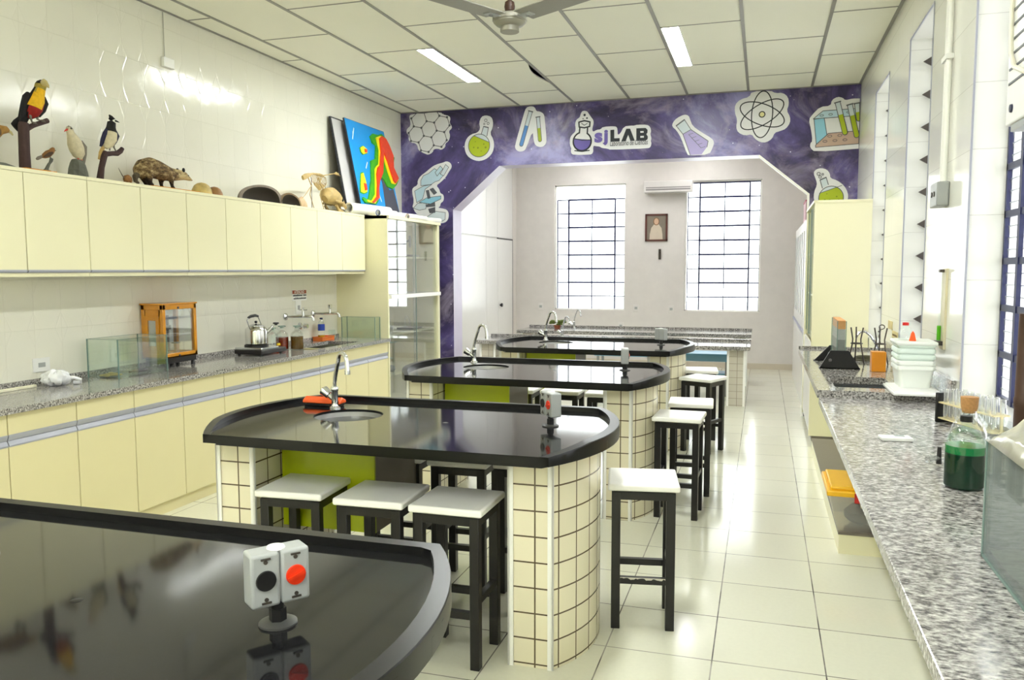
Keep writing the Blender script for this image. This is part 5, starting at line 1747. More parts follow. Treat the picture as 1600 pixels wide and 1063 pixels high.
# mammal skull
ux, uy = -3.93, 6.97
t = thing('animal_skull', 'yellowed animal skull with open jaw at the end of the cupboard tops', 'skull', (ux, uy, ZT))
b = MB()
b.loft([((ux, uy - .17, ZT + .11), .03, .04), ((ux, uy - .13, ZT + .14), .07, .075), ((ux, uy - .06, ZT + .15), .085, .08), ((ux, uy + .01, ZT + .13), .08, .07), ((ux, uy + .08, ZT + .105), .06, .05), ((ux, uy + .15, ZT + .075), .042, .036), ((ux, uy + .20, ZT + .055), .03, .024), ((ux, uy + .21, ZT + .053), .01, .008)], 18)
for s in (-1, 1):
    b.tube([(ux + s * .055, uy - .07, ZT + .10), (ux + s * .098, uy - .02, ZT + .085), (ux + s * .06, uy + .06, ZT + .08)], [.016, .013, .016], 8)
b.build('cranium', M['bone'], t)
b = MB()
for s in (-1, 1):
    b.tube([(ux + s * .06, uy - .06, ZT + .06), (ux + s * .055, uy - .01, ZT + .016), (ux + s * .035, uy + .10, ZT + .012), (ux, uy + .17, ZT + .016)], [.014, .016, .013, .012], 8)
b.v = [(p[0], p[1], max(p[2], ZT)) for p in b.v]
b.build('lower_jaw', M['bone'], t)
for s in (-1, 1):
    b = MB(); b.ell((ux + s * .058, uy + .05, ZT + .115), .018, .024, .02, 10, 8); b.build('eye_socket', EYE, t)
b = MB(); b.ell((ux, uy + .195, ZT + .066), .014, .016, .013, 10, 7); b.build('nose_opening', EYE, t)
b = MB()
for k in range(6):
    for s in (-1, 1):
        b.cyl((ux + s * (.045 - .005 * k), uy + .06 + .022 * k, ZT + .055), (ux + s * (.045 - .005 * k), uy + .06 + .022 * k, ZT + .034), .006, .004, 6)
b.build('teeth', M['paper'], t)

# relief map boards leaning on the wall
MAP = {
 'green':[(0.55,0.881),(0.638,0.924),(0.769,0.925),(0.88,0.955),(0.98,0.922),(1.064,0.74),(1.137,0.72),(1.079,0.652),(1.004,0.584),(1.058,0.499),(1.126,0.459),(1.029,0.393),(0.903,0.341),(0.764,0.355),(0.697,0.427),(0.62,0.448),(0.536,0.361),(0.476,0.305),(0.436,0.172),(0.361,0.13),(0.089,0.127),(0.034,0.164),(0.064,0.188),(0.175,0.167),(0.23,0.23),(0.291,0.321),(0.348,0.388),(0.408,0.522),(0.441,0.604),(0.571,0.64),(0.656,0.796),(0.58,0.811)],
 'yellow':[(0.676,0.883),(0.802,0.919),(0.889,0.921),(0.979,0.848),(1.06,0.725),(1.004,0.584),(1.085,0.456),(0.973,0.396),(0.881,0.398),(0.824,0.522),(0.796,0.619),(0.779,0.688),(0.671,0.522),(0.53,0.401),(0.467,0.304),(0.433,0.211),(0.305,0.134),(0.129,0.136),(0.122,0.16),(0.227,0.156),(0.356,0.235),(0.416,0.367),(0.48,0.516),(0.524,0.548),(0.605,0.583),(0.692,0.746)],
 'red':[(0.742,0.88),(0.818,0.915),(0.919,0.897),(0.977,0.84),(1.04,0.722),(0.984,0.582),(1.069,0.47),(0.956,0.403),(0.907,0.428),(0.875,0.513),(0.836,0.638),(0.783,0.731),(0.709,0.609),(0.647,0.492),(0.511,0.386),(0.446,0.303),(0.412,0.198),(0.249,0.134),(0.21,0.141),(0.35,0.209),(0.425,0.341),(0.468,0.462),(0.53,0.535),(0.601,0.569),(0.702,0.72)],
 'isl1':[(0.242,0.718),(0.315,0.745),(0.395,0.722),(0.386,0.682),(0.282,0.654),(0.246,0.675)],
 'isl1r':[(0.323,0.715),(0.387,0.715),(0.366,0.683),(0.32,0.679)],
 'isl2':[(0.128,0.432),(0.183,0.447),(0.203,0.352),(0.189,0.253),(0.111,0.232),(0.038,0.241),(0.077,0.332)],
 'isl2r':[(0.134,0.336),(0.19,0.333),(0.185,0.271),(0.13,0.257)],
 'grey':[(0.637,0.45),(0.745,0.417),(0.826,0.323),(0.948,0.344),(1.0,0.0),(0.608,0.0),(0.663,0.383)]}
MY0, MW, MH = 7.47, 0.90, 1.0


def lean_board(x_b, x_t, y0, w, h):
    """frame for a board whose foot is at x_b on the cabinet and whose head leans to x_t"""
    o = Vector((x_b, y0, 2.1085))
    up = Vector((x_t - x_b, 0, sqrt(h * h - (x_t - x_b) ** 2))) / h
    nrm = Vector((up.z, 0, -up.x))
    return lambda s, q, d=0.0: tuple(o + Vector((0, s * w, 0)) + up * (q * h) + nrm * d)


def slab(fn, poly, d0, d1):
    b = MB(); n = len(poly)
    v = [fn(s, q, d0) for s, q in poly] + [fn(s, q, d1) for s, q in poly]
    b.add(v, [tuple(range(n))[::-1], tuple(range(n, 2 * n))] + [(i, (i + 1) % n, n + (i + 1) % n, n + i) for i in range(n)])
    return b


SQ = [(0, 0), (1, 0), (1, 1), (0, 1)]
fn = lean_board(-3.90, -4.095, MY0, MW, MH)
t = thing('relief_map', 'bright blue relief map board with red yellow and green land leaning on the wall', 'relief map', (-4.0, MY0 + MW / 2, 2.1085))
slab(fn, SQ, 0.0, 0.018).build('board', mat('dark_board_edge', (44, 46, 58), 0.6), t, smooth=0)
slab(fn, [(.004, .004), (.996, .004), (.996, .996), (.004, .996)], 0.018, 0.0195).build('sea', mat('bright_blue_paint', (24, 150, 228), 0.4, var=0.04), t, smooth=0)
slab(fn, MAP['grey'], 0.019, 0.022).build('grey_land', mat('slate_grey_paint', (78, 78, 90), 0.6), t, smooth=0)
gp, yp, rp_ = mat('green_relief_paint', (58, 160, 24), 0.5, var=0.3, scale=30), mat('yellow_relief_paint', (250, 226, 24), 0.5), mat('red_relief_paint', (226, 62, 30), 0.5, var=0.2, scale=30)
for nm, key, m, a, e in (('green_land', 'green', gp, .019, .036), ('yellow_land', 'yellow', yp, .036, .05), ('red_land', 'red', rp_, .05, .066)):
    slab(fn, MAP[key], a, e).build(nm, m, t, smooth=0, bevel=.003)
for k, nm in (('isl1', 'island'), ('isl2', 'island')):
    cx = sum(p[0] for p in MAP[k]) / len(MAP[k]); cy = sum(p[1] for p in MAP[k]) / len(MAP[k])
    big = [(cx + (p[0] - cx) * 1.22, cy + (p[1] - cy) * 1.12) for p in MAP[k]]
    o = slab(fn, big, .019, .026).build(nm, gp, t, smooth=0)
    slab(fn, MAP[k], .026, .034).build('yellow_height', yp, o, smooth=0)
    slab(fn, MAP[k + 'r'], .034, .042).build('red_height', rp_, o, smooth=0)
b = MB()
for (p, q) in (((.10, .79), (.19, .92)), ((.30, .51), (.37, .585)), ((.52, .255), (.545, .175)), ((.13, .83), (.15, .88))):
    d = Vector((q[0] - p[0], q[1] - p[1])).normalized() * .008
    b.add([fn(p[0] - d.y, p[1] + d.x, .0202), fn(p[0] + d.y, p[1] - d.x, .0202), fn(q[0] + d.y, q[1] - d.x, .0202), fn(q[0] - d.y, q[1] + d.x, .0202)], [(0, 1, 2, 3)])
b.build('white_strokes', M['paper'], t, smooth=0)
fn2 = lean_board(-3.975, -4.155, MY0 - 0.17, MW, MH * 0.985)
t = thing('map_board', 'pale board with dark edges leaning behind the blue relief map', 'board', (-4.05, MY0 + .3, 2.1085))
slab(fn2, SQ, 0.0, 0.016).build('board', mat('dark_board_rim', (46, 46, 52), 0.6), t, smooth=0)
slab(fn2, [(.02, .01), (.985, .01), (.985, .985), (.02, .985)], 0.016, 0.018).build('face', mat('pale_grey_board', (198, 196, 196), 0.6), t, smooth=0)

# paper rolls
def paper_roll(lab, p, q, r, end, spiral=True):
    t = thing('paper_roll', lab, 'paper roll', p, 'paper rolls on the cabinets')
    p, q = Vector(p), Vector(q)
    b = MB(); d = (q - p).normalized()
    b.tube([p, q], r, 22, caps=False)
    b.tube([p + d * .001, q - d * .001], r * .78, 22, caps=False)
    n = 22
    for base in (0, n):
        for j in range(n):
            k = (j + 1) % n
            b.f.append((base + j, base + k, 2 * n + base + k, 2 * n + base + j)); b.m.append(1 if end else 0)
    b.build('sheet', [M['paper'], end or M['paper']], t)
    return t


bl = mat('blue_printed_edge', (96, 120, 190), 0.6)
gn = mat('green_printed_edge', (40, 120, 66), 0.6)
pk = mat('pink_printed_edge', (150, 92, 92), 0.6)
paper_roll('thick white paper roll lying beneath the blue relief map', (-3.875, 7.16, 2.162), (-3.79, 7.86, 2.165), .052, None)
paper_roll('thin white paper roll with a blue end lying in front of the map', (-3.71, 7.46, 2.132), (-3.66, 7.76, 2.135), .031, bl)
paper_roll('white paper roll with a green end on the tall cabinet top', (-3.72, 7.84, 2.133), (-3.66, 8.28, 2.133), .032, gn)
paper_roll('white paper roll with a pink end near the front edge of the tall cabinet top', (-3.625, 7.98, 2.1255), (-3.60, 8.42, 2.1255), .025, pk)
paper_roll('long white paper roll at the far end of the tall cabinet top', (-3.74, 8.36, 2.128), (-3.615, 8.86, 2.128), .027, None)

# ------------------------------------------------------------------ right counter under the tall windows
RX, RZ, FZ = 0.282, 0.91, 0.945
t = thing('window_worktop', 'long grey granite worktop under the tall windows, nearest the camera', 'worktop', (0.6, 2.2, RZ - 0.035))
b = MB(); b.box(RX, 0.25, RZ - 0.035, XR - 0.001, 2.085, RZ); b.build('slab', M['granite_r'], t, smooth=0, bevel=0.003)
b = MB(); b.box(RX, 2.088, RZ - 0.035, XR - 0.001, 4.325, RZ); b.build('slab', M['granite_r'], t, smooth=0, bevel=0.003)
b = MB()
for y in (0.6, 1.8, 3.0):
    b.box(0.40, y, RZ - 0.075, XR, y + 0.03, RZ - 0.035).box(XR - 0.03, y, RZ - 0.4, XR, y + 0.03, RZ - 0.035)
b.build('wall_brackets', M['dark_steel'], t, smooth=0)

sx0, sx1, sy0, sy1 = 0.37, 0.66, 4.47, 4.92
t = thing('sink_worktop', 'raised granite worktop section with a sunk steel sink under the tall windows', 'worktop', (0.6, 5.5, FZ - 0.035))
b = MB()
z0 = FZ - 0.04
b.box(0.275, 4.33, z0, XR - 0.001, sy0, FZ).box(0.275, sy1, z0, XR - 0.001, 6.62, FZ).box(0.275, sy0, z0, sx0, sy1, FZ).box(sx1, sy0, z0, XR - 0.001, sy1, FZ)
b.build('slab', M['granite'], t, smooth=0)
b = MB(); b.box(XR - 0.02, 4.33, FZ, XR - 0.001, 6.62, FZ + 0.07).box(0.275, 6.60, FZ, XR - 0.02, 6.62, FZ + 0.018); b.build('upstand', M['granite'], t, smooth=0)
b = MB()
b.box(sx0 - .003, sy0 - .003, FZ - .17, sx1 + .003, sy1 + .003, FZ - .165)
b.box(sx0 - .003, sy0 - .003, FZ - .165, sx0, sy1 + .003, z0).box(sx1, sy0 - .003, FZ - .165, sx1 + .003, sy1 + .003, z0)
b.box(sx0, sy0 - .003, FZ - .165, sx1, sy0, z0).box(sx0, sy1, FZ - .165, sx1, sy1 + .003, z0)
b.build('sink_basin', M['steel'], t, smooth=0)
b = MB()
for y in (4.6, 6.4):
    b.box(0.40, y, z0 - 0.04, XR - .002, y + 0.03, z0).box(XR - 0.03, y, z0 - 0.4, XR - .002, y + 0.03, z0)
b.build('wall_brackets', M['dark_steel'], t, smooth=0)

# tall cream cabinet against the purple wall
t = thing('tall_cabinet', 'tall cream cabinet with glass doors standing before the purple wall by the windows', 'cabinet', (0.66, 8.36, 0))
b = MB(); b.box(0.425, 7.72, 0.05, 0.895, 7.742, 2.16); b.build('side_panel', M['cream'], t, smooth=0)
b = MB(); b.box(0.425, 9.01, 0.05, 0.895, 9.032, 2.16); b.build('side_panel', M['cream'], t, smooth=0)
b = MB(); b.box(0.415, 7.715, 2.14, 0.895, 9.034, 2.162); b.build('top', M['cream'], t, smooth=0)
b = MB(); b.box(0.45, 7.74, 0.0, 0.89, 9.01, 0.06); b.build('plinth', M['grey_lam'], t, smooth=0)
b = MB(); b.box(0.88, 7.742, 0.06, 0.895, 9.01, 2.14); b.build('back_panel', M['cream_dark'], t, smooth=0)
for z in (0.9, 1.3, 1.7):
    b = MB(); b.box(0.45, 7.742, z, 0.88, 9.01, z + .02); b.build('shelf', M['cream'], t, smooth=0)
b = MB(); b.box(0.428, 7.745, 0.08, 0.442, 9.008, 0.88); b.build('lower_door', M['white_lam'], t, smooth=0)
for p, q, x in ((7.745, 8.39, .432), (8.36, 9.008, .442)):
    b = MB(); b.box(x - .003, p, 0.93, x + .003, q, 2.13); o = b.build('glass_door', M['tank_glass'], t, smooth=0)
    for e in (p, q - .012):
        b = MB(); b.box(x - .004, e, .93, x + .004, e + .012, 2.13); b.build('door_edge', M['glass_edge'], o, smooth=0)

# low plinth on the floor and the lidded bin on it
t = thing('low_plinth', 'low cream plinth box with a grey top on the floor under the window worktop', 'plinth', (0.66, 5.95, 0))
b = MB(); b.box(0.428, 4.66, 0, 0.89, 7.25, 0.108); b.build('box', M['cream'], t, smooth=0)
b = MB(); b.box(0.424, 4.655, 0.108, 0.892, 7.255, 0.12); b.build('top', M['grey_lam'], t, smooth=0)
bn = glass('milky_bin_plastic', (246, 245, 240), 0.06, 0.22, 0.15)
t = thing('storage_bin', 'clear plastic storage bin with a yellow lid on the low plinth', 'storage bin', (0.58, 4.9, 0.1205))
b = MB()
lo = [(0.425, 4.69), (0.72, 4.69), (0.72, 5.06), (0.425, 5.06)]
hi = [(0.375, 4.665), (0.745, 4.665), (0.745, 5.09), (0.375, 5.09)]
v = [(x, y, 0.1205) for x, y in lo] + [(x, y, 0.33) for x, y in hi]
b.add(v, [(3, 2, 1, 0)] + [(i, (i + 1) % 4, 4 + (i + 1) % 4, 4 + i) for i in range(4)])
b.build('bin_body', bn, t, smooth=0)
b = MB()
b.box(0.36, 4.648, 0.318, 0.76, 5.105, 0.35).box(0.38, 4.67, 0.345, 0.74, 5.085, 0.368)
b.build('lid', mat('yellow_lid', (250, 190, 22), 0.35), t, bevel=0.008, seg=3)
b = MB(); b.box(0.50, 4.64, 0.29, 0.62, 4.652, 0.345); b.build('clip', mat('red_clip', (190, 24, 20), 0.4), t, bevel=0.003)
for k, (c, r, m, nm, lab) in enumerate((((0.56, 4.86, 0.175), (.09, .11, .05), mat('dark_cloth', (44, 44, 48), 0.8), 'dark_cloth', 'dark bundled cloth inside the yellow lidded bin'),
                            ((0.60, 4.80, 0.238), (.05, .06, .02), mat('manila_card', (196, 176, 120), 0.7), 'card_scrap', 'cream card scraps lying on the dark cloth in the bin'))):
    b = MB(); b.ell(c, r[0], r[1], r[2], 14, 8)
    rnd = random.Random(k); b.v = [(p[0] + rnd.uniform(-.01, .01), p[1] + rnd.uniform(-.01, .01), max(0.125, p[2] + rnd.uniform(-.01, .01))) for p in b.v]
    tag(b.build(nm, m, at=c), lab, 'cloth' if k == 0 else 'card')

# glass panel held between two black stands
for nm, y, x0, x1, xa, xb, zt, lab in (('panel_stand', 5.30, .343, .577, .405, .51, 1.057, 'black slanted stand holding the near end of the glass sand panel'), ('panel_stand', 5.74, .335, .545, .432, .475, 1.05, 'black slanted stand holding the far end of the glass sand panel')):
    t = thing(nm, lab, 'stand', ((x0 + x1) / 2, y, FZ + .0005), 'black stands of the glass panel')
    b = MB(); b.prism([(x0, FZ + .0005), (x1, FZ + .0005), (xb, zt), (xa, zt)], y, y + .012, 'XZ').box(x0, y, FZ + .0005, x1, y + .06, FZ + .006)
    b.build('plate', M['black_plastic'], t, smooth=0)
    b = MB(); b.cyl((xa - .002, y - .002, FZ + .055), (xa - .002, y - .03, FZ + .055), .006).lathe([(0, 0)], (0, 0, 0)) if False else b.tube([(xa - .002, y, FZ + .055), (xa - .002, y - .012, FZ + .055), (xa - .002, y - .013, FZ + .055), (xa - .002, y - .03, FZ + .055)], [.005, .005, .011, .010], 12)
    b.build('wing_screw', M['chrome'], t)
t = thing('sand_panel', 'narrow upright glass panel of layered grey sand with an orange top', 'display panel', (.467, 5.56, FZ + .0075))
px0, px1, py0, py1, pz0, pz1 = .442, .492, 5.315, 5.73, FZ + .0065, 1.236
for bx in ((px0, py0, pz0, px0 + .003, py1, pz1), (px1 - .003, py0, pz0, px1, py1, pz1), (px0 + .003, py0, pz0, px1 - .003, py0 + .003, pz1), (px0 + .003, py1 - .003, pz0, px1 - .003, py1, pz1)):
    b = MB(); b.box(*bx); b.build('pane', M['tank_glass'], t, smooth=0)
b = MB()
for x in (px0, px1):
    for y in (py0, py1):
        b.box(x - .002, y - .002, pz0, x + .002, y + .002, pz1)
b.build('glued_edges', M['glass_edge'], t, smooth=0)
g = .0035
for nm, a, e, m in (('gravel_layer', 0, .085, granite_mat('coarse_gravel', 160, (40, 40, 38), (120, 122, 116), (216, 214, 200), .7)), ('grey_sand_layer', .085, .17, mat('grey_sand', (128, 128, 128), .8, var=.2, scale=60)), ('pale_sand_layer', .17, .235, mat('pale_sand', (180, 178, 180), .8, var=.12, scale=60)), ('orange_layer', .235, .288, mat('orange_sand', (224, 158, 96), .7, var=.15, scale=50))):
    b = MB(); b.box(px0 + g, py0 + g, pz0 + a + .0005, px1 - g, py1 - g, pz0 + e); b.build(nm, m, t, smooth=0)

# wooden block, iron tripods, arched tap
t = thing('wooden_block', 'small orange varnished wooden block on the sink worktop', 'block', (.665, 5.24, FZ + .0005))
b = MB(); b.box(.628, 5.20, FZ + .0005, .706, 5.29, FZ + .118); b.build('block', mat('orange_wood', (222, 142, 30), .35, var=.12, scale=20), t, bevel=.002)
for k, (cx, cy, lab, loop) in enumerate(((.585, 5.62, 'rusty iron tripod with two upright prongs beside the black stands', False), (.725, 5.62, 'rusty iron tripod with a wire loop on top behind the wooden block', True))):
    t = thing('iron_tripod', lab, 'tripod', (cx, cy, FZ + .0005), 'iron tripods on the sink worktop')
    for s, dy in ((-.032, 0), (.0, .05), (.03, -.02)):
        b = MB(); b.tube([(cx + s * 1.5, cy + dy * 1.4, FZ + .001), (cx + s * .8, cy + dy * .8, FZ + .13), (cx + s * .75, cy + dy * .7, FZ + .16), (cx + s * 1.15, cy + dy, FZ + .235)], .0045, 8); b.build('leg', M['dark_steel'], t)
    b = MB(); b.tube([(cx + .034 * cos(q * pi / 8), cy + .034 * sin(q * pi / 8), FZ + .132) for q in range(16)], .004, 6, closed=True); b.build('ring', M['dark_steel'], t)
    if loop:
        b = MB(); b.tube([(cx, cy, FZ + .132), (cx - .01, cy, FZ + .18), (cx + .0, cy, FZ + .225)] + [(cx + .006 + .016 * cos(q), cy, FZ + .24 + .014 * sin(q)) for q in [-1.6 + k_ * .55 for k_ in range(11)]], .0035, 6); b.build('wire_loop', M['dark_steel'], t)
t = thing('arched_tap', 'chrome arched tap behind the iron tripods on the sink worktop', 'tap', (.79, 6.2, FZ + .0005))
b = MB(); b.lathe([(0, 0), (.024, 0), (.02, .01), (.013, .02), (.013, .05), (0, .052)], (.79, 6.2, FZ + .0005), 16); b.build('base', M['chrome'], t)
b = MB(); b.tube([(.79, 6.2, FZ + .04), (.765, 6.2, FZ + .09), (.735, 6.2, FZ + .14), (.70, 6.2, FZ + .168), (.668, 6.2, FZ + .165), (.645, 6.2, FZ + .14), (.64, 6.2, FZ + .125)], .009, 10); b.build('spout', M['chrome'], t)
t = thing('cable_coil', 'flat coil of greenish brown cable lying behind the wooden block', 'cable', (.66, 5.80, FZ + .0005))
b = MB()
for k, r in enumerate((.10, .085, .07)):
    b.tube([(.68 + r * cos(q * pi / 12), 5.85 + r * .8 * sin(q * pi / 12), FZ + .007 + k * .009) for q in range(24)], .005, 6, closed=True)
b.build('coil', mat('olive_cable', (92, 88, 58), .6, var=.2), t)

# stack of white tubs with its things
TZ = FZ + .0005
t = thing('flat_tray_lid', 'flat white plastic tray lid under the stack of white tubs', 'lid', (.735, 4.40, TZ))
b = MB(); b.box(.612, 4.235, TZ, .835, 4.60, TZ + .012).box(.622, 4.245, TZ + .010, .825, 4.59, TZ + .018)
b.build('lid', M['white_plastic'], t, bevel=.003)
z = TZ + .0185
tub_m = mat('milky_white_tub', (232, 236, 230), .35, var=.03)
tub_g = mat('greenish_white_tub', (214, 228, 220), .35, var=.03)
cx, cy = .732, 4.49
for k in range(5):
    t = thing('plastic_tub', 'white plastic tub ' + ('lowest in the stack, the tallest part in view' if k == 0 else 'nested second from the bottom of the stack' if k == 1 else 'nested in the middle of the stack of five' if k == 2 else 'nested second from the top of the stack' if k == 3 else 'topmost in the stack, right under the lid'), 'tub', (cx, cy, z), 'stacked white tubs')
    h = .112 if k == 0 else .10
    zz = z + (0 if k == 0 else .006 + .030 * k)
    def ring(hx, hy, zq, n=6, r=.02):
        pts = []
        for sx, sy, a0 in ((1, 1, 0), (-1, 1, pi / 2), (-1, -1, pi), (1, -1, 1.5 * pi)):
            for q in range(n + 1):
                a = a0 + (pi / 2) * q / n
                pts.append((cx + sx * (hx - r) + r * cos(a), cy + sy * (hy - r) + r * sin(a), zq))
        return pts
    prof = [(.070, .090, 0), (.083, .103, h - .022), (.088, .108, h - .022), (.088, .108, h - .006), (.084, .104, h), (.080, .100, h), (.078, .098, h - .02), (.066, .086, .004)]
    rows = [ring(hx, hy, zz + dz) for hx, hy, dz in prof]
    b = MB(); n = len(rows[0])
    vs = [p for r in rows for p in r]
    fs = [(i * n + j, i * n + (j + 1) % n, (i + 1) * n + (j + 1) % n, (i + 1) * n + j) for i in range(len(rows) - 1) for j in range(n)]
    fs += [tuple(range(n))[::-1], tuple(range((len(rows) - 1) * n, len(rows) * n))]
    b.add(vs, fs); b.build('tub_body', tub_g if k in (2, 3, 4) else tub_m, t, smooth=40)
zl = z + .006 + .12 + .10
t = thing('tub_lid', 'white lid closing the stack of plastic tubs', 'lid', (cx, cy, zl))
b = MB(); b.box(cx - .094, cy - .114, zl - .014, cx + .094, cy + .114, zl + .006); b.build('lid', tub_m, t, bevel=.008, seg=3)
zl += .0065
t = thing('spray_bottle', 'small clear bottle with a red cap standing on the stack of tubs', 'bottle', (.695, 4.5, zl))
b = MB(); b.lathe([(0, 0), (.030, 0), (.034, .006), (.034, .03), (.024, .055), (.012, .066), (.012, .074)], (.695, 4.5, zl), 18); b.build('bottle_body', M['lab_glass'], t)
b = MB(); b.lathe([(0, .072), (.015, .072), (.015, .086), (0, .088)], (.695, 4.5, zl), 14); b.build('cap', mat('red_cap', (222, 40, 34), .4), t)
t = thing('orange_tab', 'orange tapered plastic tab standing on the lid of the tubs', 'plastic tab', (.715, 4.42, zl))
b = MB(); b.prism([(.700, zl), (.732, zl), (.724, zl + .038), (.716, zl + .05), (.708, zl + .038)], 4.41, 4.425, 'XZ'); b.build('tab', mat('bright_orange_plastic', (250, 96, 30), .4), t, smooth=0, bevel=.002)
t = thing('small_jar', 'small grey glass jar behind the stack of white tubs', 'jar', (.862, 4.62, TZ))
b = MB(); b.lathe([(0, 0), (.016, 0), (.017, .004), (.017, .04), (.013, .048), (.013, .055), (0, .055)], (.862, 4.62, TZ), 16); b.build('jar_body', M['tank_glass'], t)

# glassware on the near worktop
RZ0 = RZ + .0005
t = thing('handheld_device', 'small white handheld gadget lying on the window worktop', 'gadget', (.49, 3.30, RZ0))
R = Matrix.Rotation(radians(8), 3, 'Z')
b = MB(); b.obox((.49, 3.30, RZ0 + .007), (.11, .062, .0135), R); b.build('shell', M['white_plastic'], t, bevel=.003)
b = MB(); b.obox((.505, 3.315, RZ0 + .0143), (.035, .022, .001), R); b.build('screen', mat('grey_screen', (140, 148, 150), .3), t, smooth=0)

gx, gy = .578, 2.63
t = thing('green_liquid_bottle', 'clear bottle of dark green liquid with a black cap in front of the corked bottle', 'bottle', (gx, gy, RZ0))
b = MB(); b.lathe([(0, 0), (.050, 0), (.055, .006), (.055, .125), (.052, .145), (.042, .165), (.026, .180), (.014, .188), (.013, .200)], (gx, gy, RZ0), 36); b.build('flask', M['lab_glass'], t)
b = MB(); b.lathe([(0, .003), (.049, .003), (.053, .008), (.053, .126), (0, .126)], (gx, gy, RZ0), 36); b.build('liquid', mat('dark_green_liquid', (0, 46, 26), .3, var=.1, spec=.1), t)
b = MB(); b.lathe([(.0532, .104), (.0534, .1265), (0, .1275)], (gx, gy, RZ0), 36); b.build('lit_liquid_band', mat('emerald_painted_glow', (0, 128, 62), .15, var=.05), t)  # brighter green stands in for light passing through the top of the liquid
b = MB(); b.lathe([(0, .196), (.0165, .196), (.0165, .213), (0, .214)], (gx, gy, RZ0), 18); b.build('cap', M['black_plastic'], t)

cx, cy = .655, 2.95
t = thing('aspirator_bottle', 'big clear glass bottle with a cork and a side tap behind the green bottle', 'bottle', (cx, cy, RZ0))
b = MB(); b.lathe([(0, 0), (.054, 0), (.058, .006), (.058, .085), (.055, .11), (.045, .135), (.03, .152), (.022, .16), (.022, .182), (.026, .185)], (cx, cy, RZ0), 36); b.build('flask', M['lab_glass'], t)
b = MB(); b.lathe([(0, .172), (.0205, .172), (.025, .19), (.027, .224), (0, .226)], (cx, cy, RZ0), 20); b.build('cork', mat('cork', (188, 140, 88), .85, var=.35, scale=120), t)
b = MB(); b.tube([(cx - .055, cy - .02, RZ0 + .026), (cx - .085, cy - .035, RZ0 + .024), (cx - .12, cy - .055, RZ0 + .022)], [.010, .008, .008], 10).tube([(cx - .118, cy - .054, RZ0 + .022), (cx - .128, cy - .06, RZ0 + .022)], [.015, .013], 12); b.build('tap_tube', M['tube_glass'], t)
b = MB(); b.cyl((cx - .09, cy - .038, RZ0 + .004), (cx - .09, cy - .038, RZ0 + .06), .009, .006, 10); b.build('tap_plug', M['black_plastic'], t)

fx2, fy2 = .80, 3.13
t = thing('round_flask', 'round clear glass flask with a slanting neck beside the aquarium', 'flask', (fx2, fy2, RZ0))
b = MB(); b.ell((fx2, fy2, RZ0 + .062), .060, .060, .062, 24, 14); b.tube([(fx2 - .035, fy2 - .01, RZ0 + .105), (fx2 - .062, fy2 - .018, RZ0 + .135), (fx2 - .085, fy2 - .025, RZ0 + .155)], [.02, .016, .019], 14, caps=False); b.build('flask_body', M['lab_glass'], t)

# test tube rack
t = thing('test_tube_rack', 'cream test tube rack with a black end by the window', 'test tube rack', (.79, 3.66, RZ0))
A, B_ = Vector((.745, 3.76, 0)), Vector((.875, 3.44, 0))
d = (B_ - A); L_ = d.length; d.normalize(); nrm = Vector((-d.y, d.x, 0))
Rz = Matrix.Rotation(atan2(d.y, d.x), 3, 'Z')
mid = (A + B_) / 2
pl = mat('cream_rack_plastic', (226, 212, 164), .45)
for z in (.02, .085):
    b = MB(); b.obox((mid.x, mid.y, RZ0 + z), (L_, .07, .005), Rz); b.build('rack_plate', pl, t, smooth=0)
for s, m in ((0, M['black_plastic']), (1, pl)):
    c = A if s == 0 else B_
    b = MB(); b.obox((c.x, c.y, RZ0 + (.0625 if s == 0 else .05)), (.012 if s == 0 else .004, .085 if s == 0 else .012, .125 if s == 0 else .08), Rz); b.build('end_plate', m, t, bevel=.003)
tube_proto = None
n_t = 0
for i in range(9):
    for j in (-1, 1):
        c = A + d * (.03 + i * (L_ - .05) / 8) + nrm * (.018 * j)
        if tube_proto is None:
            tube_proto = thing('test_tube', '', 'test tube', (0, 0, 0), 'empty test tubes in the cream rack')
            b = MB(); b.lathe([(0, 0), (.006, .001), (.009, .006), (.0098, .02), (.0098, .118), (.0112, .122)], (0, 0, 0), 14); b.build('tube', M['tube_glass'], tube_proto)
            tube_proto['label'] = 'empty clear glass test tube standing in the cream rack'
            tube_proto.location = (c.x, c.y, RZ0 + .023)
        else:
            dup(tube_proto, (c.x, c.y, RZ0 + .023 + .002 * ((i * 7 + j) % 4)))

# aquarium with a plastic sheet over it
ax0, ax1, ay0, ay1, az1 = .482, .86, 0.95, 2.00, 1.172
t = thing('aquarium', 'large glass aquarium on the near end of the window worktop', 'aquarium', ((ax0 + ax1) / 2, (ay0 + ay1) / 2, RZ0))
aq = glass('aquarium_dusty_glass', (216, 222, 222), .06, .2)
g = .006
for nm, bx in (('base_pane', (ax0, ay0, RZ0, ax1, ay1, RZ0 + g)), ('pane', (ax0, ay0, RZ0 + g, ax0 + g, ay1, az1)), ('pane', (ax1 - g, ay0, RZ0 + g, ax1, ay1, az1)), ('pane', (ax0 + g, ay0, RZ0 + g, ax1 - g, ay0 + g, az1)), ('pane', (ax0 + g, ay1 - g, RZ0 + g, ax1 - g, ay1, az1))):
    b = MB(); b.box(*bx); b.build(nm, aq, t, smooth=0)
b = MB(); b.box(ax0 - .0015, ay1 - .008, RZ0 + .001, ax0 + .006, ay1 + .0015, az1).box(ax0 - .0015, ay0, RZ0 + .001, ax0 + .006, ay1, RZ0 + .008); b.build('glued_edges', M['glass_edge'], t, smooth=0)
b = MB(); nn = 18
vs = []
rnd = random.Random(9)
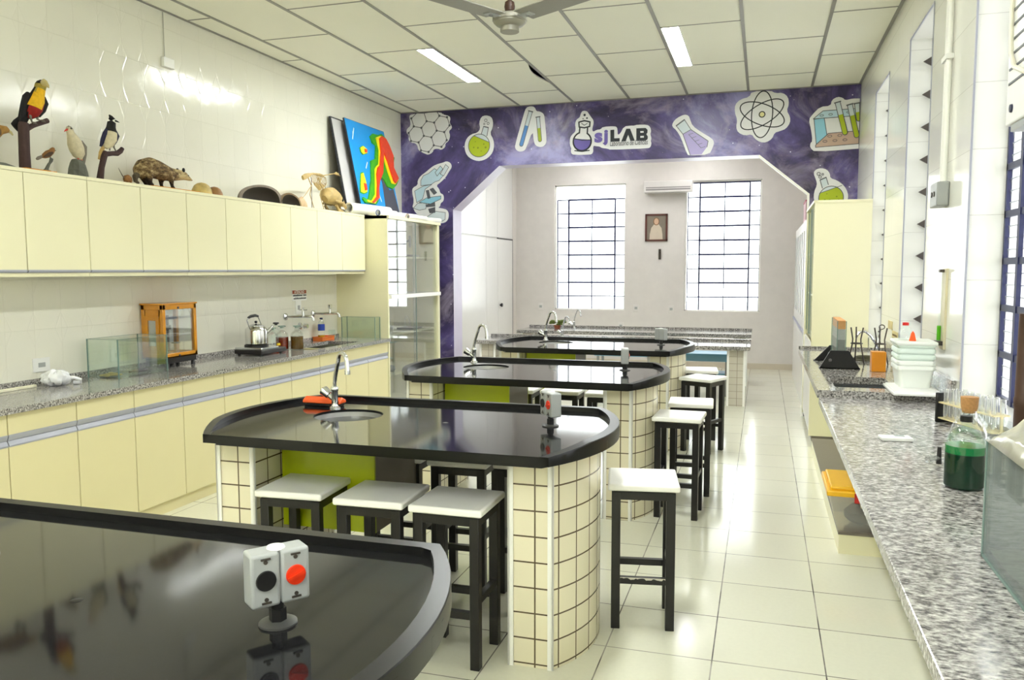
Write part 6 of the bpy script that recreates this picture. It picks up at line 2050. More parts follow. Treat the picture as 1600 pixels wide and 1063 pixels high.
for i in range(nn + 1):
    for j in range(nn + 1):
        u, w = i / nn, j / nn
        vs.append((ax0 + g + .003 + (ax1 - ax0 - 2 * g - .006) * u, ay0 + g + .003 + (ay1 - ay0 - 2 * g - .006) * w, RZ0 + .012 + .022 * (1 - u) * (.4 + .6 * rnd.random()) * (1.3 - w * .5)))
b.add(vs, [(i * (nn + 1) + j, (i + 1) * (nn + 1) + j, (i + 1) * (nn + 1) + j + 1, i * (nn + 1) + j + 1) for i in range(nn) for j in range(nn)])
o = b.build('sand_bed', mat('pale_aquarium_sand', (196, 192, 178), .9, var=.25, scale=45, bump=.4), t); o['kind'] = 'stuff'
b = MB(); vs = []
nu, nv = 30, 40
for i in range(nu + 1):
    for j in range(nv + 1):
        u, w = i / nu, j / nv
        x = ax0 - .004 + (ax1 - ax0 + .02) * u
        y = ay0 - .01 + (ay1 - ay0 + .014) * w
        z = az1 + .006 + .115 * sin(pi * min(1, u * 1.15)) ** .8 * (.45 + .55 * sin(2.2 * w + .6)) + .006 * sin(23 * u + 9 * w) + .005 * sin(31 * w - 12 * u) + rnd.uniform(-.002, .002)
        if u < .03 or w > .98:
            z = az1 + .002
        vs.append((x, y, z))
b.add(vs, [(i * (nv + 1) + j, (i + 1) * (nv + 1) + j, (i + 1) * (nv + 1) + j + 1, i * (nv + 1) + j + 1) for i in range(nu) for j in range(nv)])
o = b.build('plastic_sheet', mat('milky_plastic_sheet', (180, 178, 164), .12, var=.06, scale=12, bump=.3, bscale=25), at=(.66, 1.5, az1))
o.modifiers.new('thick', 'SOLIDIFY').thickness = .002
tag(o, 'crinkled milky plastic sheet spread over the aquarium', 'plastic sheet')
b = MB(); b.lathe([(0, 0), (.022, 0), (.028, .01), (.028, .20), (.030, .205), (.030, .23), (.028, .235), (.026, .50), (0, .50)], (.803, 2.92, RZ0 + .0), 16)
tag(b.build('wooden_post', M['wood_dark'], at=(.803, 2.92, RZ0)), 'dark brown wooden post standing by the window behind the aquarium', 'post')

# on the right wall: pipe, switch box, thermometer board, tags, air conditioner
t = thing('conduit_pipe', 'white vertical conduit pipe running down the tiled pier', 'pipe', (XR, 4.74, 2.0))
b = MB(); b.cyl((XR - .018, 4.72, 2.0), (XR - .018, 4.72, HC - .004), .014, .014, 14).cyl((XR - .018, 4.785, 2.0), (XR - .018, 4.785, HC - .004), .009, .009, 10); b.build('pipe', M['white_trim'], t)
b = MB(); b.box(XR - .036, 4.69, 2.62, XR - .0005, 4.82, 2.645); b.build('pipe_clip', M['white_plastic'], t, smooth=0)
t = thing('switch_box', 'grey switch box at the foot of the white conduit pipe', 'switch box', (XR, 4.75, 1.94))
b = MB(); b.box(XR - .06, 4.66, 1.875, XR - .0005, 4.84, 2.0); b.build('box', M['grey_plastic'], t, bevel=.006)
b = MB()
for y in (4.72, 4.78):
    b.cyl((XR - .06, y, 1.94), (XR - .065, y, 1.94), .014, .014, 14)
b.build('switch', M['dark_steel'], t)
b = MB(); b.box(XR - .055, 4.655, 1.885, XR - .01, 4.66, 1.99); b.build('side_cover', M['grey_plastic'], t, smooth=0)
t = thing('burette_board', 'narrow wall board with a glass tube of green liquid on the tiled pier', 'wall board', (XR, 4.65, 1.14))
b = MB(); b.box(XR - .012, 4.60, 1.14, XR - .0005, 4.70, 1.555); b.build('board', mat('cream_board', (216, 208, 176), .4), t, smooth=0)
b = MB(); b.cyl((XR - .024, 4.655, 1.18), (XR - .024, 4.655, 1.54), .008, .008, 12); b.build('glass_tube', M['lab_glass'], t)
b = MB(); b.cyl((XR - .024, 4.655, 1.185), (XR - .024, 4.655, 1.26), .0095, .0095, 12); b.build('green_liquid', mat('bright_green_liquid', (84, 180, 22), .2), t)
b = MB(); b.box(XR - .04, 4.61, 1.16, XR - .012, 4.69, 1.182).box(XR - .034, 4.635, 1.535, XR - .012, 4.675, 1.55); b.build('tube_holder', M['dark_steel'], t, bevel=.002)
for k, (y, z, lab) in enumerate(((6.48, 1.145, 'upper yellowed paper tag on the wall between the windows'), (6.24, 1.075, 'lower yellowed paper tag on the wall between the windows'))):
    b = MB(); b.box(XR - .004, y - .10 - .03 * k, z - .03 - .01 * k, XR - .0005, y + .10 + .03 * k, z + .03 + .01 * k)
    if k == 1:
        b.cur = 1; b.box(XR - .005, y - .1, z + .005, XR - .004, y + .1, z + .018).box(XR - .005, y - .1, z - .022, XR - .004, y + .1, z - .008)
    tag(b.build('paper_tag', [mat('yellowed_paper', (212, 196, 140), .7, var=.1), mat('brown_print', (120, 98, 52), .7)], smooth=0, at=(XR, y, z)), lab, 'tag')

t = thing('wall_air_conditioner', 'white boxy air conditioner set high in the nearest tall window', 'air conditioner', (.95, 3.3, 2.08))
b = MB(); b.box(.93, 2.96, 2.10, 1.17, 3.70, 2.62); b.build('casing', M['white_plastic'], t, bevel=.006)
b = MB(); b.box(.852, 2.98, 2.08, .93, 3.50, 2.60); b.build('front_panel', M['white_plastic'], t, bevel=.008, seg=3)
b = MB()
for k in range(7):
    b.box(.849, 3.02, 2.225 + .052 * k, .853, 3.47, 2.233 + .052 * k)
b.build('grille_slots', mat('slot_grey', (110, 112, 116), .6), t, smooth=0)
b = MB(); b.cyl((.853, 3.42, 2.135), (.845, 3.42, 2.135), .016, .014, 16); b.build('dial', mat('dark_dial', (40, 44, 70), .4), t)
b = MB(); b.box(.86, 3.0, 2.055, .92, 3.46, 2.082); b.build('louvre_outlet', M['grey_plastic'], t, bevel=.003)
t = thing('hanging_cable', 'white cable looping down in front of the air conditioner', 'cable', (.84, 3.45, 2.9))
b = MB(); b.tube([(.896, 3.62, 2.95), (.868, 3.50, 2.70), (.842, 3.44, 2.48), (.838, 3.41, 2.33), (.838, 3.36, 2.27), (.839, 3.22, 2.22), (.842, 3.05, 2.16)], .008, 8); b.build('cable', mat('cream_cable', (226, 222, 204), .5), t)

# ------------------------------------------------------------------ far room
t = thing('wardrobe', 'white built-in wardrobe with tall doors on the left of the far room', 'wardrobe', (-4.3, 11.2, 0))
b = MB(); b.box(-4.575, 9.34, 0, -4.02, 13.0, HC - .002); b.build('carcass', M['white_lam'], t, smooth=0)
ds = [9.36, 10.45, 11.64, 12.2, 12.985]
for p, q in zip(ds, ds[1:]):
    for z0, z1 in ((.06, 2.045), (2.065, HC - .02)):
        b = MB(); b.box(-4.02, p + .004, z0, -4.0, q - .004, z1); o = b.build('door', M['white_lam'], t, smooth=0, bevel=.002)
        if p == 12.2 and z0 < 1:
            k = MB(); k.tube([(-4.0, 12.30, 1.0), (-3.985, 12.30, 1.0), (-3.98, 12.30, 1.0), (-3.955, 12.30, 1.0)], [.012, .012, .03, .028], 14); k.build('door_knob', M['black_plastic'], o)
b = MB(); b.box(-4.012, 12.2, 2.042, -3.998, 13.0, 2.066).box(-4.02, 12.98, 0, -3.998, 13.0, 2.06); b.build('shadow_gap_strips', mat('painted_gap_shadow', (70, 68, 70), .5), t, smooth=0)  # dark strips painted in for the shadow gaps around the last door
b = MB(); b.box(-4.58, 13.004, 0, -4.0, YF - .001, HC - .001); tag(b.build('wall_corner', M['paint_grey'], smooth=0), 'pale wall corner beside the wardrobe', 'wall', kind='structure')


def granite_desk(lab, x0, x1, y0, y1, z):
    t = thing('granite_desk', lab, 'desk', ((x0 + x1) / 2, (y0 + y1) / 2, 0), 'granite desks in the far room')
    b = MB(); b.box(x0, y0, z - .045, x1, y1, z); b.build('slab', M['granite'], t, smooth=0, bevel=.003)
    b = MB(); b.box(x0, y1 - .03, z, x1, y1, z + .03); b.build('upstand', M['granite'], t, smooth=0)
    for xa, xb in ((x0 + .06, x0 + .24), (x1 - .24, x1 - .06)):
        tiled_end('tiled_leg', [(xb - WLOC[t.name].x, y0 + .07 - WLOC[t.name].y), (xb - WLOC[t.name].x, y1 - .07 - WLOC[t.name].y), (xa - WLOC[t.name].x, y1 - .07 - WLOC[t.name].y), (xa - WLOC[t.name].x, y0 + .07 - WLOC[t.name].y)], t, M['col_tile_grey']).scale = (1, 1, (z - .045) / .83)
        for x in (xa, xb):
            b = MB(); b.box(x - .012, y0 + .06, 0, x + .012, y0 + .075, z - .045); b.build('corner_trim', M['white_trim'], t, smooth=0)
    return t


granite_desk('granite desk on tiled legs just behind the farthest black bench', -3.40, -.12, 9.42, 10.10, .69)
granite_desk('long granite desk nearest the far windows', -3.36, -.13, 11.10, 11.80, .70)
t = thing('pot_plant', 'tiny green and red plant on the granite desk beside a tap', 'plant', (-2.86, 11.5, .70))
b = MB(); b.lathe([(0, 0), (.04, 0), (.055, .05), (.05, .052), (0, .045)], (-2.86, 11.5, .7005), 14); b.build('pot', mat('terracotta_pot', (150, 84, 52), .7), t)
b = MB(); rnd = random.Random(3)
for k in range(22):
    b.ell((-2.86 + rnd.uniform(-.11, .11), 11.5 + rnd.uniform(-.05, .05), .77 + rnd.uniform(-.01, .05)), .03, .02, .015, 6, 5)
b.build('foliage', mat('small_leaves', (96, 112, 44), .7, var=.7, scale=40), t)

# blue tables below the granite desk and a grey chair
BLU = mat('sky_blue_laminate', (116, 176, 208), .35, var=.05)
BLD = mat('pale_blue_edge', (128, 180, 208), .4)
for k, (x0, x1, y, lab) in enumerate(((-2.1, -1.25, 10.45, 'low sky blue table behind the farthest bench, left one'), (-1.05, -.36, 10.15, 'low sky blue table seen beside the tiled leg of the granite desk'))):
    t = thing('blue_table', lab, 'table', ((x0 + x1) / 2, y, 0), 'low blue tables in the far room')
    b = MB(); b.box(x0, y, .50, x1, y + .42, .525); b.build('table_top', BLU, t, smooth=0, bevel=.004)
    b = MB(); b.box(x0, y + .01, .43, x1, y + .03, .50); b.build('apron', BLD, t, smooth=0)
    b = MB(); b.box(x0 + .05, y + .06, .26, x1 - .05, y + .36, .28); b.build('lower_shelf', BLU, t, smooth=0)
    for x in (x0 + .03, x1 - .06):
        for yy in (y + .03, y + .36):
            b = MB(); b.box(x, yy, 0, x + .03, yy + .03, .50); b.build('leg', M['grey_plastic'], t, smooth=0)
# white slatted cabinet on the right of the far room
t = thing('slatted_cabinet', 'tall white cabinet with narrow glazed doors on the right beyond the arch', 'cabinet', (.66, 11.0, 0))
b = MB(); b.box(.47, 9.36, 0, .895, 12.7, 2.12); b.build('carcass', M['white_lam'], t, smooth=0)
b = MB(); b.box(.43, 9.36, .84, .47, 12.7, .865); b.build('ledge', mat('grey_blue_edge', (150, 152, 170), .4), t, smooth=0)
b = MB(); b.box(.445, 9.36, 0, .47, 12.7, .84); b.build('lower_front', M['white_lam'], t, smooth=0)
n = 7
for k in range(n):
    p, q = 9.37 + k * 3.32 / n, 9.37 + (k + 1) * 3.32 / n
    b = MB(); b.box(.447, p + .004, .87, .47, p + .13, 2.11).box(.447, q - .13, .87, .47, q - .004, 2.11).box(.447, p + .13, 2.0, .47, q - .13, 2.11).box(.447, p + .13, .87, .47, q - .13, 1.0)
    o = b.build('glazed_door', M['white_lam'], t, smooth=0)
    b = MB(); b.box(.458, p + .13, 1.0, .466, q - .13, 2.0); b.build('door_pane', mat('dark_pane', (66, 68, 66), .1), o, smooth=0)
for k, (y, w, h, c, lab) in enumerate(((10.3, .5, .22, (196, 138, 150), 'pink patterned box on top of the white cabinet, nearer one'), (11.4, .6, .3, (190, 150, 156), 'pink patterned box on top of the white cabinet, farther one'))):
    t = thing('storage_box', lab, 'box', (.66, y, 2.1205), 'pink boxes on the white cabinet')
    b = MB(); b.box(.50, y - w / 2, 2.1205, .86, y + w / 2, 2.1205 + h); b.build('box_body', mat('pink_print_%s' % 'ab'[k], c, .6, var=.35, scale=9), t, smooth=0, bevel=.004)
    b = MB(); b.box(.495, y - w / 2 - .005, 2.1205 + h, .865, y + w / 2 + .005, 2.1205 + h + .02); b.build('box_lid', mat('pink_lid_%s' % 'ab'[k], (178, 96, 112), .6), t, smooth=0)

# far wall fittings
t = thing('split_air_conditioner', 'white wall air conditioner between the far windows', 'air conditioner', (-1.47, YF, 2.84))
b = MB(); b.box(-1.83, YF - .20, 2.765, -1.08, YF - .001, 2.945); b.build('casing', mat('pale_grey_casing', (216, 212, 208), .4), t, bevel=.012, seg=3)
b = MB(); b.box(-1.80, YF - .203, 2.80, -1.11, YF - .199, 2.822).box(-1.80, YF - .203, 2.835, -1.11, YF - .199, 2.85); b.build('louvre', mat('louvre_grey', (140, 136, 136), .5), t, smooth=0)
t = thing('framed_picture', 'framed portrait of a pale robed figure on the far wall', 'picture', (-1.65, YF, 2.22))
x0, x1, z0, z1 = -1.83, -1.475, 2.01, 2.445
b = MB()
b.box(x0, YF - .02, z0, x0 + .028, YF - .001, z1).box(x1 - .028, YF - .02, z0, x1, YF - .001, z1).box(x0, YF - .02, z0, x1, YF - .001, z0 + .028).box(x0, YF - .02, z1 - .028, x1, YF - .001, z1)
b.build('frame', mat('red_brown_frame', (92, 48, 40), .4), t, smooth=0)
b = MB(); y = YF - .010
b.box(x0 + .028, y, z0 + .028, x1 - .028, YF - .002, z1 - .028)
b.cur = 1; b.flat([(-1.76, z0 + .03), (-1.55, z0 + .03), (-1.555, 2.12), (-1.57, 2.22), (-1.615, 2.28), (-1.69, 2.28), (-1.735, 2.22), (-1.755, 2.12)], y - .0006)
b.cur = 2; b.flat([(-1.653 + .036 * cos(q * pi / 10), 2.325 + .05 * sin(q * pi / 10)) for q in range(20)], y - .0012)
b.cur = 3; b.flat([(-1.653 + .05 * cos(q * pi / 10), 2.325 + .062 * sin(q * pi / 10)) for q in range(20)], y - .0009)
b.build('picture_print', [mat('dim_background', (128, 118, 104), .5, var=.2), mat('pale_robe', (206, 192, 172), .5, var=.1), mat('skin_tone', (206, 170, 140), .5), mat('brown_hair', (132, 96, 66), .5)], t, smooth=0)
b = MB(); b.cyl((-1.593, YF - .001, 1.86), (-1.593, YF - .035, 1.86), .016, .014, 10).box(-1.612, YF - .012, 1.72, -1.574, YF - .001, 1.885)
tag(b.build('wall_hook', M['dark_steel'], at=(-1.593, YF, 1.80)), 'small dark hook on the wall below the framed portrait', 'hook')
for k, (x, z, lab) in enumerate(((-3.57, .945, 'white socket on the far wall, left of the left window'), (-1.965, .935, 'white socket beside the lower right corner of the left far window'), (-1.40, .925, 'white socket nearest the right far window'), (-2.21, .64, 'white socket low on the far wall just above the desk'))):
    t = thing('wall_socket', lab, 'wall socket', (x, YF, z), 'white sockets on the far wall')
    b = MB(); b.box(x - .045, YF - .01, z - .06, x + .045, YF - .001, z + .06); b.build('plate', mat('off_white_plate', (226, 222, 218), .4), t, bevel=.003)
    b = MB(); b.box(x - .022, YF - .013, z - .02, x + .022, YF - .01, z + .02); b.build('insert', M['grey_plastic'], t, smooth=0)

# ------------------------------------------------------------------ stickers on the purple wall
STK = {
 'hex_plate': [(-4.036,3.4),(-3.87,3.416),(-3.658,3.404),(-3.639,3.377),(-3.553,3.354),(-3.54,3.319),(-3.554,3.276),(-3.522,3.23),(-3.53,3.205),(-3.564,3.18),(-3.545,3.127),(-3.565,3.066),(-3.608,3.042),(-3.608,2.998),(-3.662,2.965),(-3.701,2.985),(-3.759,2.979),(-3.769,2.944),(-3.827,2.916),(-3.876,2.936),(-3.905,2.95),(-3.954,2.979),(-3.963,3.032),(-3.992,3.06),(-4.051,3.072),(-4.08,3.109),(-4.069,3.153),(-4.104,3.19),(-4.098,3.234),(-4.048,3.267),(-4.057,3.339),(-4.066,3.384)],
 'hex_c': [(-3.812,3.214),(-3.842,3.309)],
 'fl1_plate': [(-3.158,3.323),(-3.102,3.337),(-3.037,3.316),(-3.015,3.263),(-3.019,3.195),(-3.053,3.128),(-3.011,3.057),(-3.002,2.987),(-3.02,2.911),(-3.076,2.852),(-3.142,2.824),(-3.207,2.818),(-3.282,2.844),(-3.339,2.89),(-3.366,2.961),(-3.366,3.022),(-3.337,3.09),(-3.28,3.131),(-3.205,3.144),(-3.171,3.186),(-3.186,3.256)],
 'fl1': [(-3.187,2.996),(-3.057,2.99),(-3.159,3.125),(-3.13,3.21),(-3.071,3.194),(-3.09,3.099),(-3.252,3.112),(-3.063,3.028),(-3.102,3.277),(-3.121,3.238),(-3.074,3.241)],
 'tub_plate': [(-2.618,3.394),(-2.564,3.408),(-2.519,3.396),(-2.496,3.345),(-2.457,3.342),(-2.412,3.314),(-2.4,3.263),(-2.377,3.026),(-2.385,2.976),(-2.421,2.947),(-2.465,2.945),(-2.51,2.968),(-2.528,3.016),(-2.541,3.136),(-2.618,2.935),(-2.654,2.906),(-2.709,2.905),(-2.749,2.938),(-2.75,2.984),(-2.645,3.328)],
 'tub': [(-2.564,3.349),(-2.681,2.964),(-2.613,3.19),(-2.478,3.281),(-2.453,3.004),(-2.466,3.157),(-2.586,3.35),(-2.543,3.347)],
 'logo_plate': [(-1.944,3.321),(-1.91,3.309),(-1.89,3.279),(-1.869,3.248),(-1.842,3.214),(-1.838,3.175),(-1.848,3.142),(-1.855,3.104),(-1.841,3.083),(-1.801,3.104),(-1.76,3.105),(-1.733,3.133),(-1.6,3.132),(-1.576,3.118),(-1.569,3.076),(-1.569,3.037),(-1.539,3.048),(-1.5,3.124),(-1.414,3.129),(-1.395,3.125),(-1.349,3.135),(-1.244,3.129),(-1.212,3.102),(-1.201,3.057),(-1.211,3.031),(-1.197,2.979),(-1.206,2.954),(-1.196,2.928),(-1.206,2.89),(-1.228,2.875),(-1.651,2.878),(-1.678,2.892),(-1.745,2.902),(-1.766,2.919),(-1.813,2.925),(-1.837,2.932),(-1.843,2.906),(-1.84,2.873),(-1.85,2.847),(-1.873,2.835),(-2.065,2.84),(-2.092,2.858),(-2.096,2.898),(-2.089,2.911),(-2.11,2.958),(-2.107,3.024),(-2.086,3.063),(-2.045,3.094),(-2.042,3.133),(-2.049,3.179),(-2.036,3.225),(-1.995,3.249),(-1.985,3.287),(-1.971,3.313)],
 'logo_flask': [(-1.966,2.984),(-1.864,2.979),(-1.994,3.131),(-1.999,3.078),(-1.906,3.129),(-1.909,3.07),(-2.005,3.197),(-2.001,3.144),(-1.882,3.144),(-1.879,3.193),(-1.943,3.21),(-1.94,3.272),(-1.913,3.236),(-1.957,3.232),(-2.069,3.022),(-1.864,2.996),(-2.051,2.886),(-1.884,2.882)],
 'logo_L': [(-1.649,3.093),(-1.606,3.094),(-1.605,3.0),(-1.545,3.0),(-1.545,2.963),(-1.648,2.963)],
 'logo_A': [(-1.528,2.96),(-1.473,3.097),(-1.431,3.096),(-1.378,2.963),(-1.426,2.962),(-1.451,3.031),(-1.479,2.961)],
 'logo_B': [(-1.363,3.096),(-1.26,3.094),(-1.24,3.072),(-1.241,3.043),(-1.253,3.027),(-1.236,3.001),(-1.239,2.972),(-1.262,2.957),(-1.361,2.959)],
 'logo_Bh1': [(-1.319,3.063),(-1.283,3.062),(-1.282,3.045),(-1.318,3.045)],
 'logo_Bh2': [(-1.318,3.011),(-1.279,3.011),(-1.279,2.991),(-1.318,2.992)],
 'logo_s': [(-1.827,2.961),(-1.736,3.071),(-1.675,2.928),(-1.726,3.097)],
 'logo_sub': [(-1.651,2.907),(-1.235,2.907),(-1.651,2.943)],
 'erl_plate': [(-0.978,3.095),(-0.971,3.135),(-0.931,3.181),(-0.851,3.216),(-0.803,3.202),(-0.786,3.156),(-0.761,3.091),(-0.673,3.023),(-0.561,2.953),(-0.532,2.912),(-0.543,2.857),(-0.581,2.779),(-0.788,2.78),(-0.812,2.789),(-0.88,2.969),(-0.929,3.052)],
 'erl': [(-0.933,3.1),(-0.847,3.16),(-0.861,3.008),(-0.777,3.052),(-0.78,2.784),(-0.661,2.785),(-0.606,2.86),(-0.595,2.923)],
 'atom_plate': [(-0.159,3.418),(0.031,3.408),(0.076,3.379),(0.151,3.379),(0.205,3.332),(0.214,3.255),(0.193,3.195),(0.229,3.131),(0.231,3.069),(0.19,3.009),(0.131,2.989),(0.079,2.976),(0.057,2.915),(-0.002,2.879),(-0.063,2.885),(-0.118,2.924),(-0.149,2.972),(-0.218,2.96),(-0.288,2.995),(-0.31,3.051),(-0.299,3.129),(-0.328,3.21),(-0.325,3.288),(-0.272,3.339),(-0.181,3.357)],
 'atom': [(-0.05,3.17),(0.188,3.156),(-0.056,3.416)],
 'rack_plate': [(0.411,3.09),(0.446,3.141),(0.517,3.214),(0.619,3.218),(0.627,3.275),(0.681,3.305),(0.732,3.291),(0.754,3.264),(0.825,3.278),(0.892,3.274),(0.898,2.775),(0.479,2.76),(0.433,2.804),(0.432,2.85),(0.454,2.872),(0.435,2.996)],
 'rack_top': [(0.455,3.095),(0.548,3.171),(0.891,3.176),(0.891,3.105)],
 'rack_leg': [(0.462,3.091),(0.56,3.1),(0.591,2.927),(0.491,2.837)],
 'rack_bot': [(0.484,2.828),(0.605,2.942),(0.895,2.954),(0.898,2.824),(0.485,2.806)],
 'rack_t': [(0.683,3.249),(0.768,2.918),(0.723,3.125),(0.799,3.219),(0.878,2.885),(0.835,3.111),(0.867,3.227),(0.892,3.048),(0.879,3.139)],
 'fl2_plate': [(0.47,2.548),(0.498,2.585),(0.549,2.594),(0.601,2.577),(0.632,2.534),(0.636,2.488),(0.706,2.462),(0.773,2.406),(0.809,2.336),(0.813,2.274),(0.794,2.213),(0.759,2.16),(0.702,2.126),(0.629,2.121),(0.562,2.149),(0.509,2.205),(0.482,2.276),(0.483,2.353),(0.51,2.422),(0.502,2.469)],
 'fl2': [(0.649,2.287),(0.768,2.283),(0.563,2.387),(0.538,2.472),(0.596,2.497),(0.62,2.422),(0.535,2.336),(0.751,2.411),(0.522,2.535),(0.562,2.529),(0.537,2.503)],
 'mic_plate': [(-3.638,2.819),(-3.596,2.834),(-3.554,2.819),(-3.531,2.787),(-3.534,2.753),(-3.563,2.716),(-3.606,2.648),(-3.674,2.589),(-3.729,2.556),(-3.691,2.512),(-3.679,2.465),(-3.642,2.448),(-3.632,2.417),(-3.638,2.371),(-3.676,2.345),(-3.681,2.31),(-3.711,2.295),(-3.643,2.282),(-3.601,2.269),(-3.576,2.238),(-3.573,2.191),(-3.586,2.145),(-3.628,2.114),(-3.679,2.108),(-3.9,2.135),(-4.044,2.295),(-4.017,2.381),(-4.041,2.491),(-4.032,2.538),(-3.967,2.567),(-3.967,2.622),(-3.927,2.675),(-3.867,2.712),(-3.807,2.756),(-3.764,2.785),(-3.705,2.806)],
 'mic_head': [(-3.925,2.558),(-3.924,2.62),(-3.893,2.674),(-3.825,2.698),(-3.748,2.754),(-3.723,2.737),(-3.639,2.665),(-3.69,2.612),(-3.741,2.599),(-3.792,2.569)],
 'mic_eye1': [(-3.74,2.707),(-3.672,2.781),(-3.641,2.746),(-3.715,2.664)],
 'mic_eye2': [(-3.673,2.685),(-3.605,2.796),(-3.567,2.762),(-3.631,2.664)],
 'mic_arm': [(-4.007,2.498),(-3.895,2.553),(-3.784,2.569),(-3.87,2.517),(-3.905,2.402),(-3.983,2.361)],
 'mic_o1': [(-3.857,2.498),(-3.823,2.504),(-3.804,2.41),(-3.835,2.403)],
 'mic_o2': [(-3.808,2.512),(-3.767,2.526),(-3.719,2.47),(-3.756,2.448)],
 'mic_stage': [(-3.949,2.364),(-3.845,2.415),(-3.667,2.431),(-3.669,2.395),(-3.804,2.34)],
 'mic_cond': [(-3.863,2.33),(-3.748,2.358),(-3.744,2.312),(-3.855,2.306)],
 'mic_knob': [(-3.83,2.279),(-3.745,2.3),(-3.745,2.238),(-3.813,2.235)],
 'mic_low': [(-4.027,2.295),(-3.97,2.352),(-3.854,2.361),(-3.864,2.283),(-3.95,2.27)],
 'mic_base': [(-3.9,2.159),(-3.745,2.253),(-3.614,2.235),(-3.619,2.153),(-3.696,2.116)],
}
YS = YM - .0005
W_PLATE = mat('white_sticker_vinyl', (224, 224, 226), .45, var=.03)
C_LIME = mat('lime_print', (168, 184, 20), .5, var=.06)
C_LIME_D = mat('dark_lime_print', (128, 140, 12), .5)
C_BLUE = mat('sky_blue_print', (84, 140, 206), .5)
C_PURP = mat('violet_print', (104, 90, 168), .5)
C_LILAC = mat('lilac_print', (172, 160, 208), .5)
C_ICE = mat('ice_blue_print', (186, 212, 224), .5)
C_AQUA = mat('aqua_print', (140, 196, 218), .5)
C_GREY = mat('slate_print', (88, 90, 98), .5)
C_PALE = mat('pale_grey_print', (204, 214, 220), .5)
C_TAN = mat('tan_print', (190, 162, 146), .5)
C_NAVY = mat('near_black_print', (28, 34, 42), .5)
C_CREAM = mat('cream_print', (222, 216, 160), .5)


class Sticker:
    """a cut-out of printed vinyl on the wall: a thin plate, and print lying on it in layers"""

    def __init__(self, label, plate, name='wall_sticker'):
        cx = sum(p[0] for p in plate) / len(plate); cz = sum(p[1] for p in plate) / len(plate)
        self.t = thing(name, label, 'wall sticker', (cx, YS, cz), 'science stickers on the purple wall')
        plate = [(max(XL + .004, min(XR - .004, x)), min(HC - .008, z)) for x, z in plate]
        b = MB(); b.prism(self.smooth(plate), YS - .004, YS, 'XZ'); b.build('backing', W_PLATE, self.t, smooth=0)
        self.layers = {}
        self.k = 0

    @staticmethod
    def smooth(p):
        out = []
        n = len(p)
        for i in range(n):
            a, b_ = p[i], p[(i + 1) % n]
            if a[0] > .86 and b_[0] > .86:
                out += [a, b_]
                continue
            out.append((a[0] * .75 + b_[0] * .25, a[1] * .75 + b_[1] * .25))
            out.append((a[0] * .25 + b_[0] * .75, a[1] * .25 + b_[1] * .75))
        return out

    def _b(self, name, m):
        if (name, m.name) not in self.layers:
            self.layers[(name, m.name)] = (MB(), m, name)
        return self.layers[(name, m.name)][0]

    def y(self):
        self.k += 1
        return YS - .004 - .00025 * self.k

    def fill(self, poly, m, name='print'):
        self._b(name, m).flat([(max(XL + .004, min(XR - .003, x)), min(HC - .008, z)) for x, z in poly], self.y()); return self

    def line(self, pts, m=None, w=.009, closed=False, name='outline'):
        m = m or M['ink']
        b = self._b(name, m); y = self.y()
        pts = [(max(XL + .004, min(XR - .004, x)), min(HC - .01, z)) for x, z in pts]
        n = len(pts)
        for i in range(n if closed else n - 1):
            p, q = Vector(pts[i]), Vector(pts[(i + 1) % n])
            d = q - p
            if d.length < 1e-6:
                continue
            d.normalize()
            e = Vector((-d.y, d.x)) * w / 2
            p, q = p - d * w * .3, q + d * w * .3
            b.flat([tuple(p + e), tuple(p - e), tuple(q - e), tuple(q + e)], y)
        return self

    def disc(self, c, r, m, name='print', n=28, ry=None):
        return self.fill([(c[0] + r * cos(2 * pi * k / n), c[1] + (ry or r) * sin(2 * pi * k / n)) for k in range(n)], m, name)

    def circ(self, c, r, m=None, w=.009, n=36, ry=None, rot=0.0):
        ry = ry or r
        return self.line([(c[0] + r * cos(a) * cos(rot) - ry * sin(a) * sin(rot), c[1] + r * cos(a) * sin(rot) + ry * sin(a) * cos(rot)) for a in [2 * pi * k / n for k in range(n)]], m, w, True)

    def done(self):
        for b, m, name in self.layers.values():
            b.build(name, m, self.t, smooth=0)


def dist(p, q):
    return sqrt((p[0] - q[0]) ** 2 + (p[1] - q[1]) ** 2)


def cut_disc(c, r, p, q, n=40):
    """the part of a disc below the line p-q"""
    out = []
    for k in range(n):
        a = 2 * pi * k / n
        x, z = c[0] + r * cos(a), c[1] + r * sin(a)
        zl = p[1] + (q[1] - p[1]) * (x - p[0]) / (q[0] - p[0])
        out.append((x, min(z, zl)))
    return out


# molecule of hexagons
s = Sticker('white sticker of seven hexagons, a molecule, in the upper left corner of the purple wall', STK['hex_plate'])
c, v0 = STK['hex_c']
R = dist(c, v0); a0 = atan2(v0[1] - c[1], v0[0] - c[0])
cs = [c] + [(c[0] + R * sqrt(3) * cos(a0 + pi / 6 + k * pi / 3), c[1] + R * sqrt(3) * sin(a0 + pi / 6 + k * pi / 3)) for k in range(6)]
dots = {}
for cc in cs:
    hx = [(cc[0] + R * cos(a0 + k * pi / 3), cc[1] + R * sin(a0 + k * pi / 3)) for k in range(6)]
    s.line(hx, C_GREY, .008, True)
    for p in hx:
        dots[(round(p[0], 2), round(p[1], 2))] = p
for p in dots.values():
    if p[1] < HC - .02:
        s.disc(p, .014, C_GREY, 'atoms', 12)
s.done()


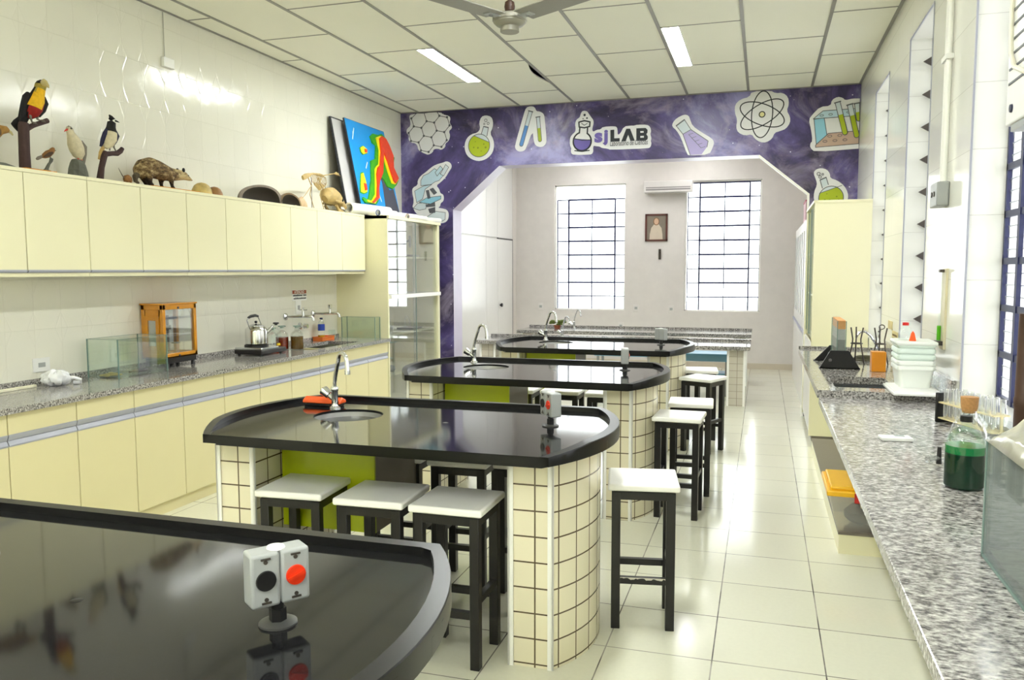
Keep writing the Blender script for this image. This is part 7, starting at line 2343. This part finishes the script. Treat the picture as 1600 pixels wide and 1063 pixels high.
def flask_sticker(label, plate, f):
    s = Sticker(label, plate)
    c, e, n1, n2, n3, n4, l1, l2, b1, b2, b3 = f
    r = dist(c, e)
    s.fill([n1, n2, n3, n4], C_PALE)
    s.disc(c, r, C_PALE)
    s.fill(cut_disc(c, r, l1, l2), C_LIME, 'liquid')
    s.circ(c, r, C_GREY, .008)
    s.line([n1, n2], C_GREY, .008).line([n4, n3], C_GREY, .008).line([n2, n3], C_GREY, .012).line([l1, l2], C_GREY, .006)
    for k, (dx, dz) in enumerate(((-.35, .35), (.45, .1), (-.1, -.2), (.2, -.5), (-.5, -.15), (.62, -.2))):
        s.disc((c[0] + dx * r, c[1] + dz * r), r * (.05 + .02 * (k % 3)), C_LIME_D, 'bubbles', 10)
    for p, rr in ((b1, .016), (b2, .009), (b3, .013)):
        s.circ(p, rr, C_GREY, .006, 14)
    s.done()


flask_sticker('sticker of a round flask of lime liquid next to the hexagon molecule', STK['fl1_plate'], STK['fl1'])
flask_sticker('sticker of a round flask of lime liquid just above the tall cream cabinet', STK['fl2_plate'], STK['fl2'])


def tube2(s, p, q, w, liq, m, nm='outline'):
    d = Vector((q[0] - p[0], q[1] - p[1])); L = d.length; d.normalize(); e = Vector((-d.y, d.x)) * w / 2
    P = lambda t: Vector(p) + d * t * L
    ring = [tuple(P(0) + e)] + [tuple(P(1) - d * w / 2 + e)] + [tuple(P(1) - d * w / 2 + e * cos(a) + d * sin(a) * w / 2) for a in [pi * k / 8 for k in range(1, 8)]] + [tuple(P(1) - d * w / 2 - e), tuple(P(0) - e)]
    s.fill(ring, C_PALE)
    f0 = P(liq)
    s.fill([tuple(f0 + e)] + ring[1:-1] + [tuple(f0 - e)], m, 'liquid')
    s.line(ring, C_GREY, .007, True, nm)
    s.line([tuple(P(0) + e * 1.25), tuple(P(0) - e * 1.25)], C_GREY, .012, False, nm)


s = Sticker('sticker of two slanting test tubes, one blue and one lime, on the purple wall', STK['tub_plate'])
T = STK['tub']
w = dist(T[6], T[7])
tube2(s, T[0], T[1], w, .41, C_BLUE)
tube2(s, T[3], T[4], w * .92, .45, C_LIME, 'tube_outline')
s.done()

# the laboratory's sign
s = Sticker('white sign sticker of a flask and the words sjLAB above the arch', STK['logo_plate'], 'logo_sticker')
(c, e, n1, n1b, n2, n2b, r1, r2, r3, r4, rt, d1, d2, d3, l1, l2, g1, g2) = STK['logo_flask']
r = dist(c, e)
s.fill(cut_disc(c, r * .97, l1, l2), C_PURP, 'liquid')
for sgn in (1, -1):
    st = n2b if sgn > 0 else n1b
    a1 = atan2(st[1] - c[1], st[0] - c[0])
    a2 = -pi / 2
    if sgn < 0:
        a2 = a1 + (1.5 * pi - a1) % (2 * pi)
    arc = [(c[0] + r * cos(a1 + (a2 - a1) * k / 16), c[1] + r * sin(a1 + (a2 - a1) * k / 16)) for k in range(17)]
    s.line([n2 if sgn > 0 else n1, st] + arc, C_NAVY, .017)
s.line([l1, ((l1[0] + l2[0]) / 2, (l1[1] + l2[1]) / 2 - .012), l2], C_NAVY, .010)
s.line([r1, rt, r4, r3, ((r2[0] + r3[0]) / 2, r2[1] - .012), r2], C_NAVY, .016, True)
s.line([(r1[0] + .03, r1[1] - .015), (rt[0], rt[1] - .05), (r4[0] - .03, r4[1] - .015)], C_NAVY, .007)
s.line([g1, ((g1[0] + g2[0]) / 2, g1[1] - .012), g2], C_NAVY, .012)
for p, rr in ((d1, .014), (d2, .010), (d3, .007)):
    s.disc(p, rr, C_NAVY, 'bubbles', 12)
for k in ('L', 'A', 'B'):
    s.fill(STK['logo_' + k], C_NAVY, 'lettering')
for k in ('Bh1', 'Bh2'):
    s.fill(STK['logo_' + k], W_PLATE, 'letter_holes')
s1, s2, j1, j2 = STK['logo_s']
for ch, x0, x1, z0, z1 in (('s', s1[0], s2[0], s1[1], s2[1]), ('j', j2[0] - .01, j1[0], j1[1], j2[1])):
    v, f = text_polys(ch, .2, .010)
    ax, bx_ = min(p[0] for p in v), max(p[0] for p in v); az, bz = min(p[1] for p in v), max(p[1] for p in v)
    y = s.y()
    s._b('lettering', C_PURP).add([(x0 + (p[0] - ax) / (bx_ - ax) * (x1 - x0), y, z0 + (p[1] - az) / (bz - az) * (z1 - z0)) for p in v], f)
q1, q2, q3 = STK['logo_sub']
v, f = text_polys('Laboratório de Ciências', .06, .0004, .12)
bx_ = max(p[0] for p in v); az, bz = min(p[1] for p in v), max(p[1] for p in v)
y = s.y()
s._b('lettering', C_GREY).add([(q1[0] + p[0] / bx_ * (q2[0] - q1[0]), y, q1[1] + .010 + (p[1] - az) / (bz - az) * .058) for p in v], f)
s.done()

# conical flask
s = Sticker('sticker of a tilted conical flask of lilac liquid above the right chamfer of the arch', STK['erl_plate'])
a, b_, c_, d_, e_, f_, g_, h_ = STK['erl']
s.fill([a, b_, d_, h_, g_, f_, e_, c_], C_PALE)
s.fill([c_, d_, h_, g_, f_, e_], C_LILAC, 'liquid')
s.line([a, c_, e_], C_GREY, .007).line([b_, d_, h_, g_], C_GREY, .007).line([c_, d_], C_GREY, .006).line([a, b_], C_GREY, .014)
m1, m2 = ((c_[0] + d_[0]) / 2 + .02, (c_[1] + d_[1]) / 2 - .03), ((e_[0] + h_[0]) / 2 + .02, (e_[1] + h_[1]) / 2)
s.line([m1, m2], C_GREY, .005)
for k in range(5):
    t_ = k / 4
    p = (m1[0] + (m2[0] - m1[0]) * t_, m1[1] + (m2[1] - m1[1]) * t_)
    s.line([p, (p[0] + .045, p[1] + .012)], C_GREY, .004)
s.done()

# atom
s = Sticker('white sticker of an atom with three crossing orbits above the arch', STK['atom_plate'])
c, ex, ez = STK['atom']
rr = dist(c, ex)
for rot in (pi / 2 - .05, radians(-24), radians(30)):
    s.circ(c, rr, C_NAVY, .011, 48, rr * .44, rot)
s.disc(c, rr * .12, C_CREAM, 'nucleus'); s.circ(c, rr * .12, C_NAVY, .010, 24)
s.done()

# rack of test tubes
s = Sticker('sticker of a test tube rack in the upper right corner of the purple wall', STK['rack_plate'])
s.fill(STK['rack_bot'], C_TAN).line(STK['rack_bot'], C_GREY, .007, True)
s.fill(STK['rack_leg'], C_AQUA).line(STK['rack_leg'], C_GREY, .007, True)
s.fill(STK['rack_top'], C_ICE).line(STK['rack_top'], C_GREY, .007, True)
T = STK['rack_t']
for k in range(5):
    x = STK['rack_bot'][0][0] + .09 + .095 * k
    z = STK['rack_bot'][0][1] + .035
    for dz in (0, .05):
        if x + dz * .9 < .80:
            s.circ((x + dz * .9, z + dz + .01 * k * .3), .020, C_GREY, .005, 14, .011)
    xt, zt = STK['rack_top'][0][0] + .08 + .085 * k, STK['rack_top'][0][1] + .03
    if xt < .85:
        s.circ((xt, zt + .006 * k), .018, C_GREY, .005, 14, .009)
for p, q, l in ((T[0], T[1], T[2]), (T[3], T[4], T[5]), (T[6], T[7], T[8])):
    tube2(s, p, q, .048, dist(p, l) / dist(p, q), C_LIME)
s.done()

# microscope
s = Sticker('sticker of a pale blue microscope above the glass cabinet on the purple wall', STK['mic_plate'])
for k, m in (('mic_arm', C_ICE), ('mic_low', C_PALE), ('mic_base', C_PALE), ('mic_head', C_ICE), ('mic_eye2', C_PALE), ('mic_eye1', C_ICE), ('mic_cond', C_GREY), ('mic_knob', C_GREY), ('mic_stage', C_AQUA), ('mic_o1', C_GREY), ('mic_o2', C_GREY)):
    s.fill(STK[k], m, k.replace('mic_', 'printed_').replace('o1', 'lens').replace('o2', 'lens').replace('eye1', 'eyepiece').replace('eye2', 'eyepiece').replace('cond', 'condenser').replace('low', 'stand'))
    s.line(STK[k], C_GREY, .006, True)
s.done()
